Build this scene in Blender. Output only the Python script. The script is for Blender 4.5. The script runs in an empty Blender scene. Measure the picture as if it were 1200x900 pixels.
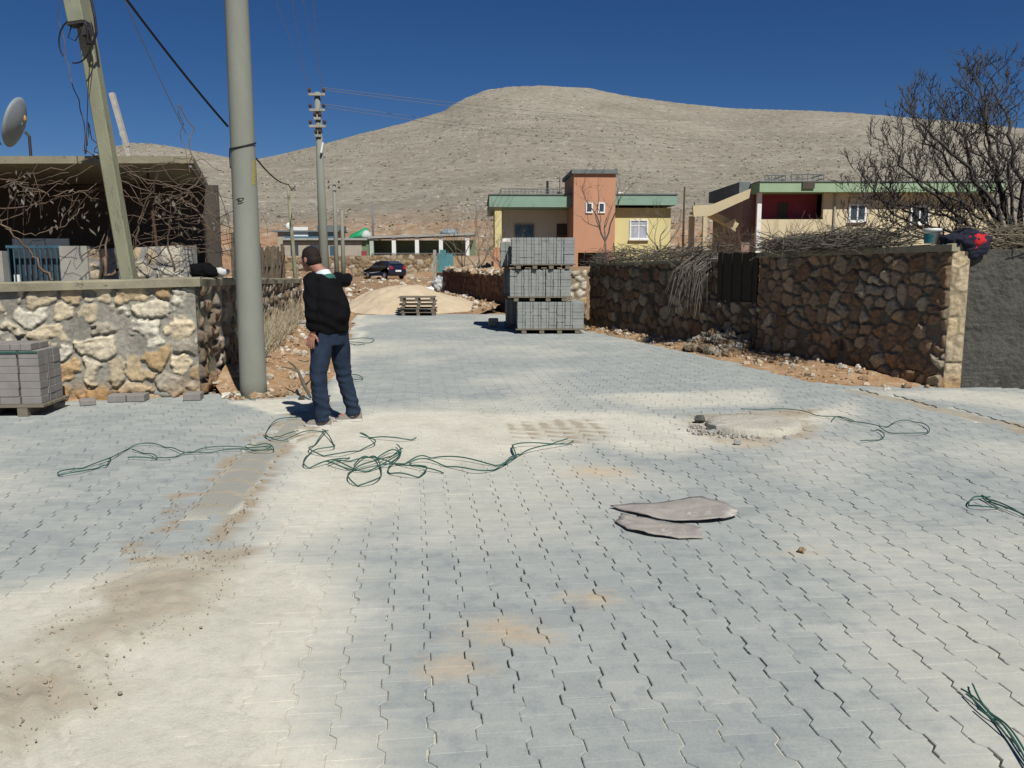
import bpy, bmesh, math, random
import numpy as np
from mathutils import Vector, Matrix, noise as mnoise

random.seed(7)
C = bpy.context.scene.collection
R = math.radians
F_PX, CAM_H, PITCH = 1000.0, 1.6, math.atan(0.146)
SUN_AZ, SUN_EL = R(25), R(50)          # behind the camera, to its right

# ------------------------------------------------------------------ camera geometry
def ray(px, py):
    u, v = (px - 600) / F_PX, (450 - py) / F_PX
    return (u, math.cos(PITCH) + v * math.sin(PITCH), -math.sin(PITCH) + v * math.cos(PITCH))
def G(px, py, z=0.0):
    d = ray(px, py); t = (z - CAM_H) / d[2]
    return (d[0] * t, d[1] * t)
def P(px, py, Y):
    d = ray(px, py); t = Y / d[1]
    return (d[0] * t, Y, CAM_H + d[2] * t)

# ------------------------------------------------------------------ numpy noise
def _hash(ix, iy, seed):
    n = (ix.astype(np.int64) * 374761393 + iy.astype(np.int64) * 668265263 + seed * 974711) & 0x7fffffff
    n = ((n ^ (n >> 13)) * 1274126177) & 0x7fffffff
    n = (n ^ (n >> 16)) & 0xffff
    return n / 65535.0
def vnoise(x, y, seed=0):
    x = np.asarray(x, float); y = np.asarray(y, float)
    ix = np.floor(x); iy = np.floor(y); fx = x - ix; fy = y - iy
    fx = fx * fx * (3 - 2 * fx); fy = fy * fy * (3 - 2 * fy)
    a = _hash(ix, iy, seed); b = _hash(ix + 1, iy, seed); c = _hash(ix, iy + 1, seed); d = _hash(ix + 1, iy + 1, seed)
    return (a * (1 - fx) + b * fx) * (1 - fy) + (c * (1 - fx) + d * fx) * fy
def fbm(x, y, seed=0, oct=4, gain=0.5):
    s = 0; a = 1; t = 0
    for o in range(oct):
        s = s + a * vnoise(np.asarray(x) * 2 ** o + 17.3 * o, np.asarray(y) * 2 ** o - 9.1 * o, seed + o); t += a; a *= gain
    return s / t
def sstep(a, b, x):
    t = np.clip((np.asarray(x, float) - a) / (b - a), 0, 1); return t * t * (3 - 2 * t)
def polydist(x, y, poly):
    """signed distance to a polygon, positive inside"""
    x = np.asarray(x, float); y = np.asarray(y, float)
    d = np.full(x.shape, 1e9); ins = np.zeros(x.shape, bool); n = len(poly)
    for i in range(n):
        ax, ay = poly[i]; bx, by = poly[(i + 1) % n]
        ex, ey = bx - ax, by - ay
        t = np.clip(((x - ax) * ex + (y - ay) * ey) / (ex * ex + ey * ey + 1e-12), 0, 1)
        d = np.minimum(d, np.hypot(x - ax - t * ex, y - ay - t * ey))
        c = ((ay > y) != (by > y)) & (x < (bx - ax) * (y - ay) / (by - ay + 1e-12) + ax)
        ins ^= c
    return np.where(ins, d, -d)
def linedist(x, y, pts):
    d = np.full(np.shape(x), 1e9)
    for (ax, ay), (bx, by) in zip(pts[:-1], pts[1:]):
        ex, ey = bx - ax, by - ay
        t = np.clip(((x - ax) * ex + (y - ay) * ey) / (ex * ex + ey * ey + 1e-12), 0, 1)
        d = np.minimum(d, np.hypot(x - ax - t * ex, y - ay - t * ey))
    return d

# ------------------------------------------------------------------ materials
class Nodes:
    def __init__(s, name):
        s.m = bpy.data.materials.new(name); s.m.use_nodes = True
        s.t = s.m.node_tree; s.n = s.t.nodes; s.b = s.n['Principled BSDF']
    def new(s, kind, **kw):
        n = s.n.new(kind)
        for k, v in kw.items():
            if k in n.inputs: n.inputs[k].default_value = v
            else: setattr(n, k, v)
        return n
    def link(s, a, b): s.t.links.new(a, b)
    def coord(s, which='Object', scale=(1, 1, 1)):
        tc = s.new('ShaderNodeTexCoord'); mp = s.new('ShaderNodeMapping'); mp.inputs['Scale'].default_value = scale
        s.link(tc.outputs[which], mp.inputs['Vector']); return mp.outputs['Vector']
    def noise(s, vec, scale, detail=5, rough=0.6, dist=0.0):
        n = s.new('ShaderNodeTexNoise'); n.inputs['Scale'].default_value = scale; n.inputs['Detail'].default_value = detail
        n.inputs['Roughness'].default_value = rough; n.inputs['Distortion'].default_value = dist
        s.link(vec, n.inputs['Vector']); return n.outputs['Fac']
    def ramp(s, fac, stops):
        r = s.new('ShaderNodeValToRGB'); e = r.color_ramp.elements
        while len(e) < len(stops): e.new(0.5)
        for i, (p, c) in enumerate(stops):
            e[i].position = p; e[i].color = (c, c, c, 1) if isinstance(c, (int, float)) else (*c, 1)
        s.link(fac, r.inputs['Fac']); return r.outputs['Color']
    def mix(s, fac, a, b, mode='MIX'):
        m = s.new('ShaderNodeMix', data_type='RGBA', blend_type=mode)
        for v, i in ((fac, 0), (a, 6), (b, 7)):
            if isinstance(v, (int, float)): m.inputs[i].default_value = v
            elif isinstance(v, tuple): m.inputs[i].default_value = (*v, 1)
            else: s.link(v, m.inputs[i])
        return m.outputs[2]
    def math(s, op, a, b=0.0, clamp=False):
        m = s.new('ShaderNodeMath', operation=op, use_clamp=clamp)
        for v, i in ((a, 0), (b, 1)):
            if isinstance(v, (int, float)): m.inputs[i].default_value = v
            else: s.link(v, m.inputs[i])
        return m.outputs[0]
    def attr(s, name, out='Color'):
        a = s.new('ShaderNodeAttribute', attribute_name=name); return a.outputs[out]
    def bump(s, h, strength=0.4, dist=0.02):
        b = s.new('ShaderNodeBump'); b.inputs['Strength'].default_value = strength; b.inputs['Distance'].default_value = dist
        s.link(h, b.inputs['Height']); s.link(b.outputs['Normal'], s.b.inputs['Normal'])
    def done(s, col, rough=0.9, spec=0.25, metal=0.0):
        if isinstance(col, tuple): s.b.inputs['Base Color'].default_value = (*col, 1)
        else: s.link(col, s.b.inputs['Base Color'])
        s.b.inputs['Roughness'].default_value = rough; s.b.inputs['Specular IOR Level'].default_value = spec
        s.b.inputs['Metallic'].default_value = metal
        return s.m
def simple(name, c1, c2=None, scale=6, rough=0.85, bump=0.3, bscale=30, bdist=0.01, spec=0.25, metal=0.0, stretch=(1, 1, 1), spots=None):
    n = Nodes(name); v = n.coord('Object', stretch)
    c2 = c2 or tuple(x * 0.75 for x in c1)
    f = n.ramp(n.noise(v, scale, 6, 0.65), [(0.3, 0.0), (0.7, 1.0)])
    col = n.mix(f, c1, c2)
    if spots:
        sc, cs, lo = spots
        g = n.ramp(n.noise(v, sc, 4, 0.7), [(lo, 0.0), (min(lo + 0.08, 1), 1.0)])
        col = n.mix(g, col, cs)
    if bump: n.bump(n.noise(v, bscale, 5, 0.7), bump, bdist)
    return n.done(col, rough, spec, metal)
def attr_mat(name, scale=25, amount=0.35, rough=0.92, bump=0.5, bscale=40, bdist=0.012, pores=0.0):
    n = Nodes(name); v = n.coord('Object'); a = n.attr('col')
    f = n.noise(v, scale, 8, 0.7)
    g = n.ramp(f, [(0.25, 1 - amount), (0.75, 1 + amount * 0.5)])
    col = n.mix(1.0, a, g, 'MULTIPLY')
    h = n.noise(v, bscale, 8, 0.72)
    n.bump(h, bump, bdist)
    return n.done(col, rough, 0.15)

MAT = {}
MAT['concrete'] = simple('concrete', (0.34, 0.33, 0.29), (0.25, 0.245, 0.22), 3, 0.92, 0.35, 45, 0.01, spots=(9, (0.20, 0.20, 0.17), 0.62))
MAT['pole_concrete'] = simple('pole_concrete', (0.225, 0.235, 0.20), (0.18, 0.185, 0.155), 2.2, 0.9, 0.3, 60, 0.006, stretch=(1, 1, 0.35), spots=(5, (0.13, 0.135, 0.11), 0.66))
MAT['old_concrete'] = simple('old_concrete', (0.25, 0.25, 0.17), (0.17, 0.17, 0.115), 3, 0.95, 0.5, 35, 0.012, stretch=(1, 1, 0.3), spots=(8, (0.10, 0.10, 0.075), 0.6))
MAT['coping'] = simple('coping', (0.27, 0.245, 0.17), (0.19, 0.175, 0.125), 4, 0.95, 0.5, 30, 0.015, spots=(11, (0.12, 0.115, 0.085), 0.6))
MAT['stone'] = attr_mat('stone', 22, 0.5, 0.93, 0.7, 28, 0.02)
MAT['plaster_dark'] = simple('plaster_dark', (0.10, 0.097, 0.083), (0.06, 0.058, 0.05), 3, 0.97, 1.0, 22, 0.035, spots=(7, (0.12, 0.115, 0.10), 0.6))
MAT['wood_grey'] = simple('wood_grey', (0.19, 0.168, 0.13), (0.12, 0.10, 0.075), 5, 0.85, 0.4, 20, 0.006, stretch=(1, 12, 12))
MAT['wood_dark'] = simple('wood_dark', (0.045, 0.035, 0.022), (0.025, 0.02, 0.014), 6, 0.85, 0.4, 20, 0.006, stretch=(8, 8, 1))
MAT['bark'] = simple('bark', (0.13, 0.115, 0.095), (0.075, 0.065, 0.052), 9, 0.95, 0.6, 40, 0.008)
MAT['fig_bark'] = simple('fig_bark', (0.075, 0.068, 0.062), (0.04, 0.035, 0.033), 9, 0.9, 0.5, 40, 0.008)
MAT['twig'] = simple('twig', (0.20, 0.17, 0.12), (0.11, 0.09, 0.062), 9, 0.95, 0.4, 50, 0.004)
MAT['vine'] = simple('vine', (0.17, 0.125, 0.09), (0.085, 0.06, 0.045), 12, 0.95, 0.5, 50, 0.004)
MAT['brush'] = simple('brush', (0.165, 0.148, 0.12), (0.08, 0.07, 0.056), 7, 0.95, 0.4, 50, 0.004)
MAT['dark_room'] = simple('dark_room', (0.085, 0.072, 0.06), (0.055, 0.048, 0.042), 4, 0.95, 0.3)
MAT['black_metal'] = simple('black_metal', (0.02, 0.02, 0.02), (0.035, 0.03, 0.028), 9, 0.6, 0.1, spec=0.4)
MAT['cable'] = simple('cable', (0.012, 0.012, 0.013), None, 9, 0.6, 0.0)
MAT['wire'] = simple('wire', (0.22, 0.22, 0.22), None, 9, 0.5, 0.0)
MAT['far_wire'] = simple('far_wire', (0.16, 0.17, 0.18), None, 9, 0.5, 0.0)
MAT['dish'] = simple('dish', (0.22, 0.25, 0.27), (0.18, 0.205, 0.22), 5, 0.6, 0.0, spec=0.4)
MAT['rust'] = simple('rust', (0.09, 0.05, 0.032), (0.05, 0.03, 0.022), 9, 0.9, 0.3)
MAT['blue_paint'] = simple('blue_paint', (0.05, 0.12, 0.17), (0.03, 0.07, 0.10), 9, 0.6, 0.1)
MAT['white_paint'] = simple('white_paint', (0.72, 0.72, 0.70), (0.6, 0.6, 0.58), 7, 0.6, 0.1)
MAT['glass_dark'] = simple('glass_dark', (0.035, 0.045, 0.055), (0.05, 0.06, 0.075), 2, 0.12, 0.0, spec=0.6)
MAT['curtain'] = simple('curtain', (0.42, 0.45, 0.50), (0.22, 0.25, 0.30), 2.5, 0.5, 0.0, stretch=(6, 1, 1), spec=0.5)
MAT['yellow'] = simple('yellow', (0.60, 0.53, 0.27), (0.52, 0.46, 0.225), 1.2, 0.9, 0.2, 20, 0.01, stretch=(1, 1, 0.3), spots=(1.8, (0.44, 0.38, 0.19), 0.58))
MAT['orange'] = simple('orange', (0.46, 0.245, 0.155), (0.40, 0.21, 0.13), 1.0, 0.9, 0.2, 20, 0.01, stretch=(1, 1, 0.35), spots=(1.6, (0.36, 0.18, 0.11), 0.66))
MAT['green_fascia'] = simple('green_fascia', (0.215, 0.32, 0.255), (0.185, 0.28, 0.22), 1.5, 0.85, 0.15, 20, 0.01, spots=(2.5, (0.15, 0.235, 0.18), 0.6))
MAT['green_pale'] = simple('green_pale', (0.28, 0.39, 0.25), (0.24, 0.335, 0.215), 1.5, 0.85, 0.15, 20, 0.01)
MAT['porch_wall'] = simple('porch_wall', (0.56, 0.52, 0.46), (0.50, 0.46, 0.40), 1.5, 0.9, 0.15, 20, 0.01)
MAT['cream'] = simple('cream', (0.58, 0.50, 0.33), (0.51, 0.44, 0.29), 1.3, 0.9, 0.2, 20, 0.01, stretch=(1, 1, 0.3), spots=(1.8, (0.43, 0.365, 0.24), 0.58))
MAT['cream_beam'] = simple('cream_beam', (0.50, 0.43, 0.28), (0.44, 0.375, 0.245), 1.3, 0.9, 0.2, 20, 0.01)
MAT['maroon'] = simple('maroon', (0.26, 0.05, 0.07), (0.21, 0.04, 0.055), 1.3, 0.85, 0.2, 20, 0.01)
MAT['pink_wall'] = simple('pink_wall', (0.30, 0.20, 0.17), (0.25, 0.165, 0.14), 1.3, 0.9, 0.2, 20, 0.01)
MAT['roof_edge'] = simple('roof_edge', (0.16, 0.18, 0.18), (0.11, 0.13, 0.13), 2, 0.9, 0.2)
MAT['strap'] = simple('strap', (0.035, 0.115, 0.085), (0.02, 0.07, 0.052), 14, 0.45, 0.1, spec=0.4)
MAT['sack'] = simple('sack', (0.33, 0.305, 0.275), (0.25, 0.228, 0.205), 7, 0.95, 0.6, 24, 0.01, spots=(5, (0.44, 0.41, 0.38), 0.6))
MAT['brick_pink'] = simple('brick_pink', (0.235, 0.218, 0.205), (0.185, 0.172, 0.162), 7, 0.95, 0.4, 60, 0.004)
MAT['paver_new'] = simple('paver_new', (0.27, 0.285, 0.27), (0.20, 0.21, 0.198), 5, 0.95, 0.4, 60, 0.004)
MAT['cloth_black'] = simple('cloth_black', (0.007, 0.007, 0.008), (0.004, 0.004, 0.005), 6, 0.95, 0.5, 14, 0.02, spec=0.08)
MAT['jeans'] = simple('jeans', (0.024, 0.037, 0.062), (0.013, 0.020, 0.036), 7, 0.92, 0.7, 10, 0.03, spec=0.1, stretch=(1, 1, 0.6), spots=(4, (0.05, 0.065, 0.085), 0.6))
MAT['skin'] = simple('skin', (0.32, 0.155, 0.11), (0.26, 0.115, 0.08), 15, 0.6, 0.1)
MAT['hair'] = simple('hair', (0.010, 0.007, 0.006), (0.018, 0.013, 0.011), 60, 0.8, 0.6, 120, 0.006)
MAT['shirt'] = simple('shirt', (0.55, 0.60, 0.66), (0.46, 0.51, 0.58), 9, 0.9, 0.3)
MAT['green_cloth'] = simple('green_cloth', (0.03, 0.11, 0.09), (0.02, 0.07, 0.06), 9, 0.9, 0.3)
MAT['shoe'] = simple('shoe', (0.25, 0.225, 0.195), (0.17, 0.15, 0.13), 14, 0.8, 0.4)
MAT['shoe_white'] = simple('shoe_white', (0.55, 0.53, 0.50), (0.42, 0.4, 0.37), 14, 0.8, 0.2)
MAT['navy_cloth'] = simple('navy_cloth', (0.016, 0.018, 0.035), (0.009, 0.010, 0.02), 9, 0.85, 0.6, 18, 0.02)
MAT['red_cloth'] = simple('red_cloth', (0.5, 0.02, 0.022), (0.36, 0.014, 0.02), 9, 0.85, 0.5, 18, 0.02)
MAT['bucket'] = simple('bucket', (0.62, 0.63, 0.62), (0.5, 0.5, 0.48), 7, 0.5, 0.05, spec=0.4)
MAT['teal'] = simple('teal', (0.03, 0.16, 0.17), (0.022, 0.11, 0.12), 5, 0.6, 0.1)
MAT['teal_gate'] = simple('teal_gate', (0.09, 0.24, 0.26), (0.06, 0.17, 0.19), 5, 0.7, 0.1)
MAT['car_paint'] = simple('car_paint', (0.012, 0.014, 0.032), (0.010, 0.012, 0.026), 3, 0.25, 0.0, spec=0.6)
MAT['tyre'] = simple('tyre', (0.02, 0.02, 0.02), None, 9, 0.9, 0.2)
MAT['rim'] = simple('rim', (0.4, 0.4, 0.4), None, 9, 0.4, 0.0, metal=0.6)
MAT['red_lamp'] = simple('red_lamp', (0.4, 0.015, 0.015), None, 9, 0.3, 0.0, spec=0.5)
MAT['tarp_green'] = simple('tarp_green', (0.02, 0.30, 0.12), (0.015, 0.2, 0.09), 3, 0.6, 0.4, 6, 0.05)
MAT['tarp_blue'] = simple('tarp_blue', (0.07, 0.15, 0.22), (0.05, 0.11, 0.17), 3, 0.7, 0.4, 6, 0.05)
MAT['bag'] = simple('bag', (0.5, 0.5, 0.48), (0.35, 0.35, 0.34), 4, 0.8, 0.5, 8, 0.04)
MAT['yellow_mark'] = simple('yellow_mark', (0.32, 0.27, 0.05), (0.24, 0.21, 0.06), 30, 0.9, 0.2)
MAT['black_mark'] = simple('black_mark', (0.02, 0.02, 0.02), (0.05, 0.05, 0.045), 60, 0.9, 0.0)
MAT['drywall_far'] = simple('drywall_far', (0.36, 0.33, 0.27), (0.29, 0.265, 0.22), 2, 0.9, 0.2)
MAT['manhole'] = simple('manhole', (0.47, 0.445, 0.375), (0.38, 0.355, 0.295), 4, 0.97, 0.8, 18, 0.03, spots=(6, (0.26, 0.235, 0.19), 0.62))

# ------------------------------------------------------------------ mesh builder
class MB:
    def __init__(s): s.v = []; s.f = []; s.c = []; s.mi = []; s.cur = 0
    def add(s, vs, fs, col=None):
        b = len(s.v); s.v.extend([tuple(p) for p in vs]); s.f.extend([tuple(i + b for i in f) for f in fs]); s.mi.extend([s.cur] * len(fs))
        if col is not None or s.c:
            while len(s.c) < b: s.c.append((0.5, 0.5, 0.5))
            if col is None: col = (0.5, 0.5, 0.5)
            if isinstance(col, (list, np.ndarray)): s.c.extend([tuple(c) for c in col])
            else: s.c.extend([col] * len(vs))
        return s
    def hexa(s, p, col=None):      # 4 bottom ccw, 4 top
        return s.add(p, [(3, 2, 1, 0), (4, 5, 6, 7), (0, 1, 5, 4), (1, 2, 6, 5), (2, 3, 7, 6), (3, 0, 4, 7)], col)
    def box(s, x0, x1, y0, y1, z0, z1, col=None, rz=0, rx=0, ry=0):
        p = [(x0, y0, z0), (x1, y0, z0), (x1, y1, z0), (x0, y1, z0), (x0, y0, z1), (x1, y0, z1), (x1, y1, z1), (x0, y1, z1)]
        if rz or rx or ry:
            c = Vector(((x0 + x1) / 2, (y0 + y1) / 2, (z0 + z1) / 2))
            m = Matrix.Rotation(rz, 3, 'Z') @ Matrix.Rotation(ry, 3, 'Y') @ Matrix.Rotation(rx, 3, 'X')
            p = [tuple(m @ (Vector(q) - c) + c) for q in p]
        return s.hexa(p, col)
    def beam(s, a, b, w, h, col=None):   # rectangular bar from a to b
        a = Vector(a); b = Vector(b); d = (b - a).normalized()
        up = Vector((0, 0, 1)) if abs(d.z) < 0.95 else Vector((0, 1, 0))
        sx = d.cross(up).normalized() * w / 2; sy = sx.cross(d).normalized() * h / 2
        p = [a - sx - sy, a + sx - sy, a + sx + sy, a - sx + sy, b - sx - sy, b + sx - sy, b + sx + sy, b - sx + sy]
        return s.hexa(p, col)
    def tube(s, pts, r, n=6, cap=True, col=None):
        pts = [Vector(p) for p in pts]; k = len(pts)
        rs = list(r) if hasattr(r, '__len__') else [r] * k
        vs = []; fs = []; ref = None
        for i, p in enumerate(pts):
            d = (pts[min(i + 1, k - 1)] - pts[max(i - 1, 0)])
            if d.length < 1e-9: d = Vector((0, 0, 1))
            d.normalize()
            if ref is None:
                ref = d.cross(Vector((0, 0, 1)) if abs(d.z) < 0.9 else Vector((1, 0, 0))).normalized()
            else:
                ref = (ref - d * ref.dot(d))
                if ref.length < 1e-6: ref = d.orthogonal()
                ref.normalize()
            w = d.cross(ref)
            for j in range(n):
                a = 2 * math.pi * j / n
                vs.append(p + (ref * math.cos(a) + w * math.sin(a)) * rs[i])
        for i in range(k - 1):
            for j in range(n):
                j2 = (j + 1) % n
                fs.append((i * n + j, i * n + j2, (i + 1) * n + j2, (i + 1) * n + j))
        if cap:
            fs.append(tuple(range(n - 1, -1, -1))); fs.append(tuple((k - 1) * n + j for j in range(n)))
        return s.add(vs, fs, col)
    def loft(s, rings, n=20, cap=True):   # rings: (cx,cy,cz, rx, ry, yaw[, tilt fn])
        vs = []; fs = []; k = len(rings)
        for (cx, cy, cz, rx, ry, yaw) in rings:
            for j in range(n):
                a = 2 * math.pi * j / n; lx, ly = math.cos(a) * rx, math.sin(a) * ry
                vs.append((cx + lx * math.cos(yaw) - ly * math.sin(yaw), cy + lx * math.sin(yaw) + ly * math.cos(yaw), cz))
        for i in range(k - 1):
            for j in range(n):
                j2 = (j + 1) % n
                fs.append((i * n + j, i * n + j2, (i + 1) * n + j2, (i + 1) * n + j))
        if cap: fs.append(tuple(range(n - 1, -1, -1))); fs.append(tuple((k - 1) * n + j for j in range(n)))
        return s.add(vs, fs)
    def ball(s, c, r, n=12, m=8, mat=None):
        rx, ry, rz = r if hasattr(r, '__len__') else (r, r, r)
        vs = [Vector((0, 0, -rz))]; fs = []
        for i in range(1, m):
            t = -math.pi / 2 + math.pi * i / m
            for j in range(n):
                a = 2 * math.pi * j / n
                vs.append(Vector((math.cos(a) * math.cos(t) * rx, math.sin(a) * math.cos(t) * ry, math.sin(t) * rz)))
        vs.append(Vector((0, 0, rz)))
        for j in range(n): fs.append((0, 1 + (j + 1) % n, 1 + j))
        for i in range(m - 2):
            for j in range(n):
                a = 1 + i * n + j; b = 1 + i * n + (j + 1) % n
                fs.append((a, b, b + n, a + n))
        top = len(vs) - 1
        for j in range(n): fs.append((top, 1 + (m - 2) * n + j, 1 + (m - 2) * n + (j + 1) % n))
        if mat is not None: vs = [mat @ v for v in vs]
        c = Vector(c)
        return s.add([v + c for v in vs], fs)
    def grid(s, X, Y, Z, col=None, flip=False):
        h, w = X.shape; b = len(s.v)
        pts = np.stack([X, Y, Z], -1).reshape(-1, 3)
        fs = []
        for i in range(h - 1):
            for j in range(w - 1):
                a = i * w + j
                q = (a, a + 1, a + w + 1, a + w)
                fs.append(q[::-1] if flip else q)
        return s.add(pts.tolist(), fs, None if col is None else col.reshape(-1, 3).tolist())
    def mesh(s, name, mats):
        me = bpy.data.meshes.new(name); me.from_pydata(s.v, [], s.f)
        for m in (mats if isinstance(mats, (list, tuple)) else [mats]): me.materials.append(m)
        if any(s.mi): me.polygons.foreach_set('material_index', s.mi)
        if s.c:
            a = me.color_attributes.new('col', 'FLOAT_COLOR', 'POINT')
            while len(s.c) < len(s.v): s.c.append((0.5, 0.5, 0.5))
            a.data.foreach_set('color', np.concatenate([np.array(s.c, np.float32), np.ones((len(s.c), 1), np.float32)], 1).ravel())
        return me
    def build(s, name, mats, parent=None, smooth=False, bevel=0.0, loc=None):
        me = s.mesh(name, mats)
        if bevel:
            bm = bmesh.new(); bm.from_mesh(me)
            bmesh.ops.bevel(bm, geom=list(bm.edges), offset=bevel, segments=1, affect='EDGES', clamp_overlap=True)
            bm.to_mesh(me); bm.free()
        if smooth: me.polygons.foreach_set('use_smooth', [True] * len(me.polygons))
        me.update()
        o = bpy.data.objects.new(name, me); C.objects.link(o)
        if parent: o.parent = parent
        if loc: o.location = loc
        return o

def tag(o, label=None, cat=None, group=None, kind=None):
    if label: o['label'] = label
    if cat: o['category'] = cat
    if group: o['group'] = group
    if kind: o['kind'] = kind
    return o
def thing(name, label, cat, loc=(0, 0, 0), rz=0.0, group=None):
    o = bpy.data.objects.new(name, None); C.objects.link(o); o.empty_display_size = 0.2
    o.location = loc; o.rotation_euler = (0, 0, rz)
    return tag(o, label, cat, group)
def copy_tree(o, parent=None):
    c = o.copy(); C.objects.link(c)
    if parent: c.parent = parent
    for ch in list(o.children): copy_tree(ch, c)
    return c
def remeshed(mb, name, mat, parent, voxel=0.01, smooth=4, loc=None):
    """fuse overlapping lofts into one continuous skin"""
    me = mb.mesh(name + '_src', mat)
    t = bpy.data.objects.new(name + '_src', me); C.objects.link(t)
    r = t.modifiers.new('r', 'REMESH'); r.mode = 'VOXEL'; r.voxel_size = voxel; r.adaptivity = 0
    if smooth:
        q = t.modifiers.new('s', 'SMOOTH'); q.iterations = smooth; q.factor = 0.5
    dg = bpy.context.evaluated_depsgraph_get(); dg.update()
    out = bpy.data.meshes.new_from_object(t.evaluated_get(dg))
    bpy.data.objects.remove(t); bpy.data.meshes.remove(me)
    out.materials.clear(); out.materials.append(mat)
    out.polygons.foreach_set('material_index', [0] * len(out.polygons))
    out.polygons.foreach_set('use_smooth', [True] * len(out.polygons))
    o = bpy.data.objects.new(name, out); C.objects.link(o)
    if parent: o.parent = parent
    if loc: o.location = loc
    return o

# ================================================================== SKY, SUN, CAMERA
sc = bpy.context.scene
w = bpy.data.worlds.new('World'); sc.world = w; w.use_nodes = True
wn = w.node_tree.nodes; bg = wn['Background']
sky = wn.new('ShaderNodeTexSky'); sky.sky_type = 'NISHITA'; sky.sun_disc = False
sky.sun_elevation = SUN_EL; sky.sun_rotation = math.pi - SUN_AZ
sky.altitude = 2500; sky.air_density = 1.0; sky.dust_density = 0.0; sky.ozone_density = 6.0
hs_ = wn.new('ShaderNodeHueSaturation'); hs_.inputs['Hue'].default_value = 0.508; hs_.inputs['Saturation'].default_value = 1.2; hs_.inputs['Value'].default_value = 0.82
w.node_tree.links.new(sky.outputs['Color'], hs_.inputs['Color']); w.node_tree.links.new(hs_.outputs['Color'], bg.inputs['Color'])
bg.inputs['Strength'].default_value = 0.055
sl = bpy.data.lights.new('sun', 'SUN'); sl.energy = 5.0; sl.angle = R(0.53); sl.color = (1.0, 0.97, 0.905)
so = bpy.data.objects.new('sun', sl); C.objects.link(so)
sd = Vector((math.sin(SUN_AZ) * math.cos(SUN_EL), -math.cos(SUN_AZ) * math.cos(SUN_EL), math.sin(SUN_EL)))
so.rotation_euler = sd.to_track_quat('Z', 'Y').to_euler(); so.location = (20, -40, 50)
cd = bpy.data.cameras.new('camera'); cd.sensor_width = 36; cd.lens = 36 * F_PX / 1200; cd.clip_start = 0.05; cd.clip_end = 5000
co = bpy.data.objects.new('camera', cd); C.objects.link(co)
co.location = (0, 0, CAM_H); co.rotation_euler = (math.pi / 2 - PITCH, 0, 0); sc.camera = co
sc.view_settings.view_transform = 'Standard'; sc.view_settings.look = 'None'
sc.view_settings.exposure = 0.15; sc.view_settings.gamma = 1.0; sc.view_settings.use_curve_mapping = False

# ================================================================== LAYOUT LINES (world metres)
# left garden wall
LW_L = G(-260, 483); LW_C = G(235, 464); LW_E = G(353, 384)
# right garden wall: near stretch, gap with board panel, far stretch
RW_N = (5.42, 10.62); RW_M = (4.02, 13.96)
RF_N = (3.72, 14.9); RF_F = (1.85, 20.3)
# paved area
PAVE = [(-9.5, -2.5), (-9.5, 8.75), G(0, 474), G(120, 466), G(235, 461), G(300, 459), G(372, 462), G(398, 432), G(409, 400), G(417, 369), (-1.0, 25.3), (1.2, 25.3),
        (1.25, 20.5), G(735, 396), G(800, 410), G(900, 432), G(960, 444), G(1020, 451), G(1117, 453), G(1200, 455), (10.5, 10.1), (10.5, -2.5)]

# ================================================================== DUST, SAND AND DIRT ON THE PAVING (world functions)
def pg(*pp): return [G(a, b) for a, b in pp]
SANDS = [  # polygon, softness inward/outward (m), amount
    (pg((-300, 900), (-300, 720), (0, 690), (150, 655), (270, 645), (330, 640), (400, 665), (430, 720), (400, 790), (395, 860), (440, 905), (400, 1100), (-200, 1100)), 0.55, 0.96),
    (pg((262, 650), (300, 570), (355, 505), (420, 478), (560, 478), (740, 482), (745, 500), (680, 530), (560, 555), (470, 590), (400, 650), (330, 660)), 0.5, 0.74),
    (pg((330, 505), (420, 480), (620, 480), (620, 500), (470, 515), (400, 560), (330, 600)), 0.4, 0.84),
    (pg((690, 480), (815, 488), (950, 478), (1000, 470), (1010, 485), (930, 520), (800, 535), (690, 520)), 0.3, 0.7),
    (pg((450, 520), (640, 510), (800, 560), (700, 640), (520, 660), (420, 640)), 0.7, 0.5),
    (pg((900, 500), (1100, 520), (1010, 600), (860, 560)), 0.6, 0.42),
    (pg((1000, 458), (1120, 458), (1200, 462), (1300, 470), (1300, 500), (1150, 478)), 0.25, 0.55),
    (pg((285, 471), (362, 466), (372, 480), (330, 484)), 0.12, 1.0),
    (pg((380, 470), (396, 432), (408, 400), (417, 369), (427, 369), (420, 400), (412, 432), (402, 470)), 0.2, 0.9),
    (pg((690, 462), (900, 455), (905, 475), (760, 480)), 0.3, 0.6),
]
DIRTS = [
    (pg((-40, 850), (20, 770), (90, 735), (120, 690), (190, 650), (260, 655), (250, 690), (215, 720), (130, 760), (90, 830), (20, 880), (-60, 900)), 0.36, 0.92),
    (pg((180, 655), (250, 640), (330, 640), (250, 668)), 0.12, 0.6),
    (pg((595, 497), (690, 488), (715, 505), (690, 522), (600, 515)), 0.18, 0.85),
    (pg((800, 485), (960, 478), (965, 515), (830, 520)), 0.12, 0.6),
]
STRIP = [G(372, 478), G(330, 510), G(290, 545), G(240, 600), G(205, 640)]
GUTTER = [G(1000, 458), G(1060, 470), G(1120, 483), G(1200, 503), G(1300, 530)]
def softpoly(x, y, poly, soft):
    return sstep(-soft, soft, polydist(x, y, poly))
def strip_fn(x, y):
    wx = x + 0.10 * (fbm(x * 3, y * 3, 143) - 0.5); wy = y + 0.10 * (fbm(x * 3, y * 3, 147) - 0.5)
    return np.maximum((1 - sstep(0.13, 0.22, linedist(wx, wy, STRIP))) * sstep(4.9, 5.5, wy), 0.9 * (1 - sstep(0.10, 0.19, linedist(wx, wy, GUTTER))))
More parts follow.
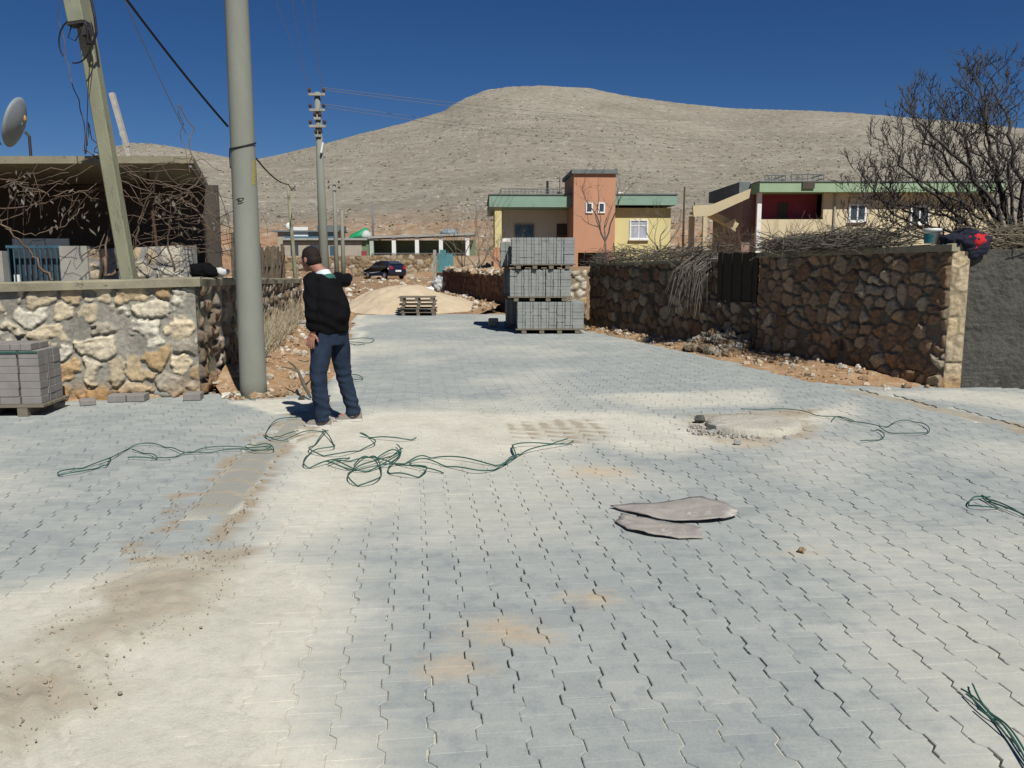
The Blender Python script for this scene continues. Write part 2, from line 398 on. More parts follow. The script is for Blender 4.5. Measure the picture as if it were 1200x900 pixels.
def dust_fn(x, y):
    wx = x + 0.5 * (fbm(x * 0.9, y * 0.9, 3) - 0.5) + 0.15 * (fbm(x * 4, y * 4, 5) - 0.5)
    wy = y + 0.5 * (fbm(x * 0.9, y * 0.9, 13) - 0.5) + 0.15 * (fbm(x * 4, y * 4, 15) - 0.5)
    d = np.zeros(np.shape(x))
    for poly, soft, am in SANDS: d = np.maximum(d, am * softpoly(wx, wy, poly, soft))
    d = d * (0.72 + 0.5 * fbm(x * 1.7, y * 1.7, 21))
    d = np.maximum(d, 0.32 * sstep(0.42, 0.75, fbm(x * 0.45, y * 0.45, 33)) + 0.17)
    return np.clip(d, 0, 1)
def dirt_fn(x, y):
    wx = x + 0.3 * (fbm(x * 2.2, y * 2.2, 43) - 0.5) + 0.12 * (fbm(x * 7, y * 7, 45) - 0.5)
    wy = y + 0.3 * (fbm(x * 2.2, y * 2.2, 47) - 0.5) + 0.12 * (fbm(x * 7, y * 7, 49) - 0.5)
    d = np.zeros(np.shape(x))
    for k_, (poly, soft, am) in enumerate(DIRTS):
        q = am * softpoly(wx, wy, poly, soft)
        if k_ == 2:
            bb = (x * DB[0] + y * DB[1]) / PB; aa = (x * DA[0] + y * DA[1]) / PA
            q = q * (0.25 + 1.5 * np.exp(-(((bb % 1) - 0.5) / 0.2) ** 2)) * (0.55 + 0.6 * ((aa % 1) > 0.22))
        d = np.maximum(d, q)
    s = linedist(wx, wy, STRIP)
    k = np.exp(-((s - 0.20) / 0.05) ** 2) * (0.4 + 0.9 * fbm(x * 2.3, y * 2.3, 151))
    # rake-like scallops across the strip
    vv = (y - 5.0) * 3.1 + 6.0 * (x - np.interp(y, [p[1] for p in STRIP[::-1]], [p[0] for p in STRIP[::-1]])) ** 2 * 3
    sc_ = np.exp(-(((vv % 1.0) - 0.5) / 0.10) ** 2) * (s < 0.21) * sstep(5.2, 5.5, y) * (1 - sstep(8.6, 9.0, y))
    d = np.maximum(d, np.maximum(1.1 * k, 1.1 * sc_) * (s < 0.5))
    d = np.maximum(d, 0.75 * np.exp(-(linedist(wx, wy, GUTTER) / 0.13) ** 2))
    return np.clip(d * (0.35 + 1.25 * fbm(x * 4, y * 4, 61)), 0, 1)
RUSTS = [(G(703, 553), 0.34, 0.26), (G(585, 738), 0.20, 0.17), (G(528, 782), 0.16, 0.14), (G(632, 748), 0.09, 0.10), (G(880, 520), 0.3, 0.2), (G(940, 648), 0.1, 0.07), (G(690, 700), 0.16, 0.1)]
def rust_fn(x, y):
    d = np.zeros(np.shape(x))
    for (cx, cy), rx, ry in RUSTS:
        q = ((x - cx) / rx) ** 2 + ((y - cy) / ry) ** 2
        d = np.maximum(d, np.exp(-q * 1.2))
    return np.clip(d * (0.55 + 0.7 * fbm(x * 6, y * 6, 71)), 0, 1)

DA = np.array([-0.115, 1.0]) / math.hypot(0.115, 1.0)      # along the rows
DB = np.array([DA[1], -DA[0]])                             # across
PA, PB = 0.2, 0.166
# ================================================================== PAVERS: real interlocking stones
ang = math.atan2(-0.115, 1.0)
DA = np.array([-0.115, 1.0]) / math.hypot(0.115, 1.0)      # along the rows
DB = np.array([DA[1], -DA[0]])                             # across
PA, PB = 0.2, 0.166
def sand_colour(n_, v):
    c = n_.ramp(n_.noise(v, 2.2, 6, 0.62), [(0.3, (0.505, 0.485, 0.402)), (0.7, (0.59, 0.567, 0.482))])
    c = n_.mix(1.0, c, n_.ramp(n_.noise(v, 1.1, 8, 0.72, 0.6), [(0.3, 0.88), (0.55, 1.0), (0.75, 1.04)]), 'MULTIPLY')
    c = n_.mix(1.0, c, n_.ramp(n_.noise(v, 14, 6, 0.75), [(0.32, 0.86), (0.5, 1.0), (0.8, 1.05)]), 'MULTIPLY')
    return n_.mix(1.0, c, n_.ramp(n_.noise(v, 120, 4, 0.8), [(0.25, 0.84), (0.75, 1.1)]), 'MULTIPLY')
def make_pavers():
    amin, amax = -3.5, 27.5; bmin, bmax = -12.5, 13.5
    na = int((amax - amin) / PA); nb = int((bmax - bmin) / PB)
    ia, ib = np.meshgrid(np.arange(na), np.arange(nb))
    ia = ia.ravel(); ib = ib.ravel()
    ca = amin + ia * PA + (ib % 2) * PA / 2; cb = bmin + ib * PB
    cx = ca * DA[0] + cb * DB[0]; cy = ca * DA[1] + cb * DB[1]
    keep = (polydist(cx, cy, PAVE) > 0.0) & (cy > -2.4)
    # leave the manhole out
    mh = G(882, 500); keep &= np.hypot(cx - mh[0], cy - mh[1]) > 0.45
    keep &= ((linedist(cx, cy, STRIP) > 0.14) | (cy < 5.2)) & (linedist(cx, cy, GUTTER) > 0.13)
    ca = ca[keep]; cb = cb[keep]; ib = ib[keep]; n = len(ca)
    rng = np.random.default_rng(5)
    amp, hw = 0.0135, PB / 2
    prof = [(-0.5, hw + amp), (-0.32, hw + amp), (-0.18, hw - amp), (0.18, hw - amp), (0.32, hw + amp), (0.5, hw + amp)]
    out = [(a * PA, b) for a, b in prof] + [(a * PA, -b) for a, b in prof[::-1]]
    out = np.array(out)                                     # 12 x 2 (a,b)
    gap_b, gap_a = 0.0027, 0.0012
    o1 = out.copy(); o1[:, 1] -= np.sign(o1[:, 1]) * gap_b; o1[:, 0] -= np.sign(o1[:, 0]) * gap_a * (np.abs(o1[:, 0]) > 0.45 * PA)
    o2 = o1.copy(); o2[:, 1] -= np.sign(o2[:, 1]) * 0.0032; o2[:, 0] -= np.sign(o2[:, 0]) * 0.0012 * (np.abs(o2[:, 0]) > 0.4 * PA)
    rings = [(o1, -0.035), (o1, -0.0026), (o2, 0.0)]
    V = np.zeros((n, 36, 3))
    jb = rng.normal(0, 0.0017, n); ja = rng.normal(0, 0.0006, n); rot = rng.normal(0, 0.006, n)
    # lanes drift slowly so some joints open and some close
    jb += 0.0022 * np.sin(cb * 37.0 + ca * 0.7) + 0.004 * (vnoise(ca * 0.6, cb * 0.5, 9) - 0.5)
    dz = rng.normal(0, 0.0006, n); ta = rng.normal(0, 0.003, n); tb = rng.normal(0, 0.004, n)
    base = 0.02 * (fbm(ca * 0.35, cb * 0.35, 81) - 0.5)
    for k, (o, z) in enumerate(rings):
        la = o[None, :, 0] - rot[:, None] * o[None, :, 1]; lb = o[None, :, 1] + rot[:, None] * o[None, :, 0]
        A = ca[:, None] + ja[:, None] + la; B = cb[:, None] + jb[:, None] + lb
        V[:, k * 12:(k + 1) * 12, 0] = A * DA[0] + B * DB[0]
        V[:, k * 12:(k + 1) * 12, 1] = A * DA[1] + B * DB[1]
        V[:, k * 12:(k + 1) * 12, 2] = z + dz[:, None] + base[:, None] + ta[:, None] * o[None, :, 0] + tb[:, None] * o[None, :, 1]
    V = V.reshape(-1, 3)
    quads = []
    for k in range(2):
        for j in range(12):
            j2 = (j + 1) % 12
            quads.append([k * 12 + j, (k + 1) * 12 + j, (k + 1) * 12 + j2, k * 12 + j2])
    quads = np.array(quads)
    top = np.arange(24, 36)[::-1]
    loops = np.concatenate([quads.ravel(), top])            # 24*4 + 12 = 108
    starts = np.concatenate([np.arange(24) * 4, [96]]); tot = np.array([4] * 24 + [12])
    L = (loops[None, :] + (np.arange(n) * 36)[:, None]).ravel()
    S = (starts[None, :] + (np.arange(n) * 108)[:, None]).ravel()
    me = bpy.data.meshes.new('road')
    me.vertices.add(len(V)); me.vertices.foreach_set('co', V.ravel())
    me.loops.add(len(L)); me.loops.foreach_set('vertex_index', L.astype(np.int32))
    me.polygons.add(len(S)); me.polygons.foreach_set('loop_start', S.astype(np.int32))
    me.update(calc_edges=True); me.polygons.foreach_set('use_smooth', [False] * len(me.polygons))
    x, y = V[:, 0], V[:, 1]
    d = dust_fn(x, y); di = dirt_fn(x, y); ru = rust_fn(x, y)
    tone = np.repeat(np.clip(rng.normal(0.5, 0.16, n), 0, 1), 36)
    a = me.color_attributes.new('dust', 'FLOAT_COLOR', 'POINT')
    a.data.foreach_set('color', np.stack([d, di, ru, np.ones_like(d)], 1).astype(np.float32).ravel())
    b = me.color_attributes.new('tone', 'FLOAT_COLOR', 'POINT')
    b.data.foreach_set('color', np.stack([tone, tone, tone, np.ones_like(d)], 1).astype(np.float32).ravel())
    n_ = Nodes('pavers'); v = n_.coord('Object')
    sep = n_.new('ShaderNodeSeparateColor'); n_.link(n_.attr('dust'), sep.inputs[0])
    D, DI, RU = sep.outputs[0], sep.outputs[1], sep.outputs[2]
    tn = n_.attr('tone')
    big = n_.noise(v, 0.9, 5, 0.6); mid = n_.noise(v, 7, 6, 0.65); fine = n_.noise(v, 90, 4, 0.7)
    base_c = n_.ramp(big, [(0.3, (0.265, 0.293, 0.285)), (0.7, (0.345, 0.362, 0.338))])
    base_c = n_.mix(0.55, base_c, n_.ramp(tn, [(0.0, (0.225, 0.248, 0.245)), (0.5, (0.305, 0.325, 0.31)), (1.0, (0.39, 0.395, 0.36))]))
    smudge = n_.noise(n_.coord('Object', (0.8, 2.6, 1)), 1.6, 6, 0.68, 0.4)
    base_c = n_.mix(n_.ramp(smudge, [(0.54, 0.0), (0.78, 0.6)]), base_c, (0.165, 0.188, 0.205))
    base_c = n_.mix(n_.ramp(smudge, [(0.28, 0.6), (0.42, 0.0)]), base_c, (0.43, 0.425, 0.39))
    base_c = n_.mix(n_.ramp(mid, [(0.50, 0.0), (0.74, 0.75)]), base_c, (0.19, 0.212, 0.228))
    base_c = n_.mix(1.0, base_c, n_.ramp(fine, [(0.2, 0.82), (0.8, 1.12)]), 'MULTIPLY')
    streak = n_.noise(n_.coord('Object', (1.2, 9, 1)), 2.2, 5, 0.65)
    dn = n_.math('ADD', n_.math('MULTIPLY', n_.noise(v, 9, 8, 0.72, 0.4), 0.6), n_.math('MULTIPLY', streak, 0.6))
    df = n_.math('ADD', n_.math('MULTIPLY', D, 1.45), n_.math('SUBTRACT', dn, 0.86))
    df = n_.math('MULTIPLY', n_.ramp(df, [(0.0, 0.0), (0.80, 1.0)]), 1.0)
    sandc = sand_colour(n_, v)
    col = n_.mix(df, base_c, sandc)
    rf = n_.ramp(n_.math('ADD', n_.math('MULTIPLY', RU, 0.9), n_.math('MULTIPLY', n_.math('SUBTRACT', n_.noise(v, 11, 7, 0.75, 0.5), 0.5), 1.5)), [(0.15, 0.0), (1.0, 0.55)])
    col = n_.mix(rf, col, (0.52, 0.36, 0.19))
    bf = n_.ramp(n_.math('ADD', n_.math('MULTIPLY', DI, 1.2), n_.math('MULTIPLY', n_.math('SUBTRACT', mid, 0.55), 0.7)), [(0.2, 0.0), (0.8, 0.85)])
    col = n_.mix(bf, col, (0.30, 0.245, 0.175))
    n_.bump(n_.math('ADD', n_.math('MULTIPLY', fine, 0.5), mid), 0.25, 0.006)
    n_.done(col, 0.92, 0.2)
    me.materials.append(n_.m)
    o = bpy.data.objects.new('road', me); C.objects.link(o); tag(o, kind='structure')
make_pavers()

def grid_mesh(name, X, Y, Z, mat, attrs=None, kind='structure', smooth=True):
    h, w_ = X.shape
    V = np.stack([X, Y, Z], -1).reshape(-1, 3)
    i, j = np.meshgrid(np.arange(h - 1), np.arange(w_ - 1), indexing='ij')
    a = (i * w_ + j).ravel()
    L = np.stack([a, a + 1, a + w_ + 1, a + w_], 1).ravel()
    me = bpy.data.meshes.new(name)
    me.vertices.add(len(V)); me.vertices.foreach_set('co', V.ravel())
    me.loops.add(len(L)); me.loops.foreach_set('vertex_index', L.astype(np.int32))
    me.polygons.add(len(a)); me.polygons.foreach_set('loop_start', (np.arange(len(a)) * 4).astype(np.int32))
    me.update(calc_edges=True)
    if smooth: me.polygons.foreach_set('use_smooth', [True] * len(a))
    for k, arr in (attrs or {}).items():
        at = me.color_attributes.new(k, 'FLOAT_COLOR', 'POINT')
        q = np.ones((len(V), 4), np.float32); q[:, :arr.shape[-1]] = arr.reshape(len(V), -1)
        at.data.foreach_set('color', q.ravel())
    me.materials.append(mat)
    o = bpy.data.objects.new(name, me); C.objects.link(o)
    if kind: tag(o, kind=kind)
    return o

# sand: the bedding in the joints, and drifts that bury the stones
def make_sand():
    xs = np.concatenate([np.arange(-9.6, -5.5, 0.08), np.arange(-5.5, 6.5, 0.027), np.arange(6.5, 10.6, 0.08)]); ys = np.concatenate([np.arange(-2.5, 2.0, 0.06), np.arange(2.0, 9.5, 0.027), np.arange(9.5, 25.2, 0.12)])
    X, Y = np.meshgrid(xs, ys)
    D = dust_fn(X, Y); DI = dirt_fn(X, Y); ST = strip_fn(X, Y)
    base = 0.02 * (fbm((X * DA[0] + Y * DA[1]) * 0.35, (X * DB[0] + Y * DB[1]) * 0.35, 81) - 0.5)
    t = np.clip(D, 0, 1)
    Z = -0.0205 + 0.014 * sstep(0.45, 0.75, fbm(X * 1.1, Y * 1.1, 171)) * (1 - sstep(0.2, 0.7, t)) + 0.024 * sstep(0.12, 1.02, t) + 0.009 * (fbm(X * 6, Y * 6, 91) - 0.5) * sstep(0.15, 0.5, t) + 0.005 * (fbm(X * 26, Y * 26, 93, 2) - 0.5) * sstep(0.3, 0.7, t) + base
    s_ = strip_fn(X, Y); Z = np.where(s_ > 0.03, Z * (1 - s_) + s_ * (-0.006 - 0.003 * s_ + 0.006 * (fbm(X * 8, Y * 8, 161) - 0.5)), Z)
    heap = softpoly(X + 0.3 * (fbm(X * 2.2, Y * 2.2, 43) - 0.5), Y, DIRTS[0][0], 0.3) * sstep(0.1, 0.5, DI)
    Z += heap * (0.004 + 0.024 * fbm(X * 5, Y * 5, 95) + 0.030 * np.abs(fbm(X * 11, Y * 11, 97) - 0.5) + 0.012 * (fbm(X * 26, Y * 26, 98, 2) - 0.5))
    # tyre-tread ribs pressed into the drift near the lower left corner
    wh = softpoly(X, Y, pg((-60, 900), (-60, 800), (60, 770), (160, 730), (130, 800), (60, 900)), 0.15)
    Z += wh * 0.011 * np.sin((X * 0.8 + Y * 0.6) * 55 + 2 * fbm(X * 3, Y * 3, 99))
    ed = polydist(X, Y, PAVE); Z = np.where(ed < 0.02, -0.12, Z)
    n_ = Nodes('sand'); v = n_.coord('Object')
    sep = n_.new('ShaderNodeSeparateColor'); n_.link(n_.attr('dust'), sep.inputs[0])
    mid = n_.noise(v, 6, 7, 0.65); fine = n_.noise(v, 120, 4, 0.8)
    col = sand_colour(n_, v)
    col = n_.mix(n_.math('MULTIPLY', sep.outputs[2], 0.9), col, (0.265, 0.262, 0.232))
    bf = n_.ramp(n_.math('ADD', n_.math('MULTIPLY', sep.outputs[1], 1.15), n_.math('MULTIPLY', n_.math('SUBTRACT', mid, 0.5), 0.9)), [(0.2, 0.0), (0.85, 0.9)])
    col = n_.mix(bf, col, n_.ramp(mid, [(0.3, (0.265, 0.228, 0.168)), (0.7, (0.42, 0.37, 0.283))]))
    n_.bump(n_.math('ADD', fine, n_.math('MULTIPLY', n_.noise(v, 24, 7, 0.75), 2.0)), 0.45, 0.010)
    n_.done(col, 0.97, 0.1)
    grid_mesh('road_sand', X, Y, Z, n_.m, {'dust': np.stack([D, DI, ST], -1)})
make_sand()

# ================================================================== TERRAIN (one sheet to beyond the hill)
SKY_L = [(-200, 200), (60, 190), (107, 184), (135, 171), (155, 167), (175, 168), (200, 171), (225, 176), (250, 181), (267, 184), (285, 188), (303, 186), (340, 178), (385, 167), (420, 157),
         (470, 145), (520, 130), (532, 122), (545, 115), (570, 105), (600, 101), (640, 100), (690, 103), (740, 113), (800, 121), (860, 127), (940, 129), (1000, 132), (1060, 137), (1130, 143), (1250, 155), (1500, 185)]
_az = []; _el = []
for px, py in SKY_L:
    d = ray(px, py); _az.append(math.atan2(d[0], d[1])); _el.append(d[2] / math.hypot(d[0], d[1]))
_azs = np.linspace(-0.7, 0.9, 400); _q = np.interp(_azs, _az, _el); _kk = np.exp(-np.linspace(-2.2, 2.2, 81) ** 2); _els = np.convolve(np.pad(_q, 40, mode='edge'), _kk / _kk.sum(), mode='valid')
def ground_h(x, y):
    x = np.asarray(x, float); y = np.asarray(y, float)
    r = np.hypot(x, y); az = np.arctan2(x, y)
    front = np.cos(az) > 0.3
    E = np.interp(az, _az, _el) * np.where(front, 1, 0.3)
    Es = np.interp(az, _azs, _els) * np.where(front, 1, 0.3)
    Rc = 640 + 90 * np.sin(az * 5 + 0.6) + 40 * vnoise(az * 9, az * 0, 3)
    z = np.zeros_like(r) - 0.06 + 0.052 * sstep(0.0, 0.3, -polydist(x, y, PAVE))
    # yards to the right of the road behind the wall rise a little
    rx = np.interp(y, [0, 10.6, 14, 20.3, 26, 38, 60, 80], [9, 5.8, 4.6, 2.4, 0.4, -2.6, -6, -8])
    z = z + 1.25 * sstep(0.3, 4.0, x - rx) * sstep(13, 22, y)
    lx = np.interp(y, [0, 9.5, 20, 30, 60, 78], [-9, -5.0, -7.0, -6, -13, -15])
    z = z + 0.55 * sstep(0.3, 3.0, lx - x) * sstep(20, 26, y)
    z = np.maximum(z, -0.06 + 2.0 * sstep(77.5, 79.5, y + 0.1 * x) * 1.0)
    z = z + 0.10 * (fbm(x * 0.5, y * 0.5, 7) - 0.5) * sstep(24, 30, r)
    t = np.clip((r - 100) / (Rc - 100), 0, 1.6)
    tt = np.minimum(t, 1)
    e0 = 0.0045
    Ee = Es + (E - Es) * tt ** 5
    e = e0 + (Ee - e0) * tt ** 0.85
    zh = CAM_H + e * r
    wob = (fbm(x * 0.010, y * 0.010, 51) - 0.5) * 6 * np.sin(np.pi * tt) + (fbm(x * 0.05, y * 0.05, 52) - 0.5) * 1.4 * np.sin(np.pi * tt)
    led = (zh + wob * 1.3) / 5.2; fr = led - np.floor(led)
    wob = wob + (sstep(0.35, 0.6, fr) - fr) * 0.9 * sstep(0.03, 0.25, tt) * (1 - sstep(0.93, 1, tt))
    rr_ = 1.1 * (fbm(x * 0.25, y * 0.25, 57, 3) - 0.5) * sstep(0.02, 0.2, tt) * (1 - 0.5 * sstep(0.9, 1, tt))
    zh = zh + wob + rr_
    zh = np.where(t > 1, zh - (r - Rc) * 0.22, zh)
    l2 = (zh + 2.2 * (fbm(x * 0.03, y * 0.03, 58) - 0.5)) / 2.6; f2_ = l2 - np.floor(l2)
    zh = zh + (sstep(0.42, 0.58, f2_) - f2_) * 2.0 * sstep(0.005, 0.03, tt) * (1 - sstep(0.10, 0.22, tt))
    return np.where(r > 100, np.maximum(zh, z * (t < 0.02)), z) if True else z
def make_terrain():
    az = np.concatenate([np.linspace(-math.pi, -0.72, 40)[:-1], np.linspace(-0.72, 0.72, 620), np.linspace(0.72, math.pi, 40)[1:]])
    r = np.concatenate([[0.01], np.geomspace(0.6, 20, 50), np.linspace(20.4, 110, 190), np.geomspace(111, 760, 420), np.geomspace(765, 1800, 14)])
    RR, AZ = np.meshgrid(r, az, indexing='ij')
    X = RR * np.sin(AZ); Y = RR * np.cos(AZ)
    Z = ground_h(X, Y)
    n_ = Nodes('earth'); v = n_.coord('Object')
    geo = n_.new('ShaderNodeNewGeometry'); sx = n_.new('ShaderNodeSeparateXYZ'); n_.link(geo.outputs['Position'], sx.inputs[0])
    # limestone hillside
    n1 = n_.noise(v, 0.02, 6, 0.6); n2 = n_.noise(v, 0.22, 9, 0.8); n3 = n_.noise(n_.coord('Object', (0.35, 0.35, 3.4)), 0.20, 8, 0.75)
    n4 = n_.noise(v, 0.8, 6, 0.8)
    def dots(scale, seed, r0, r1):
        mp = n_.coord('Object', (1, 1, 1)); vo = n_.new('ShaderNodeTexVoronoi'); vo.inputs['Scale'].default_value = scale
        vo.inputs['Randomness'].default_value = 1.0; n_.link(mp, vo.inputs['Vector'])
        d_ = n_.math('ADD', vo.outputs['Distance'], n_.math('MULTIPLY', n_.math('SUBTRACT', n2, 0.5), seed))
        return n_.ramp(d_, [(r0, 1.0), (r1, 0.0)])
    rock = n_.ramp(n1, [(0.28, (0.20, 0.182, 0.145)), (0.5, (0.25, 0.228, 0.184)), (0.72, (0.305, 0.28, 0.23))])
    rock = n_.mix(n_.ramp(n3, [(0.48, 0.0), (0.62, 0.6)]), rock, (0.20, 0.172, 0.13))
    rock = n_.mix(n_.ramp(n2, [(0.54, 0.0), (0.64, 0.8)]), rock, (0.40, 0.375, 0.33))
    rock = n_.mix(n_.ramp(n2, [(0.36, 0.75), (0.44, 0.0)]), rock, (0.135, 0.115, 0.08))
    rock = n_.mix(n_.ramp(n4, [(0.34, 0.75), (0.43, 0.0)]), rock, (0.14, 0.12, 0.085))
    rock = n_.mix(n_.ramp(n4, [(0.57, 0.0), (0.66, 0.7)]), rock, (0.39, 0.37, 0.325))
    rock = n_.mix(n_.math('MULTIPLY', dots(0.17, 0.9, 0.10, 0.24), 0.8), rock, (0.10, 0.085, 0.055))
    # red earth and spoil at the foot
    red = n_.ramp(n_.noise(v, 0.35, 7, 0.7), [(0.34, (0.27, 0.145, 0.08)), (0.5, (0.345, 0.225, 0.14)), (0.64, (0.42, 0.345, 0.26))])
    red = n_.mix(n_.ramp(n4, [(0.58, 0.0), (0.68, 0.8)]), red, (0.48, 0.43, 0.36))
    red = n_.mix(n_.ramp(n_.noise(v, 0.6, 5, 0.7), [(0.30, 0.7), (0.40, 0.0)]), red, (0.14, 0.115, 0.075))
    hz = n_.math('ADD', sx.outputs['Z'], n_.math('MULTIPLY', n_.math('SUBTRACT', n_.noise(n_.coord('Object', (1, 1, 1)), 0.012, 4, 0.6), 0.5), 34.0))
    hf = n_.ramp(n_.math('MULTIPLY', hz, 1 / 40.0), [(0.05, 0.0), (0.42, 1.0)])
    col = n_.mix(hf, red, rock)
    # stony dirt close by
    dirt = n_.ramp(n_.noise(v, 2.5, 8, 0.7), [(0.32, (0.29, 0.175, 0.095)), (0.55, (0.40, 0.27, 0.165)), (0.72, (0.50, 0.41, 0.30))])
    nf = n_.ramp(n_.math('MULTIPLY', sx.outputs['Y'], 1 / 100.0), [(0.45, 0.0), (0.85, 1.0)])
    col = n_.mix(nf, dirt, col)
    n_.bump(n_.math('ADD', n_.math('MULTIPLY', n2, 3.0), n4), 0.7, 0.5)
    n_.done(col, 0.97, 0.05)
    grid_mesh('ground', X, Y, Z, n_.m)
make_terrain()
def gz(x, y): return float(ground_h(np.array([x]), np.array([y]))[0])

# loose boulders and low scrub on the hillside: countless
def hillside():
    rng = np.random.default_rng(23)
    def batch(n, smin, smax, cols, flat, tpow, tmin=0.02):
        az = rng.uniform(-0.62, 0.62, n); t = tmin + (0.98 - tmin) * rng.random(n) ** tpow
        keep = fbm(az * 14, t * 9, 201) + rng.random(n) * 0.35 > 0.58; az = az[keep]; t = t[keep]; n = len(az)
        r = 104 + t * 520; x = r * np.sin(az); y = r * np.cos(az); z = ground_h(x, y)
        sz = (smin + (smax - smin) * rng.random(n) ** 2.5) * (0.6 + 0.4 * r / 600)
        u = np.array([[1, 0, 0], [0, 1, 0], [-1, 0, 0], [0, -1, 0], [0, 0, 1], [0, 0, -0.5], ])
        V = u[None] * sz[:, None, None] * (0.6 + 0.8 * rng.random((n, 6, 3))); V[:, :, 2] *= flat
        a = rng.uniform(0, 6.28, n); c, s_ = np.cos(a)[:, None], np.sin(a)[:, None]
        X = V[:, :, 0] * c - V[:, :, 1] * s_ + x[:, None]; Y = V[:, :, 0] * s_ + V[:, :, 1] * c + y[:, None]; Z = V[:, :, 2] + z[:, None]
        ci = rng.integers(0, len(cols), n); col = np.array(cols)[ci] * (0.75 + 0.5 * rng.random((n, 1)))
        return np.stack([X, Y, Z], -1).reshape(-1, 3), np.repeat(col, 6, 0), n
    F = np.array([[0, 1, 4], [1, 2, 4], [2, 3, 4], [3, 0, 4], [1, 0, 5], [2, 1, 5], [3, 2, 5], [0, 3, 5]])
    for name, args in (('hillside_stones', (13000, 0.3, 1.0, [(0.34, 0.315, 0.265), (0.30, 0.275, 0.225), (0.25, 0.228, 0.18), (0.37, 0.345, 0.295)], 0.6, 0.8)), ('hillside_scrub', (4500, 0.35, 1.0, [(0.10, 0.085, 0.055), (0.14, 0.115, 0.075), (0.085, 0.08, 0.05)], 0.75, 0.9))):
        V, col, n = batch(*args)
        T = (F[None] + (np.arange(n) * 6)[:, None, None]).reshape(-1, 3)
        me = bpy.data.meshes.new(name); me.vertices.add(len(V)); me.vertices.foreach_set('co', V.ravel()); me.loops.add(T.size); me.loops.foreach_set('vertex_index', T.ravel().astype(np.int32))
        me.polygons.add(len(T)); me.polygons.foreach_set('loop_start', (np.arange(len(T)) * 3).astype(np.int32)); me.update(calc_edges=True); me.polygons.foreach_set('use_smooth', [False] * len(T))
        at = me.color_attributes.new('col', 'FLOAT_COLOR', 'POINT'); at.data.foreach_set('color', np.concatenate([col, np.ones((len(col), 1))], 1).astype(np.float32).ravel())
        me.materials.append(MAT['stone']); o = bpy.data.objects.new(name, me); C.objects.link(o); tag(o, kind='stuff')
hillside()

# ================================================================== VERGES OF DIRT AND RUBBLE
def lerp_poly(pts, n):
    pts = np.array(pts, float); s = np.concatenate([[0], np.cumsum(np.hypot(*np.diff(pts, axis=0).T))])
    u = np.linspace(0, s[-1], n)
    return np.stack([np.interp(u, s, pts[:, 0]), np.interp(u, s, pts[:, 1])], 1)
def dirt_material(name, pale):
    n_ = Nodes(name); v = n_.coord('Object')
    a = n_.noise(v, 3.0, 8, 0.7); b = n_.noise(v, 16, 6, 0.7)
    col = n_.ramp(a, [(0.3, (0.235, 0.135, 0.07)), (0.52, (0.335, 0.21, 0.115)), (0.72, (0.45, 0.34, 0.23))])
    col = n_.mix(n_.ramp(b, [(0.55, 0.0), (0.66, pale)]), col, (0.55, 0.47, 0.36))
    n_.bump(n_.math('ADD', a, b), 0.8, 0.03)
    return n_.done(col, 0.97, 0.1)
MAT['dirt'] = dirt_material('dirt', 0.7)
def verge(name, inner, outer, hin, hout, n=160, m=30, seed=1, rampin=False):
    A = lerp_poly(inner, n); B = lerp_poly(outer, n)
    t = np.linspace(0, 1, m)[None, :]
    wob = (fbm(np.arange(n)[:, None] * 0.09, t * 0, seed, 4) - 0.5) * 0.35
    tt = np.clip(t + wob * t * t, 0, 1.25)
    X = A[:, None, 0] * (1 - tt) + B[:, None, 0] * tt; Y = A[:, None, 1] * (1 - tt) + B[:, None, 1] * tt
    ramp_ = sstep(0, 0.12, np.linspace(0, 1, n))[:, None] if rampin else 1.0
    prof = (hin * (1 - t) ** 1.3) * ramp_ + hout * t
    Z = prof + 0.10 * (fbm(X * 2.2, Y * 2.2, seed + 5) - 0.5) * np.sqrt(np.clip(1.1 - t, 0, 1)) * ramp_ + 0.035 * (fbm(X * 9, Y * 9, seed + 8) - 0.5)
    Z[:, -3:] = np.minimum(Z[:, -3:], np.array([[0.012, 0.003, -0.04]]))
    grid_mesh(name, X, Y, Z, MAT['dirt'])
    return X, Y, Z
vl = verge('verge', [(-3.3, 9.72), (-3.66, 10.4), (-5.3, 19.8), (-6.5, 24.0), (-6.0, 30)], pg((296, 468), (335, 466), (368, 463), (392, 436), (405, 405), (414, 372)) + [(-5.0, 29.5)], 0.30, 0.0, seed=3, rampin=True)
vr = verge('verge', [(5.44, 10.68), (4.05, 14.0), (3.5, 15.5), (1.9, 20.5), (0.9, 21.3)], pg((1030, 458), (960, 450), (900, 437), (830, 419), (760, 403), (690, 388), (672, 384)), 0.14, 0.0, seed=13, rampin=True)
# rubble on both verges: countless stones
def rock(mb, c, r, rng, col=None):
    n, m = 6, 4
    k = len(mb.v)
    mt = Matrix.Rotation(rng.uniform(0, 6.28), 3, 'Z') @ Matrix.Rotation(rng.uniform(-0.5, 0.5), 3, 'X') @ Matrix.Diagonal((rng.uniform(0.7, 1.4), rng.uniform(0.7, 1.2), rng.uniform(0.45, 0.9)))
    mb.ball(c, r, n, m, mt)
    for i in range(k, len(mb.v)):
        p = mb.v[i]; j = r * 0.28
        mb.v[i] = (p[0] + rng.uniform(-j, j), p[1] + rng.uniform(-j, j), p[2] + rng.uniform(-j, j))
    if col is not None:
        while len(mb.c) < k: mb.c.append((0.5, 0.5, 0.5))
        del mb.c[k:]; mb.c.extend([col] * (len(mb.v) - k))
STONE_COLS = [(0.46, 0.38, 0.27), (0.50, 0.44, 0.35), (0.36, 0.25, 0.15), (0.40, 0.29, 0.18), (0.55, 0.51, 0.44), (0.30, 0.20, 0.12)]
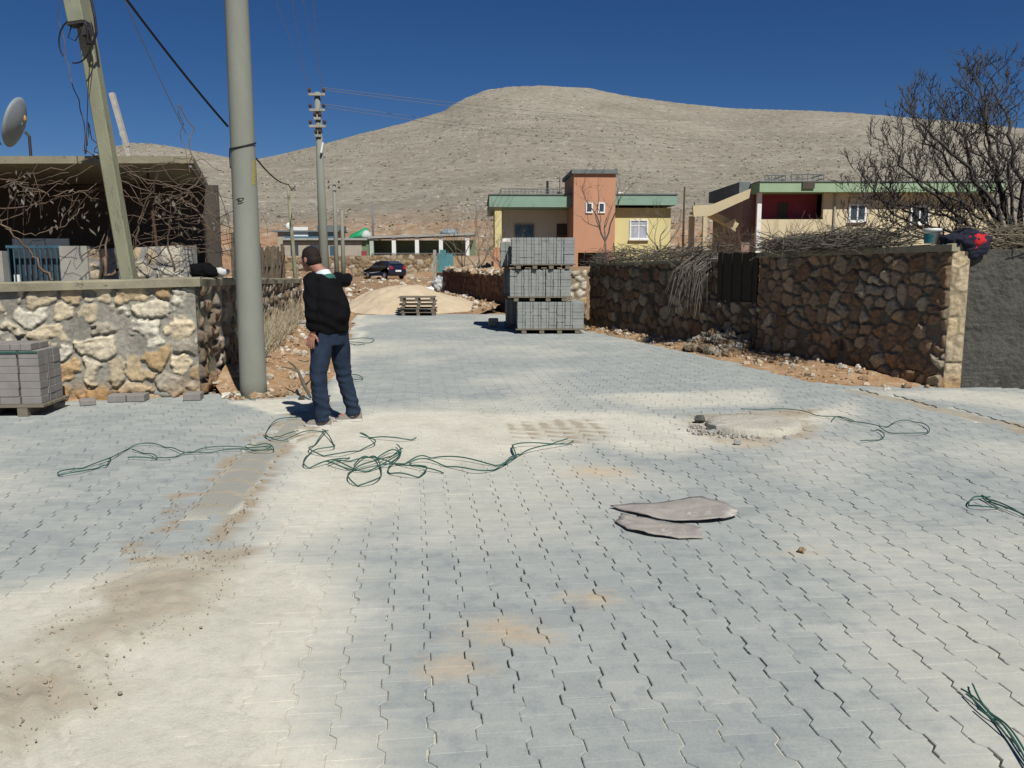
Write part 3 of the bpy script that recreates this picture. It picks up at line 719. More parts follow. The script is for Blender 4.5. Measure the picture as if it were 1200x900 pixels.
def rubble(name, XYZ, count, seed, rmax=0.05, tpow=1.0):
    X, Y, Z = XYZ; rng = random.Random(seed); mb = MB(); n, m = X.shape
    for _ in range(count):
        i = rng.randrange(n); j = int((m - 3) * rng.random() ** tpow)
        r = 0.008 + rmax * rng.random() ** 3
        c = STONE_COLS[rng.randrange(6)]; f = rng.uniform(0.75, 1.15)
        rock(mb, (X[i, j], Y[i, j], Z[i, j] + r * 0.25), r, rng, tuple(q * f for q in c))
    return tag(mb.build(name, MAT['stone']), kind='stuff')
rubble('rubble', vl, 1300, 5, 0.075, 0.9)
rubble('rubble', vr, 520, 6, 0.055, 1.0)

# ================================================================== STONE WALLS
def stone_face(mb, A, B, z0a, z0b, z1a, z1b, side, seed, size=(0.3, 0.22), mortar=0.02, relief=0.05, res=0.02, palette=None, mcol=(0.3, 0.29, 0.26), drop=0.0, warp=0.05, smear=0.0):
    """a face of real stones: displaced grid, colour per stone"""
    A = np.array(A, float); B = np.array(B, float); L = np.hypot(*(B - A)); H = max(z1a - z0a, z1b - z0b)
    ns = max(4, int(L / res)); nz = max(4, int(H / res))
    S, T = np.meshgrid(np.linspace(0, L, ns), np.linspace(0, 1, nz))
    z0 = z0a + (z0b - z0a) * S / L; z1 = z1a + (z1b - z1a) * S / L
    Zw = z0 + (z1 - z0) * T
    u = S + warp * (fbm(S * 4, Zw * 4, seed) - 0.5) * 2 + warp * 0.4 * (fbm(S * 14, Zw * 14, seed + 2) - 0.5)
    v = Zw + warp * (fbm(S * 4, Zw * 4, seed + 3) - 0.5) * 2 + warp * 0.4 * (fbm(S * 14, Zw * 14, seed + 4) - 0.5)
    gu, gv = u / size[0], v / size[1]
    iv = np.floor(gv); f1 = np.full(S.shape, 9.0); f2 = np.full(S.shape, 9.0); idx = np.zeros(S.shape); idy = np.zeros(S.shape)
    for dv in (-1, 0, 1):
        row = iv + dv; off = 0.5 * (np.mod(row, 2)); iu = np.floor(gu - off)
        for du in (-1, 0, 1):
            cu = iu + du
            px = cu + off + 0.5 + 0.75 * (_hash(cu, row, seed) - 0.5); py = row + 0.5 + 0.6 * (_hash(cu, row, seed + 7) - 0.5)
            wgt = 0.30 * (_hash(cu, row, seed + 11) - 0.5)
            d = np.hypot((gu - px), (gv - py)) + wgt
            nf = d < f1
            f2 = np.where(nf, f1, np.minimum(f2, d)); idx = np.where(nf, cu, idx); idy = np.where(nf, row, idy); f1 = np.where(nf, d, f1)
    e = (f2 - f1) * min(size)
    h1 = _hash(idx, idy, seed + 21); h2 = _hash(idx, idy, seed + 22); h3 = _hash(idx, idy, seed + 23)
    mm = mortar * (0.6 + 1.2 * h2)
    b = sstep(mm * 0.55, mm * 0.55 + 0.017 + 0.013 * h3, e)
    if drop: b = b * (h3 > drop)
    if smear: b = b * sstep(smear - 0.1, smear + 0.03, fbm(S * 3.2, Zw * 3.2, seed + 37))
    b = b * sstep(0, 0.02, S) * sstep(0, 0.02, L - S)
    disp = relief * b * (0.55 + 0.7 * h1) + 0.026 * b * (np.abs(fbm(S * 8, Zw * 8, seed + 31) - 0.5) * 3.2 - 0.4) + 0.012 * (fbm(S * 22, Zw * 22, seed + 33) - 0.5)
    tiltx = (h2 - 0.5) * 0.10; disp = disp + b * tiltx * (gv - idy - 0.5) * 0.8
    nrm = np.array([(B - A)[1], -(B - A)[0]]) / L * side
    X = A[0] + (B - A)[0] * S / L + nrm[0] * disp; Y = A[1] + (B - A)[1] * S / L + nrm[1] * disp
    pal = np.array(palette); k = (h1 * 0.999 * len(pal)).astype(int)
    col = pal[k] * (0.78 + 0.42 * h2)[..., None]
    col = col * (0.85 + 0.3 * fbm(S * 6, Zw * 6, seed + 41))[..., None]
    mc = np.array(mcol) * (0.7 + 0.6 * fbm(S * 3, Zw * 3, seed + 43))[..., None]
    cb = sstep(0.15, 0.6, b)[..., None]
    col = mc * (1 - cb) + col * cb
    # soil staining at the foot
    st = (1 - sstep(0.0, 0.34, Zw - z0 + 0.25 * (fbm(S * 3, Zw * 3, seed + 47) - 0.5)))[..., None] * 0.7
    col = col * (1 - st) + np.array([0.38, 0.21, 0.085]) * (0.7 + 0.6 * fbm(S * 8, Zw * 8, seed + 48))[..., None] * st
    mb.grid(X, Y, Zw, col, flip=(side < 0))
def wall_core(mb, A, B, za0, zb0, za1, zb1, thick, side, col):
    A = np.array(A); B = np.array(B); L = np.hypot(*(B - A)); n = np.array([(B - A)[1], -(B - A)[0]]) / L * side
    a0 = A - n * 0.004; b0 = B - n * 0.004; a1 = A - n * thick; b1 = B - n * thick
    p = [(*a0, za0), (*b0, zb0), (*b1, zb0), (*a1, za0), (*a0, za1), (*b0, zb1), (*b1, zb1), (*a1, za1)]
    mb.hexa(p, col)
def coping(parent, mat, A, B, za, zb, back, front, thick, side, seed, name='coping', n=40):
    """slab along a wall top with a slightly uneven edge"""
    A = np.array(A); B = np.array(B); L = np.hypot(*(B - A)); d = (B - A) / L; nr = np.array([d[1], -d[0]]) * side
    mb = MB(); rows = []
    s = np.linspace(0, L, n)
    jit = lambda k: 0.018 * (fbm(s * 2.5, s * 0 + k, seed + k) - 0.5) * 2
    za_ = za + (zb - za) * s / L
    prof = [(front, 0.0, 1), (front + 0.004, thick * 0.85, 2), (front - 0.015, thick, 3), (-back, thick * 1.02, 4), (-back, 0.0, 5)]
    X = np.zeros((len(prof) + 1, n)); Y = X.copy(); Z = X.copy()
    for k, (o, h, q) in enumerate(prof + [prof[0]]):
        oo = o + jit(q); hh = h + (jit(q + 10) * 0.6 if h > 0 else 0)
        X[k] = A[0] + d[0] * s + nr[0] * oo; Y[k] = A[1] + d[1] * s + nr[1] * oo; Z[k] = za_ + hh
    mb.grid(X, Y, Z, None, flip=(side > 0))
    k = len(prof); e0 = [i * n for i in range(k)]; e1 = [i * n + n - 1 for i in range(k)]
    mb.f.append(tuple(e0)); mb.f.append(tuple(e1[::-1])); mb.mi += [0, 0]
    return mb.build(name, mat, parent)
PALE = [(0.51, 0.43, 0.30), (0.50, 0.39, 0.245), (0.44, 0.31, 0.17), (0.57, 0.53, 0.43), (0.46, 0.385, 0.27), (0.52, 0.465, 0.355), (0.36, 0.32, 0.255), (0.54, 0.475, 0.355)]
RED = [(0.31, 0.205, 0.13), (0.27, 0.175, 0.11), (0.36, 0.265, 0.175), (0.32, 0.25, 0.18), (0.25, 0.155, 0.095), (0.42, 0.345, 0.25), (0.30, 0.22, 0.15)]

# --- left garden wall round the vine yard
gw = thing('garden_wall', 'low wall of pale limestone set in grey mortar with concrete coping, turning the corner behind the tall round pole', 'stone wall', (LW_C[0], LW_C[1], 0))
def rel(p, o): return (p[0] - o.location.x, p[1] - o.location.y)
a, c, e = rel(LW_L, gw), (0, 0), rel(LW_E, gw)
mb = MB(); stone_face(mb, a, c, -0.05, -0.05, 1.20, 1.29, 1, 4, (0.33, 0.23), 0.034, 0.045, 0.014, PALE, (0.265, 0.25, 0.21), 0.06, 0.13, 0.40)
mb.build('stone_front', MAT['stone'], gw, True)
mb = MB(); stone_face(mb, c, e, -0.05, -0.05, 1.29, 1.06, 1, 9, (0.26, 0.2), 0.05, 0.06, 0.03, [(0.34, 0.26, 0.17), (0.28, 0.20, 0.13), (0.40, 0.34, 0.26), (0.22, 0.16, 0.11)], (0.15, 0.135, 0.11), 0.2, 0.07)
mb.build('stone_side', MAT['stone'], gw, True)
mb = MB(); wall_core(mb, a, (c[0] - 0.06, c[1]), -0.05, -0.05, 1.20, 1.29, 0.34, 1, None); wall_core(mb, (0.0, 0.06), e, -0.05, -0.05, 1.285, 1.055, 0.34, 1, None)
mb.build('core', MAT['coping'], gw)
coping(gw, MAT['coping'], a, (0.07, 0.0), 1.20, 1.292, 0.34, 0.065, 0.10, 1, 3, n=90)
coping(gw, MAT['coping'], (0.0, 0.05), e, 1.288, 1.06, 0.34, 0.06, 0.10, 1, 5, n=60)

# --- right garden wall, near stretch with its pale quoin end
rw = thing('garden_wall', 'shaded wall of reddish rubble stone with a sunlit squared end, topped by brushwood', 'stone wall', (*RW_N, 0))
m_ = rel(RW_M, rw); dN = Vector((m_[0], m_[1], 0)).normalized(); nL = Vector((-dN.y, dN.x, 0))     # nL faces the road (left)
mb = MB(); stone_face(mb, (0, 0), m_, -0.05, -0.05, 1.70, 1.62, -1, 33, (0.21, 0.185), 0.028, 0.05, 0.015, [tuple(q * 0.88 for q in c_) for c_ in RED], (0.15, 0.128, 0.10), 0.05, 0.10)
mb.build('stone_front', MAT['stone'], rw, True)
ew = (0.205, -0.03)
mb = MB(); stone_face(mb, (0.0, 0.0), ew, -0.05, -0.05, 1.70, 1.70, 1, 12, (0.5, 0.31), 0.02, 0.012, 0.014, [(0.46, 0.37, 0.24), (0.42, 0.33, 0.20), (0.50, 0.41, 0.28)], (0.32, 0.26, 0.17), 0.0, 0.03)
mb.build('quoin_end', MAT['stone'], rw, True)
mb = MB(); wall_core(mb, (0.02 * dN.x, 0.02 * dN.y), m_, -0.05, -0.05, 1.70, 1.62, 0.42, -1, None); mb.build('core', MAT['coping'], rw)
coping(rw, MAT['coping'], (-dN.x * 0.035, -dN.y * 0.035), m_, 1.70, 1.62, 0.40, 0.05, 0.095, -1, 7, n=60)

# --- far stretch
rf = thing('garden_wall', 'dark stone wall between the wooden panel and the stacked paver pallets', 'stone wall', (*RF_N, 0))
m_ = rel(RF_F, rf)
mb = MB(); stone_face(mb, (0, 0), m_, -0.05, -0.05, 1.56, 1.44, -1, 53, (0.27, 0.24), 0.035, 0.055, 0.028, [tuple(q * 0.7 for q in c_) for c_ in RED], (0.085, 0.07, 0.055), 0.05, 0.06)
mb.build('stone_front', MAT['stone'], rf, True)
mb = MB(); wall_core(mb, (0, 0), m_, -0.05, -0.05, 1.56, 1.44, 0.4, -1, None); mb.build('core', MAT['coping'], rf)
coping(rf, MAT['coping'], (0, 0), m_, 1.56, 1.44, 0.4, 0.04, 0.07, -1, 17, n=50)
# sunlit cross wall by the house entrance
gp = thing('entrance_wall', 'short pale sunlit stone wall at the house entrance behind the pallets', 'stone wall', (0.9, 21.6, 0))
mb = MB(); stone_face(mb, (0, 0), (0.98, -0.05), -0.05, -0.05, 1.25, 1.35, 1, 71, (0.26, 0.2), 0.05, 0.04, 0.03, PALE, (0.25, 0.2, 0.14), 0.1, 0.06); mb.build('stone_front', MAT['stone'], gp, True)
mb = MB(); wall_core(mb, (0, 0), (0.98, -0.05), -0.05, -0.05, 1.25, 1.35, 0.35, 1, None); mb.build('core', MAT['coping'], gp)
# --- far dark wall along the road
fw = thing('road_wall', 'low dark red stone wall with loose pale rubble on top, further up the road', 'stone wall', (-0.05, 25.6, 0))
m_ = (-3.05, 12.9)
mb = MB(); stone_face(mb, (0, 0), m_, -0.05, -0.05, 1.08, 1.12, -1, 83, (0.3, 0.24), 0.03, 0.05, 0.05, [(0.15, 0.075, 0.05), (0.11, 0.06, 0.042), (0.19, 0.11, 0.07)], (0.07, 0.045, 0.033), 0.05, 0.06); mb.build('stone_front', MAT['stone'], fw, True)
mb = MB(); wall_core(mb, (0, 0), m_, -0.05, -0.05, 1.08, 1.12, 0.5, -1, None); mb.build('core', MAT['dark_room'], fw)
rng = random.Random(3); mb = MB()
for i in range(170):
    t = rng.random(); rock(mb, (m_[0] * t + rng.uniform(0, 0.45), m_[1] * t + rng.uniform(0, 0.2), 1.10 + rng.uniform(0, 0.14)), rng.uniform(0.05, 0.14), rng, STONE_COLS[rng.randrange(5)])
tag(mb.build('loose_stone', MAT['stone'], fw), kind='stuff')
# dirt and stones at its foot
vf = verge('verge', [(-0.35, 25.9), (-3.1, 38.5)], [(-1.1, 25.0), (-1.9, 29), (-4.3, 38)], 0.25, 0.0, 60, 16, seed=23)
rubble('rubble', vf, 260, 9, 0.11)
# --- plastered wall on the right
pw = thing('plastered_wall', 'rough dark grey cement rendered wall at the right edge', 'rendered wall', (RW_N[0] + 0.215, RW_N[1] + 0.03, 0))
L = 3.6; xs = np.linspace(0, L, 200); zs = np.linspace(-0.05, 1.72, 95); X, Zz = np.meshgrid(xs, zs)
Yy = -0.02 * X * 2.2 - 0.03 * (fbm(X * 5, Zz * 5, 5) - 0.5) - 0.028 * np.abs(fbm(X * 13, Zz * 13, 6) - 0.5) * 2 + 0.02
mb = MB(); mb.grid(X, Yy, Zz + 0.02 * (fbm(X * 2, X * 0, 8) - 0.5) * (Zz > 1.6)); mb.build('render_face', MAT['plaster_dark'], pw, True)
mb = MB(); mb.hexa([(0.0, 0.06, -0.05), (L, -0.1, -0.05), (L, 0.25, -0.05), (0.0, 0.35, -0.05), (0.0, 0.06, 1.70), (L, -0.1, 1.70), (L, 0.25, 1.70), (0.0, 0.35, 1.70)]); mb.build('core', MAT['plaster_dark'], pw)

# --- wooden panel closing the gap
bp = thing('board_panel', 'dark upright plank panel filling the gap between two wall stretches', 'wooden panel', (3.44, 15.36, 0), math.atan2(-1.38, 0.56))
mb = MB()
for i in range(3, 11):
    x = i * 0.134; mb.box(x, x + 0.131, -0.012 * (i % 2), 0.04, 0.86, 1.72 - 0.012 * (i % 3))
mb.build('plank', MAT['wood_dark'], bp)
for z in (1.0, 1.55):
    mb = MB(); mb.beam((0.40, 0.07, z), (1.46, 0.07, z), 0.04, 0.08); mb.build('rail', MAT['wood_dark'], bp)
lw = thing('garden_wall', 'low dark stone stretch below the plank panel', 'stone wall', (3.45, 15.38, 0)); m_ = (0.56, -1.38)
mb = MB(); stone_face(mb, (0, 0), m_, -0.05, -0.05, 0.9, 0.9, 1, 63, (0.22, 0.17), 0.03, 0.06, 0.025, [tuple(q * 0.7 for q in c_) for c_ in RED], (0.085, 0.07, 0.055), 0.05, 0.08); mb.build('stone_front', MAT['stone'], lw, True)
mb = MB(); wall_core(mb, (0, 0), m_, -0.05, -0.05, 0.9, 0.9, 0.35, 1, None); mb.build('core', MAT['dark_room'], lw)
hp = MB(); rng = random.Random(8)
for i in range(170):
    t = rng.random(); q = rng.random()
    x = 3.92 - 0.48 * t - 0.40 * q; y = 14.0 + 1.2 * t - 0.16 * q; z = 0.06 + (1 - q) * 0.34 * (0.6 + 0.4 * math.sin(math.pi * t)) * rng.random() ** 0.7
    k = STONE_COLS[rng.randrange(6)]; rock(hp, (x, y, z), rng.uniform(0.05, 0.13), rng, tuple(s * 0.55 for s in k))  # stone colours darkened to paint in the shade of the wall gap
tag(hp.build('rubble', MAT['stone']), kind='stuff')

# ================================================================== BRUSHWOOD
def brushwood(name, label, path, count, width, height, seed, length=(0.5, 1.1), droop=0.0, mat='brush', zfall=None):
    rng = random.Random(seed); P0 = np.array(path, float)
    o = thing(name, label, 'brushwood', tuple(P0[0])); mb = MB()
    s = np.concatenate([[0], np.cumsum(np.linalg.norm(np.diff(P0, axis=0), axis=1))])
    for i in range(count):
        u = rng.random() * s[-1]; c = Vector([np.interp(u, s, P0[:, k]) - P0[0, k] for k in range(3)])
        k = min(len(P0) - 2, int(np.searchsorted(s, u) - 1) if u > 0 else 0); k = max(k, 0)
        d = Vector(P0[k + 1] - P0[k]).normalized(); n = Vector((-d.y, d.x, 0))
        h = height * rng.random() ** 1.4
        c = c + n * rng.gauss(0, width * 0.4) + Vector((0, 0, h))
        dir_ = (d * rng.choice((-1, 1)) + n * rng.gauss(0, 0.45) + Vector((0, 0, rng.gauss(0.03, 0.22)))).normalized()
        l = rng.uniform(*length); r = rng.uniform(0.003, 0.009); bend = Vector((rng.gauss(0, 0.08), rng.gauss(0, 0.08), rng.gauss(-droop, 0.10))) * l
        pts = [c - dir_ * l / 2, c - dir_ * l * 0.17 + bend * 0.5, c + dir_ * l * 0.17 + bend * 0.55, c + dir_ * l / 2 + bend * -0.3]
        mb.tube(pts, [r, r * 0.9, r * 0.75, r * 0.4], 4, False)
        if rng.random() < 0.6:
            q = pts[2]; e = q + (dir_ + Vector((rng.gauss(0, .5), rng.gauss(0, .5), rng.gauss(0.2, .4)))).normalized() * l * 0.35
            mb.tube([q, (q + e) / 2 + Vector((0, 0, 0.02)), e], [r * 0.6, r * 0.5, r * 0.3], 3, False)
    mb.build('twig', MAT[mat], o)
    return o
brushwood('brushwood_pile', 'long pile of dry grey brushwood lying on the near garden wall coping', [(5.08, 11.55, 1.79), (4.25, 13.9, 1.72)], 640, 0.45, 0.19, 31)
brushwood('brushwood_pile', 'dry twigs heaped on the farther wall beside the wooden panel', [(3.75, 15.45, 1.64), (2.05, 20.4, 1.52)], 380, 0.5, 0.24, 32, (0.5, 1.2))
brushwood('brushwood_pile', 'tangle of dead branches on the dark rendered wall at the right edge', [(5.95, 10.95, 1.72), (7.9, 10.85, 1.72)], 240, 0.4, 0.26, 33, (0.5, 1.3), mat='twig')
# bundle hanging down over the wall
hb = thing('twig_bundle', 'bundle of twigs hanging down the wall face beside the wooden panel', 'brushwood', (3.42, 15.6, 1.6)); mb = MB(); rng = random.Random(12)
for i in range(170):
    x = rng.uniform(-0.35, 0.22); a0 = Vector((x * 0.7 + 0.15, -x * 0.8 + rng.uniform(-.1, .1), rng.uniform(-0.05, 0.12)))
    l = rng.uniform(0.5, 1.05); e = a0 + Vector((-0.32 + rng.gauss(0, 0.09), -0.12 + rng.gauss(0, 0.08), -l)); mid = (a0 + e) / 2 + Vector((-0.13, -0.05, 0.10))
    mb.tube([a0, mid, e], [0.007, 0.006, 0.003], 4, False)
mb.build('twig', MAT['brush'], hb)

# ================================================================== BUCKET AND JACKET ON THE WALL END
bk = thing('bucket', 'white plastic bucket with a dark teal band on the wall end', 'bucket', (5.30, 10.93, 1.795))
mb = MB(); mb.loft([(0, 0, 0, 0.085, 0.085, 0), (0, 0, 0.15, 0.10, 0.10, 0), (0, 0, 0.152, 0.112, 0.112, 0), (0, 0, 0.19, 0.115, 0.115, 0), (0, 0, 0.192, 0.100, 0.100, 0), (0, 0, 0.02, 0.08, 0.08, 0)], 28)
mb.build('pail', MAT['bucket'], bk, True)
mb = MB()
for i in range(7):
    pass
vs = []; k = 14
for z, r in ((0.01, 0.0875), (0.125, 0.1002)):
    for j in range(k): t = math.pi * 0.95 + j / (k - 1) * 1.5; vs.append((r * math.cos(t), r * math.sin(t), z))
mb.add(vs, [(j, j + 1, k + j + 1, k + j) for j in range(k - 1)]); mb.build('label_band', MAT['teal'], bk, True)
mb = MB(); mb.tube([(0.115 * math.cos(t), -0.02 - 0.105 * math.sin(t), 0.165 - 0.03 * math.sin(t)) for t in np.linspace(0, math.pi, 14)], 0.003, 5); mb.build('handle', MAT['black_metal'], bk)
def blobcloth(name, mat, parent, c, r, seed, amp, zscale=1.0, squash=None):
    mb = MB(); mb.ball((0, 0, 0), r, 40, 26)
    out = []
    for v in mb.v:
        p = Vector(v); q = p * 15
        n1 = mnoise.noise(q * 0.55 + Vector((seed, 0, 0))); n2 = 1 - abs(mnoise.noise(q * 1.1 + Vector((0, seed, 0)))) * 2
        p = p * (1 + amp * n1 + amp * 0.6 * n2)
        out.append((p.x + c[0], p.y + c[1], p.z + c[2]))
    mb.v = out
    return mb.build(name, mat, parent, True)
jk = thing('jacket', 'crumpled navy jacket with red lining draped over the wall corner', 'jacket', (5.60, 10.72, 1.76))
blobcloth('body_cloth', MAT['navy_cloth'], jk, (0.0, 0.0, 0.09), (0.20, 0.15, 0.10), 2.0, 0.55)
blobcloth('sleeve', MAT['navy_cloth'], jk, (-0.15, -0.02, 0.06), (0.10, 0.10, 0.075), 7.0, 0.4)
blobcloth('lining', MAT['red_cloth'], jk, (0.135, -0.10, 0.08), (0.10, 0.06, 0.075), 4.0, 0.6)
blobcloth('hem', MAT['navy_cloth'], jk, (0.10, -0.115, -0.02), (0.11, 0.06, 0.11), 11.0, 0.6)
blobcloth('pocket', MAT['red_cloth'], jk, (0.055, -0.155, -0.015), (0.035, 0.02, 0.022), 5.0, 0.4)

# ================================================================== TREES AND VINES
RMIN = [0.004]
def grow(mb, p, d, l, r, lev, rng, up=0.25, kink=0.22, sides=5, split=(2, 3), shrink=0.72, bud=False):
    r = max(r, RMIN[0])
    n = 4; pts = [Vector(p)]; q = Vector(p); dd = Vector(d).normalized()
    for i in range(n):
        dd = (dd + Vector((rng.gauss(0, kink), rng.gauss(0, kink), rng.gauss(0, kink) + up * 0.35))).normalized()
        q = q + dd * l / n; pts.append(q.copy())
    rs = [r * (1 - 0.45 * i / n) for i in range(n + 1)]
    if lev == 0: rs[-1] = r * 0.6
    mb.tube(pts, rs, sides if r > 0.012 else 4 if r > 0.006 else 3, lev == 0)
    if lev > 0:
        for k in range(rng.randint(*split)):
            i = rng.choice((2, 3, 4, 4)) if k else 4
            a = Vector((rng.gauss(0, 1), rng.gauss(0, 1), rng.gauss(0, 0.7)))
            nd = (dd + a.normalized() * rng.uniform(0.5, 0.95) + Vector((0, 0, up))).normalized()
            grow(mb, pts[i], nd, l * shrink * rng.uniform(0.75, 1.15), rs[i] * 0.72, lev - 1, rng, up, kink, sides, split, shrink)
def limb_px(pp, Y0, Y1, r0, r1, mb, rng, twig_l, lev, every=2, up=0.3, n=14, base=(0, 0, 0), twin=True):
    k = len(pp); raw = [Vector(P(x, y, Y0 + (Y1 - Y0) * i / (k - 1))) - Vector(base) for i, (x, y) in enumerate(pp)]
    t = np.linspace(0, k - 1, n)
    pts = [Vector([np.interp(q, range(k), [v[j] for v in raw]) for j in range(3)]) for q in t]
    for i in range(1, n - 1): pts[i] += Vector((rng.gauss(0, .025), rng.gauss(0, .04), rng.gauss(0, .025)))
    rs = [r0 + (r1 - r0) * i / (n - 1) for i in range(n)]
    mb.tube(pts, rs, 7)
    for i in range(3, n, every):
        d = (pts[i] - pts[i - 1]).normalized(); a = Vector((rng.gauss(0, 1), rng.gauss(0, 1), rng.gauss(0, 0.6)))
        grow(mb, pts[i], (d * 0.5 + a.normalized() * 0.9 + Vector((0, 0, 0.35))).normalized(), twig_l * rng.uniform(0.6, 1.15), rs[i] * 0.5, lev, rng, up)
        if twin and i % 2: grow(mb, pts[i], (d * 0.3 - a.normalized() * 0.8 + Vector((-0.35, 0, 0.35))).normalized(), twig_l * rng.uniform(0.7, 1.2), rs[i] * 0.45, lev, rng, up)
    d = (pts[-1] - pts[-2]).normalized(); grow(mb, pts[-1], d, twig_l * 0.7, r1 * 0.9, 1, rng, up)
RMIN[0] = 0.0055
ft = thing('fig_tree', 'large bare fig tree with dense upward twigs behind the right wall', 'tree', (7.75, 13.0, 0.0)); rng = random.Random(21)
B0 = (7.75, 13.0, 0.0); mb = MB()
mb.tube([(0.1, 0, -0.1), (0.03, 0.02, 0.6), (-0.05, 0, 1.2), (-0.12, 0, 1.75)], [0.14, 0.12, 0.11, 0.085], 9); mb.build('trunk', MAT['fig_bark'], ft, True)
mb = MB()
limb_px([(1190, 292), (1182, 250), (1168, 190), (1160, 150), (1150, 90)], 13.0, 13.2, 0.050, 0.013, mb, rng, 0.35, 3, 1, base=B0)
limb_px([(1185, 300), (1165, 230), (1128, 180), (1098, 150), (1072, 125)], 13.0, 12.6, 0.040, 0.010, mb, rng, 0.33, 3, 1, base=B0)
limb_px([(1178, 300), (1140, 262), (1100, 225), (1064, 190), (1048, 165)], 13.0, 12.7, 0.036, 0.010, mb, rng, 0.33, 3, 1, base=B0)
limb_px([(1178, 305), (1130, 278), (1080, 262), (1040, 238), (1018, 205)], 13.0, 13.1, 0.033, 0.008, mb, rng, 0.27, 3, 1, base=B0)
limb_px([(1196, 290), (1200, 220), (1186, 150), (1176, 110), (1165, 80)], 13.0, 13.6, 0.046, 0.011, mb, rng, 0.35, 3, 1, base=B0)
limb_px([(1190, 290), (1150, 215), (1120, 140), (1112, 110)], 13.0, 13.8, 0.036, 0.009, mb, rng, 0.31, 3, 1, base=B0)
limb_px([(1198, 292), (1240, 200), (1250, 120), (1240, 70)], 13.0, 13.3, 0.046, 0.011, mb, rng, 0.35, 3, 1, base=B0)
limb_px([(1180, 298), (1120, 250), (1060, 232), (1012, 222)], 13.0, 13.6, 0.030, 0.007, mb, rng, 0.26, 3, 1, base=B0)
limb_px([(1196, 285), (1215, 240), (1240, 200), (1280, 160)], 13.0, 12.6, 0.040, 0.010, mb, rng, 0.33, 3, 1, base=B0)
for pp_ in ([(1180, 300), (1120, 285), (1060, 268), (1010, 262)], [(1185, 295), (1140, 240), (1085, 205), (1060, 195)], [(1190, 290), (1172, 200), (1140, 160), (1130, 140)], [(1185, 298), (1150, 270), (1110, 200), (1098, 180)], [(1182, 300), (1110, 266), (1062, 240), (1034, 205)], [(1188, 295), (1125, 200), (1085, 155), (1070, 130)], [(1192, 285), (1180, 190), (1160, 130), (1140, 95)], [(1183, 300), (1100, 278), (1055, 255), (1026, 242)]):
    limb_px(pp_, 13.1, 13.0 + rng.uniform(-.5, .6), 0.026, 0.008, mb, rng, 0.30, 3, 1, base=B0)
mb.build('crown', MAT['fig_bark'], ft, True); ft.scale = (1, 1, 0.957)
RMIN[0] = 0.004
def bare_tree(label, base, h, r, seed, lev=3, spread=0.6, mat='bark', name='bare_tree', stems=1, cat='tree', group=None):
    rng = random.Random(seed); o = thing(name, label, cat, base, 0, group); tr = MB(); cr = MB()
    for s in range(stems):
        q = Vector((rng.gauss(0, 0.12) * (stems > 1), rng.gauss(0, 0.12) * (stems > 1), -0.1)); d = Vector((rng.gauss(0, 0.22 if stems == 1 else 0.5), rng.gauss(0, 0.15), 1)).normalized()
        l = h * (0.33 if stems == 1 else 0.22); e = q + d * l
        tr.tube([q, (q + e) / 2 + Vector((rng.gauss(0, .03), 0, 0)), e], [r, r * 0.85, r * 0.7], 6)
        for k in range(4 if stems == 1 else 2):
            a = Vector((rng.gauss(0, 1), rng.gauss(0, 1), 0.2)).normalized()
            grow(cr, e, (d + a * spread).normalized(), h * 0.30, r * 0.6, lev, rng, 0.22)
    tr.build('trunk', MAT[mat], o, True); cr.build('crown', MAT[mat], o, True)
    return o
bare_tree('thin bare sapling standing up from behind the brushwood wall', (4.72, 12.2, 0.4), 2.7, 0.022, 41, 2, 0.45, 'fig_bark', 'sapling')
bare_tree('bare forked tree in front of the orange stair tower', (3.15, 29.0, 1.0), 4.0, 0.05, 52, 3, 0.8, 'bark')
bare_tree('small bare tree in front of the yellow wall window', (5.0, 30.0, 1.0), 2.9, 0.035, 43, 3, 0.8, 'twig')
bare_tree('bare grey bush growing at the road wall near the teal gate', (-1.6, 36.5, 0.4), 4.6, 0.04, 54, 3, 0.9, 'twig', 'bush', 5, 'bush')
bare_tree('bare bush behind the road wall nearest the yellow porch pillar', (-0.3, 31.5, 0.8), 2.4, 0.035, 55, 3, 0.9, 'twig', 'bush', 5, 'bush')
bare_tree('pale thorny shrub in front of the maroon porch', (8.3, 24.0, 0.9), 2.3, 0.025, 56, 3, 0.7, 'twig', 'bush', 7, 'bush')
bare_tree('dry shrub beside the stair pillar of the right house', (6.9, 27.0, 0.9), 2.2, 0.025, 57, 3, 0.7, 'twig', 'bush', 7, 'bush')
bare_tree('grey shrub rising from the brushwood left of the cream house window', (8.9, 25.5, 0.9), 1.9, 0.02, 58, 3, 0.7, 'brush', 'bush', 7, 'bush')

# ================================================================== LEFT HOUSE WITH FLAT ROOF AND VINE
lh = thing('village_house', 'low house with flat concrete roof slab over a dark porch behind the left wall', 'house', (-4.36, 12.0, 0))
zt, zb = 3.0, 2.885
rb = (-1.9, 6.2)
mb = MB(); mb.hexa([(-9, 0, zb), (0, 0, zb + 0.02), (rb[0], rb[1], zb), (-9, 6.2, zb), (-9, 0, zt), (0, 0, zt), (rb[0], rb[1], zt), (-9, 6.2, zt)]); mb.build('roof', MAT['coping'], lh)
mb = MB(); mb.box(-9, -0.95, 3.2, 3.45, 0, zb - 0.002); mb.hexa([(-0.95, 3.2, 0), (-0.75, 3.2, 0), (-1.75, 6.1, 0), (-1.95, 6.1, 0), (-0.95, 3.2, zb - .003), (-0.75, 3.2, zb - .003), (-1.75, 6.1, zb - .003), (-1.95, 6.1, zb - .003)]); mb.box(-9, -1.95, 6.0, 6.1, 0, zb - 0.003); mb.build('wall', MAT['dark_room'], lh)
mb = MB()
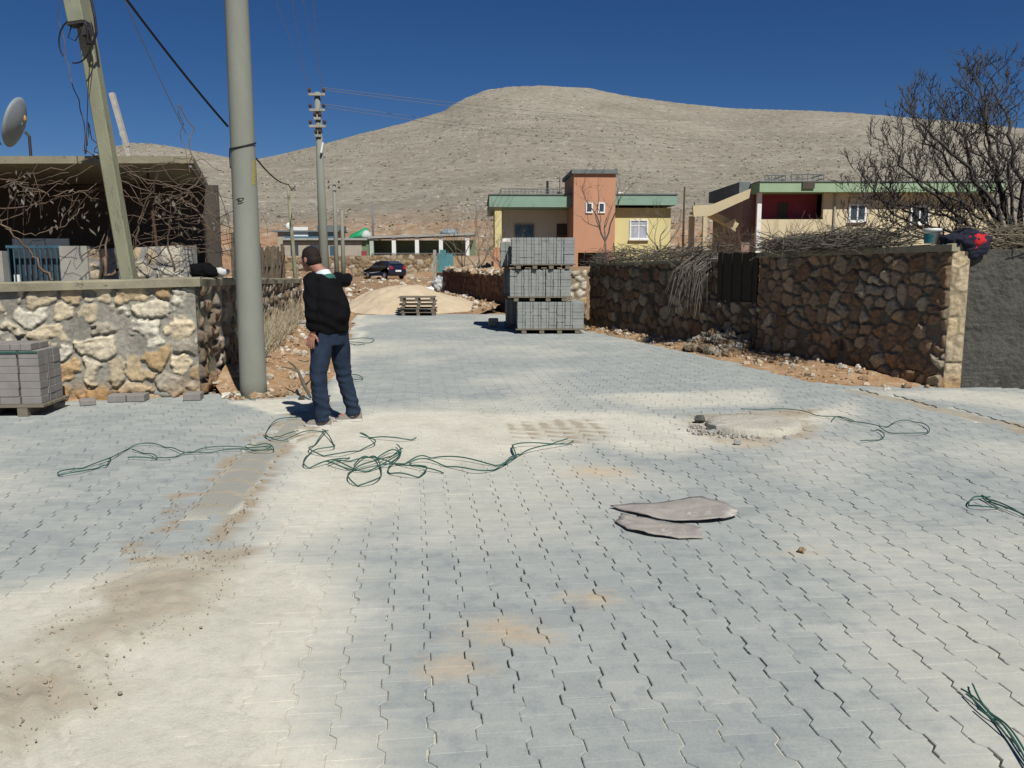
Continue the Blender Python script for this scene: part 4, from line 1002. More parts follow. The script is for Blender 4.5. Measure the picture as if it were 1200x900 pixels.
stone_face(mb, (-1.70, 0.34), (-0.34, 0.34), 0, 0, 1.74, 1.80, 1, 91, (0.36, 0.26), 0.06, 0.03, 0.025, PALE, (0.27, 0.265, 0.25), 0.25, 0.08)
mb.build('porch_parapet', MAT['stone'], lh, True)
mb = MB(); mb.box(-2.10, -1.705, 0.32, 0.55, 0, 1.79); mb.box(-0.335, -0.22, 0.32, 0.55, 0, 1.80); mb.box(-1.70, -0.34, 0.36, 0.55, 0, 1.735); mb.box(-9, -2.92, 0.32, 0.5, 0, 1.72); mb.build('porch_pillar', MAT['concrete'], lh)
wf = MB(); wf.box(-2.92, -2.10, 0.42, 0.46, 1.76, 1.80); o = wf.build('window_grille', MAT['blue_paint'], lh)
mb = MB()
for i in range(11): mb.box(-2.90 + i * 0.077, -2.885 + i * 0.077, 0.425, 0.44, 1.04, 1.76)
mb.build('bar', MAT['blue_paint'], o)
mb = MB(); mb.box(-2.92, -2.10, 0.6, 0.63, 0.9, 1.9); mb.build('window', MAT['glass_dark'], lh)
mb = MB(); mb.box(-2.88, -2.80, 0.50, 0.56, 1.05, 1.38); mb.build('curtain', MAT['white_paint'], lh)
mb = MB(); mb.tube([(-0.05, 0.02, zb - 0.02), (rb[0] + 0.02, rb[1], zb - 0.03)], 0.018, 6); mb.build('gutter', MAT['wire'], lh)
mb = MB(); mb.tube([(-0.85, 0.5, zb), (-0.72, 0.45, 1.2), (-0.7, 0.45, 0)], 0.022, 6); mb.build('porch_post', MAT['rust'], lh)

# satellite dish on the roof
dx, dy = P(30, 185, 13.0)[0], 13.0
sdh = thing('satellite_dish', 'grey satellite dish on a short mast at the front of the left roof', 'satellite dish', (dx, dy, 3.0))
mb = MB(); n = 26; vs = []; fs = []
rings = 7
for i in range(rings + 1):
    q = i / rings; rr = 0.335 * q
    for j in range(n):
        t = 2 * math.pi * j / n; vs.append((rr * math.cos(t), 0.11 - 0.11 * q * q, rr * math.sin(t) * 1.12))
for i in range(rings):
    for j in range(n): fs.append((i * n + j, i * n + (j + 1) % n, (i + 1) * n + (j + 1) % n, (i + 1) * n + j))
mt = Matrix.Rotation(R(-84), 3, 'Z') @ Matrix.Rotation(R(-18), 3, 'X')
cen = Vector((-0.12, 0.0, 0.60))
mb.add([tuple(mt @ Vector(v) + cen) for v in vs] , fs); d_ = mb.build('dish', MAT['dish'], sdh, True)
sm = d_.modifiers.new('thick', 'SOLIDIFY'); sm.thickness = 0.012
mb = MB(); mb.tube([(0.08, 0, 0), (0.08, 0, 0.40), (0.03, 0, 0.46)], 0.022, 8); mb.tube([(0.08, 0, 0.12), (-0.06, 0.05, 0)], 0.009, 5); mb.tube([(0.08, 0, 0.12), (0.2, -0.05, 0)], 0.009, 5); mb.build('mast', MAT['black_metal'], sdh)
mb = MB(); f0 = mt @ Vector((0, -0.1, -0.38)) + cen; f1 = mt @ Vector((0, -0.34, -0.10)) + cen; mb.tube([f0, f1], 0.009, 5); mb.ball(f1, 0.04, 10, 8); mb.build('feed_arm', MAT['black_metal'], sdh)
mb = MB(); lc = mt @ Vector((-0.04, 0.10, 0.10)) + cen; mb.ball(lc, (0.03, 0.03, 0.05), 10, 6); mb.build('lens', simple('amber', (0.5, 0.28, 0.08), None, 5, 0.5, 0), sdh)
# whitewashed prop posts on the roof
tp = thing('timber_post', 'pale weathered timber leaning on the left roof', 'post', (*P(152, 186, 14.0)[:2], 3.0))
mb = MB(); q = Vector(tp.location); mb.beam(Vector(P(153, 187, 14.0)) - q, Vector(P(131, 109, 14.0)) - q, 0.075, 0.075); mb.beam(Vector(P(150, 172, 13.98)) - q, Vector(P(142, 156, 13.98)) - q, 0.05, 0.05)
mb.build('timber', simple('timber_white', (0.42, 0.40, 0.36), (0.30, 0.27, 0.24), 12, 0.9, 0.3), tp)

# leaning square concrete post with meter box and cable loops
lp0 = P(150, 330, 10.75)
lp = thing('concrete_post', 'weathered square concrete post leaning left through vine branches with grey box near its top', 'post', (lp0[0], lp0[1], 0))
def rl(px, py, Y): v = Vector(P(px, py, Y)); return v - lp.location
b0 = rl(151, 325, 10.75); b1 = rl(95, 0, 10.75); dd = (b1 - b0)
mb = MB(); mb.beam(b0 - dd * 0.42, b0 + dd * 1.5, 0.16, 0.165); mb.build('shaft', MAT['old_concrete'], lp, bevel=0.015)
bx = rl(97, 12, 10.6); mb = MB(); mb.box(bx.x - 0.165, bx.x + 0.03, bx.y - 0.12, bx.y + 0.05, bx.z - 0.16, bx.z + 0.24, ry=R(-8)); mb.build('meter_box', simple('box_grey', (0.22, 0.23, 0.17), None, 5, 0.8, 0.2), lp, bevel=0.012)
mb = MB(); mb.box(bx.x + 0.0, bx.x + 0.09, bx.y - 0.10, bx.y, bx.z - 0.30, bx.z - 0.15, ry=R(-8)); mb.tube([rl(100, 34, 10.55), rl(104, 52, 10.55)], 0.03, 8); mb.box(bx.x - 0.145, bx.x + 0.05, bx.y - 0.13, bx.y + 0.04, bx.z - 0.185, bx.z - 0.163, ry=R(-8)); mb.build('clamp', MAT['black_metal'], lp)  # last box is a thin dark plate added to blacken the meter box bottom
mb = MB(); t = np.linspace(0.15, 2 * math.pi - 0.5, 26)
mb.tube([rl(88 - 19 * math.cos(q - 0.9) , 48 - 26 * math.sin(q - 0.9), 10.5) for q in t], 0.009, 6)
mb.tube([rl(105, -10, 10.52), rl(111, 20, 10.5), rl(113, 38, 10.5), rl(109, 52, 10.5), rl(103, 50, 10.5), rl(102, 30, 10.5)], 0.015, 6); mb.tube([rl(86, 22, 10.55), rl(80, 44, 10.5), rl(88, 48, 10.5), rl(95, 36, 10.5), rl(95, 28, 10.5)], 0.007, 5)
mb.tube([rl(106, 60, 10.5), rl(103, 110, 10.6), rl(101, 180, 10.6)], 0.005, 4)
mb.build('cable_loop', MAT['cable'], lp)

# grapevine tangle
gv = thing('grapevine', 'bare brown grapevine trained along the porch front of the left house', 'vine', (-5.2, 11.2, 0)); rng = random.Random(77)
gq = Vector(gv.location)
def vp(px, py, Y): return Vector(P(px, py, Y)) - gq
def vine(mb, pp, Y, r0, r1, jit=0.016, n=20):
    k = len(pp); raw = [vp(x, y, Y + rng.uniform(-0.15, 0.15)) for x, y in pp]; t = np.linspace(0, k - 1, n)
    pts = []
    for q in t:
        i = min(int(q), k - 2); f = q - i; f = f * f * (3 - 2 * f) * 0.5 + f * 0.5
        pts.append(raw[i].lerp(raw[i + 1], f) + Vector((rng.gauss(0, jit), rng.gauss(0, jit), rng.gauss(0, jit))))
    mb.tube(pts, [0.78 * (r0 + (r1 - r0) * i / (n - 1)) for i in range(n)], 5, False)
    return pts
mb = MB()
vine(mb, [(118, 330), (122, 300), (126, 322), (140, 318), (158, 318)], 10.9, 0.035, 0.025); vine(mb, [(145, 320), (158, 285), (168, 245), (186, 200)], 11.0, 0.02, 0.012); vine(mb, [(62, 330), (40, 300), (10, 270), (-20, 240)], 11.0, 0.022, 0.012)
vine(mb, [(120, 322), (128, 270), (140, 230), (125, 190), (100, 175)], 11.1, 0.02, 0.01); vine(mb, [(205, 320), (196, 280), (205, 240), (240, 205)], 11.1, 0.018, 0.01)
mb.build('trunk', MAT['vine'], gv, True)
mb = MB()
CANES = [[(-10, 262), (30, 250), (70, 215), (110, 195), (160, 197)], [(-10, 245), (40, 240), (90, 228), (130, 205), (180, 198), (230, 200)], [(5, 268), (40, 275), (70, 262), (95, 225), (115, 222)], [(-10, 225), (30, 205), (80, 197), (120, 178), (142, 195), (175, 215)],
         [(100, 240), (75, 265), (68, 280)], [(150, 205), (190, 215), (225, 225), (255, 260), (262, 300)], [(165, 200), (200, 190), (235, 186), (262, 205)], [(175, 240), (205, 230), (235, 250), (250, 280), (240, 310)],
         [(20, 215), (60, 230), (85, 222), (125, 235), (135, 260)], [(100, 180), (96, 130), (78, 72), (70, 25), (68, -20)], [(101, 170), (104, 140), (112, 178), (130, 190)], [(222, 190), (226, 150), (208, 122), (214, 165), (224, 200)],
         [(180, 250), (215, 280), (255, 275)], [(170, 310), (200, 285), (240, 295), (258, 270)], [(95, 300), (150, 275), (190, 300), (215, 320)], [(108, 300), (135, 262), (145, 300), (160, 320)]]
for c_ in CANES: vine(mb, c_, 11.3, 0.010, 0.005)
for i in range(66):      # hanging tangle at both ends of the porch front
    if i < 20: x, y = rng.uniform(-15, 150), rng.uniform(195, 240)
    else: x, y = rng.uniform(165, 262), rng.uniform(192, 300)
    d = rng.choice((-1, 1)); l = rng.uniform(25, 90)
    vine(mb, [(x, y), (x + d * l * 0.4, y + rng.uniform(-14, 14)), (x + d * l * 0.8, y + rng.uniform(-18, 34)), (x + d * l * rng.uniform(0.6, 1.1), y + rng.uniform(0, 60))], rng.uniform(10.9, 12.4), rng.uniform(0.004, 0.009), 0.003, 0.012, 9)
mb.build('cane', MAT['vine'], gv, True)
mb = MB()
for i in range(120):
    x, y = rng.choice(((68, 262), (118, 240), (30, 220), (200, 240), (232, 262), (85, 240), (20, 230))); p = vp(x + rng.gauss(0, 12), y + rng.gauss(0, 14), rng.uniform(11, 11.6))
    q = Vector((rng.gauss(0, .03), rng.gauss(0, .03), -rng.uniform(0.03, 0.1))); w_ = Vector((rng.uniform(.008, .02), rng.gauss(0, .01), 0)); mb.add([p, p + w_ + q * 0.5, p + q, p - w_ + q * 0.5], [(0, 1, 2, 3)])
tag(mb.build('dry_leaf', MAT['brush'], gv), kind='stuff')

# brick and junk on the wall corner
bg_ = thing('rag_bundle', 'dark crumpled rag with pale scraps on the left wall corner coping', 'rags', (*P(243, 318, 10.7)[:2], 1.40))
blobcloth('dark_rag', MAT['cloth_black'], bg_, (-0.08, 0.1, 0.06), (0.16, 0.10, 0.08), 3.0, 0.5); blobcloth('pale_rag', MAT['bag'], bg_, (0.12, 0.14, 0.04), (0.09, 0.06, 0.045), 9.0, 0.5)

# ================================================================== POLES AND WIRES
bp0 = G(293, 466)
bpole = thing('utility_pole', 'tall thick round concrete pole at left wall corner, bearing black mark and yellow smear', 'utility pole', (bp0[0], bp0[1] + 0.15, 0))
mb = MB(); k = 24; mb.tube([(0, 0, -0.2 + 9.2 * i / k) for i in range(k + 1)], [0.156 - 0.0062 * (9.2 * i / k) for i in range(k + 1)], 40); mb.build('shaft', MAT['pole_concrete'], bpole, True)
def on_pole(px, py, lift=0.003):
    z = P(px, py, bpole.location.y - 0.14)[2]; r = 0.156 - 0.0062 * (z + 0.2) + lift
    X = P(px, py, bpole.location.y - 0.13)[0] - bpole.location.x
    X = max(-r * 0.99, min(r * 0.99, X)); return Vector((X, -math.sqrt(r * r - X * X), z))
mb = MB()
for st in ([(277, 234), (280, 232.5), (286, 232)], [(278, 233), (280, 235.5), (279, 238.5)], [(280, 233.5), (283, 235.8), (286, 233)], [(279, 238.8), (282.5, 238.4), (285.5, 236.8)], [(279, 236), (282.5, 236.2)]):
    mb.tube([on_pole(x, y) for x, y in st], 0.0042, 5)
mb.build('painted_mark', MAT['black_mark'], bpole)
mb = MB(); rows = []
for i in range(16):
    py = 186 + i * 2.0
    rows.append([on_pole(x + 0.35 * math.sin(i * 2.3), py, 0.0022) for x in np.linspace(293.4 + 0.9 * abs(math.sin(i * 1.1)), 296.2, 5)])
mb.add([p for r_ in rows for p in r_], [(i * 5 + j, i * 5 + j + 1, (i + 1) * 5 + j + 1, (i + 1) * 5 + j) for i in range(15) for j in range(4)]); mb.build('yellow_smear', MAT['yellow_mark'], bpole, True)
def ring_on(zc, slope, r=0.008):
    pts = []
    for j in range(33):
        t = 2 * math.pi * j / 32; R_ = 0.156 - 0.0062 * (zc + 0.2) + 0.006; pts.append((R_ * math.cos(t), R_ * math.sin(t), zc + slope * math.cos(t) + 0.03 * math.sin(t)))
    return pts
mb = MB(); zc = P(282, 171, bpole.location.y)[2]; mb.tube(ring_on(zc, 0.03), 0.009, 5, False); mb.tube([Vector((-0.148, 0, zc - 0.03)), Vector((-0.155, 0, zc - 0.12)), Vector((-0.15, -0.01, zc - 0.25))], 0.007, 5); mb.build('wire_tie', MAT['cable'], bpole)

def wire(name, label, pts, r, mat, cat='cable', sag=0.0, n=18, group=None):
    pts = [Vector(p) for p in pts]; o = thing(name, label, cat, tuple(pts[0]), 0, group); q0 = pts[0].copy(); out = []
    for a_, b_ in zip(pts[:-1], pts[1:]):
        for i in range(n):
            t = i / n; p = a_.lerp(b_, t); p = p - Vector((0, 0, sag * 4 * t * (1 - t))); out.append(p - q0)
    out.append(pts[-1] - q0)
    mb = MB(); mb.tube(out, r, 5); m = mb.mesh(name, MAT[mat]); 
    ob = bpy.data.objects.new(name, m); C.objects.link(ob); ob.location = q0
    for k_ in ('label', 'category', 'group'):
        if k_ in o: ob[k_] = o[k_]
    bpy.data.objects.remove(o)
    return ob
py_ = bpole.location.y
wire('overhead_cable', 'thick black cable slanting down from the top left to the tall round pole', [P(140, -12, 8.4), P(267, 148, py_), ], 0.013, 'cable', sag=0.03)
wire('overhead_cable', 'thin dark cable running from the tall round pole down behind the left wall', [P(299, 184, py_ + 0.1), P(338, 216, 17), P(346, 218, 20.5)], 0.011, 'cable', sag=0.08)
wire('overhead_cable', 'thin pale wire slanting down the sky between leaning post and tall pole', [P(143, -6, 12.0), P(218, 156, 14.0)], 0.007, 'wire', sag=0.04)
# crossarm pole in the middle distance
cp = thing('utility_pole', 'concrete utility pole with several crossarms and insulators standing behind the man', 'utility pole', (P(379, 300, 26.0)[0] + 0.03, 26.0, -0.05))
mb = MB(); mb.tube([(0, 0, 0), (-0.03, 0, 3.2), (-0.06, 0, 6.5)], [0.17, 0.125, 0.085], 14); mb.build('shaft', MAT['pole_concrete'], cp, True)
for zz, hw_ in ((6.42, 0.24), (5.98, 0.23), (5.74, 0.10), (5.52, 0.24), (5.25, 0.09)):
    mb = MB(); mb.box(-0.055 - hw_, -0.055 + hw_, -0.15, -0.07, zz - 0.035, zz + 0.035); ca = mb.build('crossarm', MAT['concrete'], cp)
    for sgn in (-1, 1):
        mb = MB(); x = -0.055 + sgn * (hw_ - 0.03); mb.tube([(x, -0.11, zz + 0.035), (x, -0.11, zz + 0.07), (x, -0.11, zz + 0.08), (x, -0.11, zz + 0.16), (x, -0.11, zz + 0.17)], [0.015, 0.015, 0.045, 0.05, 0.02], 8); mb.build('insulator', MAT['rust'], ca, True)
mb = MB(); mb.box(0.05, 0.10, -0.22, -0.1, 4.75, 5.05, ry=R(12)); mb.build('street_lamp_head', MAT['white_paint'], cp)
for i, (x0, zz) in enumerate(((-0.25, 6.56), (0.13, 6.56), (-0.24, 6.12), (0.12, 6.12))):
    a_ = Vector((cp.location.x - 0.055 + x0 + 0.055, 25.9, zz)); e_ = P((318, 352, 340, 366)[i], (-14, -14, -12, -12)[i], 12.0)
    wire('power_line', 'faint overhead line running from the crossarm pole towards the viewer', [a_, e_], 0.004, 'wire', 'power line', 0.05, group='power lines from the crossarm pole')
for i, (zz, ex, ey) in enumerate(((6.56, 517, 131), (6.50, 522, 135), (6.1, 472, 142), (6.02, 476, 146))):
    wire('power_line', 'faint overhead line crossing the sky to the right of the crossarm pole', [(cp.location.x + 0.12, 25.9, zz), P(ex + 300, ey + (ey - 122) * 1.0, 80.0)], 0.008, 'wire', 'power line', 0.3, group='power lines to the right of the crossarm pole')
def plain_pole(label, px, ptop, Y, r, mat, name='utility_pole', arms=False, lean=0.0, group=None):
    x = P(px, 300, Y)[0]; zt_ = P(px, ptop, Y)[2]; g0 = gz(x, Y) if Y > 22 else 0
    o = thing(name, label, 'utility pole' if name == 'utility_pole' else 'post', (x, Y, g0 - 0.05), 0, group); h = zt_ - g0
    mb = MB(); mb.tube([(0, 0, 0), (lean * 0.5, 0, h * 0.5), (lean, 0, h)], [r, r * 0.85, r * 0.65], 10); mb.build('shaft', MAT[mat], o, True)
    if arms:
        for q in (0.985, 0.93):
            mb = MB(); mb.box(lean - 0.4, lean + 0.4, -0.16, -0.06, h * q - 0.05, h * q + 0.05); a_ = mb.build('crossarm', MAT['concrete'], o)
            for s_ in (-0.35, 0.35):
                mb = MB(); mb.tube([(lean + s_, -0.11, h * q + .05), (lean + s_, -0.11, h * q + .22)], [0.05, 0.06], 6); mb.build('insulator', MAT['rust'], a_)
    return o
plain_pole('thin grey post leaning at the far end of the left wall', 348, 208, 20.8, 0.055, 'old_concrete', 'concrete_post', lean=-0.16)
plain_pole('distant slim concrete pole just right of the crossarm pole', 394, 213, 60.0, 0.17, 'pole_concrete', arms=True)
plain_pole('distant shorter concrete pole beside the green fronted house', 402, 246, 62.0, 0.16, 'pole_concrete')
plain_pole('thin far pole on the slope above the green fronted house', 438, 237, 96.0, 0.13, 'far_wire')
plain_pole('thin far pole on the slope between the two large houses', 800, 218, 70.0, 0.10, 'rust')
plain_pole('thin rusty pole right of the yellow wall', 812, 236, 62.0, 0.06, 'rust', 'metal_post')

# palings behind the far part of the left wall
pf = thing('paling_fence', 'tall rough fence of grey sticks behind the far part of the left wall', 'fence', (-4.75, 14.6, 0)); rng = random.Random(4); mb = MB()
for i in range(52):
    t = i / 51; x = -0.62 * t + rng.gauss(0, .02); y = 5.6 * t; h = 1.65 + rng.uniform(0, 0.35) + 0.12 * math.sin(t * 7)
    mb.beam((x, y, 0), (x + rng.gauss(0, .05), y + rng.gauss(0, .05), h), rng.uniform(0.03, 0.07), 0.03)
mb.build('paling', simple('old_stick', (0.16, 0.125, 0.09), (0.09, 0.07, 0.05), 9, 0.95, 0.3), pf)
mb = MB(); mb.beam((0.03, 0, 1.45), (-0.59, 5.6, 1.5), 0.03, 0.06); mb.build('rail', MAT['wood_grey'], pf)
brushwood('dry_weeds', 'dry pale weeds and stalks growing along the foot of the left side wall', [(-3.75, 11.2, 0.22), (-5.2, 19.3, 0.22)], 10, 0.2, 0.2, 3)
dw = bpy.data.objects['dry_weeds']; dw['category'] = 'weeds'; mb = MB(); rng = random.Random(14)
for o in list(dw.children): bpy.data.objects.remove(o)
for i in range(900):
    t = rng.random(); b = Vector((-1.45 * t + rng.uniform(0.0, 0.45), 8.1 * t, 0.0)); l = rng.uniform(0.15, 0.65)
    e = b + Vector((rng.gauss(0.05, 0.12), rng.gauss(0, 0.12), l)); mb.tube([b, (b + e) / 2 + Vector((rng.gauss(0, .04), rng.gauss(0, .04), 0.02)), e], [0.005, 0.004, 0.002], 3, False)
mb.build('stalk', simple('stalk', (0.36, 0.31, 0.22), (0.22, 0.18, 0.12), 8, 0.95, 0.1), dw)

# ================================================================== CENTRE HOUSE
def window(parent, x0, x1, y, z0, z1, frame='white_paint', pane='curtain', fw=0.06, mull=1, trans=0.68, depth=0.06, sill=True):
    mb = MB()
    mb.box(x0, x0 + fw, y - depth, y + 0.02, z0, z1); mb.box(x1 - fw, x1, y - depth, y + 0.02, z0, z1)
    mb.box(x0 + fw, x1 - fw, y - depth, y + 0.02, z0, z0 + fw); mb.box(x0 + fw, x1 - fw, y - depth, y + 0.02, z1 - fw, z1)
    for i in range(mull):
        x = x0 + (x1 - x0) * (i + 1) / (mull + 1); mb.box(x - fw * 0.35, x + fw * 0.35, y - depth * 0.8, y + 0.01, z0 + fw, z1 - fw)
    if trans: z = z0 + (z1 - z0) * trans; mb.box(x0 + fw, x1 - fw, y - depth * 0.75, y + 0.005, z - fw * 0.35, z + fw * 0.35)
    f = mb.build('window', MAT[frame], parent)
    mb = MB(); mb.box(x0 + fw * 0.5, x1 - fw * 0.5, y - depth * 0.4, y + 0.012, z0 + fw * 0.5, z1 - fw * 0.5); mb.build('pane', MAT[pane], f)
    if sill: mb = MB(); mb.box(x0 - 0.05, x1 + 0.05, y - depth - 0.08, y, z0 - 0.06, z0 - 0.003); mb.build('sill', MAT['white_paint'], f)
    return f
ch = thing('village_house', 'yellow single storey house with orange stair tower and green roof fascia', 'house', (-1.15, 45.0, 0.9), math.atan(0.04))
def hz(py, Y=45.0): return P(600, py, Y)[2] - 0.9
def hx(px, Y=45.0): return P(px, 300, Y)[0] + 1.15
zf0, zf1 = hz(242.5), hz(227)
yl = MB()
yl.box(0.35, 0.55, 2.3, 9.0, 0, zf0 - .003); yl.box(hx(671), hx(789), 0.5, 0.75, 0, zf0 - .003); yl.box(hx(789) - 0.25, hx(789), 0.752, 9.0, 0, zf0 - .003); yl.box(0.55, hx(789) - 0.252, 8.7, 9.0, 0, zf0 - .003)
yl.build('wall', MAT['yellow'], ch)
mb = MB(); mb.box(0.56, hx(671) - 0.003, 2.4, 2.6, 0, zf0 - 0.004); mb.build('porch_wall', MAT['porch_wall'], ch)
mb = MB(); mb.box(0.1, hx(668), 0.3, 2.4, 0, 0.6); mb.build('porch_floor', MAT['concrete'], ch)
mb = MB(); mb.box(hx(580), hx(588), 0.15, 0.5, 0.0, zf0 - 0.003); mb.build('porch_pillar', MAT['yellow'], ch)
mb = MB(); mb.box(hx(578.5), hx(588.6), 0.10, 0.55, 0.0, hz(290)); mb.build('pillar_base', MAT['orange'], ch)
mb = MB(); mb.box(hx(588.8), hx(601), 0.2, 0.32, hz(292), hz(279)); mb.build('balustrade', MAT['white_paint'], ch)
mb = MB(); mb.box(-0.02, hx(668), 0.0, 9.3, zf0, zf1 - 0.06); mb.box(hx(668) + 0.002, hx(793.5), 0.0, 9.3, zf0 + 0.12, zf1 - 0.03); mb.build('roof', MAT['green_fascia'], ch)
mb = MB(); mb.box(-0.06, hx(668), -0.05, 9.35, zf1 - 0.058, zf1); mb.box(hx(668) + 0.003, hx(793.5) + 0.05, -0.05, 9.35, zf1 - 0.028, zf1 + 0.03); mb.build('roof_edge', MAT['roof_edge'], ch)
# tower
ty = -0.7; tz = hz(203, 44.2); x0, x1 = hx(671.5, 44.2), hx(720.5, 44.2)
mb = MB(); mb.box(x0, x1, ty, 4.0, hz(296, 44.3), tz); mb.box(x0, x0 + 0.25, ty, 4, 0, hz(296, 44.3) - .002); mb.box(x1 - 0.5, x1, ty, 4, 0, hz(296, 44.3) - .002); mb.build('stair_tower', MAT['orange'], ch)
mb = MB(); mb.box(x0 - 0.12, x1 + 0.08, ty - 0.14, 4.2, tz + .002, tz + 0.20); mb.build('tower_roof', MAT['roof_edge'], ch)
mb = MB(); mb.box(x0 + 0.252, x1 - 0.502, ty + 0.8, ty + 0.9, 0, hz(296.5, 44.3)); mb.build('basement_opening', MAT['dark_room'], ch)
for a_, b_ in ((685.5, 694), (700, 708.3)):
    window(ch, hx(a_, 44.25), hx(b_, 44.25), ty - 0.004, hz(249.5, 44.25), hz(236.7, 44.25), fw=0.075, mull=0, trans=0, pane='glass_dark', sill=False)
window(ch, hx(740), hx(762), 0.498, hz(280), hz(256.5), mull=1, fw=0.07)
window(ch, hx(605, 47.3), hx(628, 47.3), 2.398, hz(281, 47.3), hz(262.5, 47.3), frame='wire', pane='tarp_blue', mull=0, trans=0, sill=False)
d_ = MB(); d_.box(hx(654.5, 47.2), hx(671, 47.2), 2.36, 2.398, 0.6, hz(262, 47.2)); dr = d_.build('door', MAT['dark_room'], ch)
mb = MB(); mb.box(hx(655, 47.2), hx(671, 47.2) - .01, 2.33, 2.358, 0.6, hz(275, 47.2)); mb.build('door_panel', simple('door_wood', (0.17, 0.09, 0.05), None, 5, 0.7, 0.1), dr)
mb = MB()
for zz in (hz(219), hz(222.5)): mb.tube([(hx(588), 1.2, zz), (hx(660), 1.2, zz)], 0.02, 5)
for px in np.linspace(588, 660, 16): mb.tube([(hx(px), 1.2, zf1), (hx(px), 1.2, hz(219))], 0.018, 5)
mb.tube([(hx(588), 1.2, hz(219)), (hx(588), 5, hz(219))], 0.02, 5); mb.build('roof_railing', MAT['roof_edge'], ch)
mb = MB(); mb.tube([(hx(644.5), 1.8, zf1), (hx(644.5), 1.8, hz(208))], 0.065, 8); mb.build('chimney_pipe', MAT['black_metal'], ch)
mb = MB(); mb.tube([(hx(658), 1.6, zf1), (hx(658), 1.6, hz(221))], 0.07, 8); mb.tube([(hx(659), 1.6, zf1), (hx(659), 1.6, hz(203))], 0.02, 5); mb.build('vent_pipe', MAT['black_metal'], ch)
mb = MB(); mb.box(hx(727), hx(733), 0.9, 1.3, zf1 + .03, zf1 + 0.18); mb.build('roof_vent', MAT['white_paint'], ch)

# ================================================================== RIGHT HOUSE
rh = thing('village_house', 'cream house with maroon porch, pale green fascia and outside concrete stair to its roof', 'house', (11.0, 42.0, 0.9))
def sz(py, Y=42.0): return P(600, py, Y)[2] - 0.9
def sx_(px, Y=42.0): return P(px, 300, Y)[0] - 11.0
f0, f1 = sz(225), sz(212)
mb = MB(); mb.box(sx_(967), sx_(1165), 0.6, 0.85, 0, f0 - .003); mb.box(sx_(1165) - .25, sx_(1165), 0.852, 8, 0, f0 - .003); mb.box(0.9, sx_(1165), 8, 8.2, 0, f0); mb.build('wall', MAT['cream'], rh)
mb = MB(); mb.box(sx_(893), sx_(967) - 0.003, 1.5, 1.7, 0, f0 - .003); mb.build('porch_wall', MAT['maroon'], rh)
mb = MB(); mb.box(sx_(890), sx_(966.8), 0.45, 0.6, 0, sz(256.5)); mb.build('porch_parapet', MAT['cream'], rh)
mb = MB(); mb.box(sx_(888), sx_(893), 0.4, 0.62, 0, f0 - .003); mb.build('porch_pillar', MAT['white_paint'], rh)
mb = MB(); mb.box(sx_(866, 44), sx_(889, 43), 1.8, 2.3, 0, f0 - .003); mb.box(sx_(866, 44), sx_(866, 44) + 0.25, 2.302, 8, 0, f0 - .004); mb.build('side_wall', MAT['pink_wall'], rh)
mb = MB(); mb.box(sx_(887), sx_(1172), 0.0, 8.4, f0, f1 - 0.05); mb.build('roof', MAT['green_pale'], rh)
mb = MB(); mb.box(sx_(886.5), sx_(1172.5), -0.05, 8.45, f1 - 0.048, f1); mb.build('roof_edge', MAT['roof_edge'], rh)
mb = MB(); mb.box(sx_(861, 44), sx_(887) - .01, 1.6, 8.3, f0, sz(214, 44)); mb.build('side_roof', MAT['roof_edge'], rh)
window(rh, sx_(997), sx_(1018), 0.598, sz(259), sz(238), fw=0.09, mull=1, trans=0, pane='glass_dark')
window(rh, sx_(1070), sx_(1092), 0.598, sz(262), sz(240), fw=0.09, mull=1, trans=0, pane='glass_dark')
d_ = MB(); d_.box(sx_(909, 43.5), sx_(920, 43.5), 1.45, 1.498, 0.9, sz(238, 44)); d_.build('door', MAT['dark_room'], rh)
mb = MB(); mb.tube([(sx_(980), 0.55, f0), (sx_(980), 0.55, 0)], 0.06, 8); mb.build('drain_pipe', MAT['concrete'], rh)
# outside stair: landing on two legs, upper flight to the roof, lower flight behind
Y = 41.4
def sp(px, py, dy=0.0): v = P(px, py, Y + dy); return (v[0] - 11.0, v[1] - 42.0, v[2] - 0.9)
st = MB()
def slab(pp, y0, y1):
    a_ = [sp(*p, y0) for p in pp]; b_ = [sp(p[0], p[1], y0) for p in pp]; b_ = [(q[0], q[1] + (y1 - y0), q[2]) for q in b_]
    n_ = len(pp); st.add(a_ + b_, [tuple(range(n_ - 1, -1, -1)), tuple(range(n_, 2 * n_))] + [(i, (i + 1) % n_, n_ + (i + 1) % n_, n_ + i) for i in range(n_)])
slab([(813, 254), (832, 253), (878, 232), (880, 221), (834, 240), (812, 241)], 0.0, 0.22)
slab([(815, 250), (832, 250), (834, 247), (815, 247)], 0.225, 1.6)
slab([(833, 252), (878, 231), (878, 228), (833, 249)], 0.225, 1.2)
slab([(830, 252), (862, 268), (866, 262), (838, 248)], 1.3, 2.2)
slab([(850, 262), (862, 272), (862, 256), (850, 262)], 1.0, 1.3)
st.build('stair', MAT['cream_beam'], rh)
mb = MB(); v0 = sp(824.5, 252); mb.box(v0[0], v0[0] + 0.2, v0[1] + 0.01, v0[1] + 0.25, 0, v0[2]); mb.box(v0[0] - 0.40, v0[0] - 0.16, v0[1] + 1.2, v0[1] + 1.5, 0, v0[2]); mb.build('stair_leg', MAT['cream_beam'], rh)
mb = MB()
for (a_, b_, t_) in ((897, 921, 204), (928, 966, 203)):
    for zz in (t_, t_ + 5): mb.tube([(sx_(a_), 0.6, sz(zz)), (sx_(b_), 0.6, sz(zz)), (sx_(b_), 2.5, sz(zz))], 0.025, 5)
    for px in np.linspace(a_, b_, 7): mb.tube([(sx_(px), 0.6, f1), (sx_(px), 0.6, sz(t_))], 0.022, 5)
mb.build('roof_railing', MAT['roof_edge'], rh)
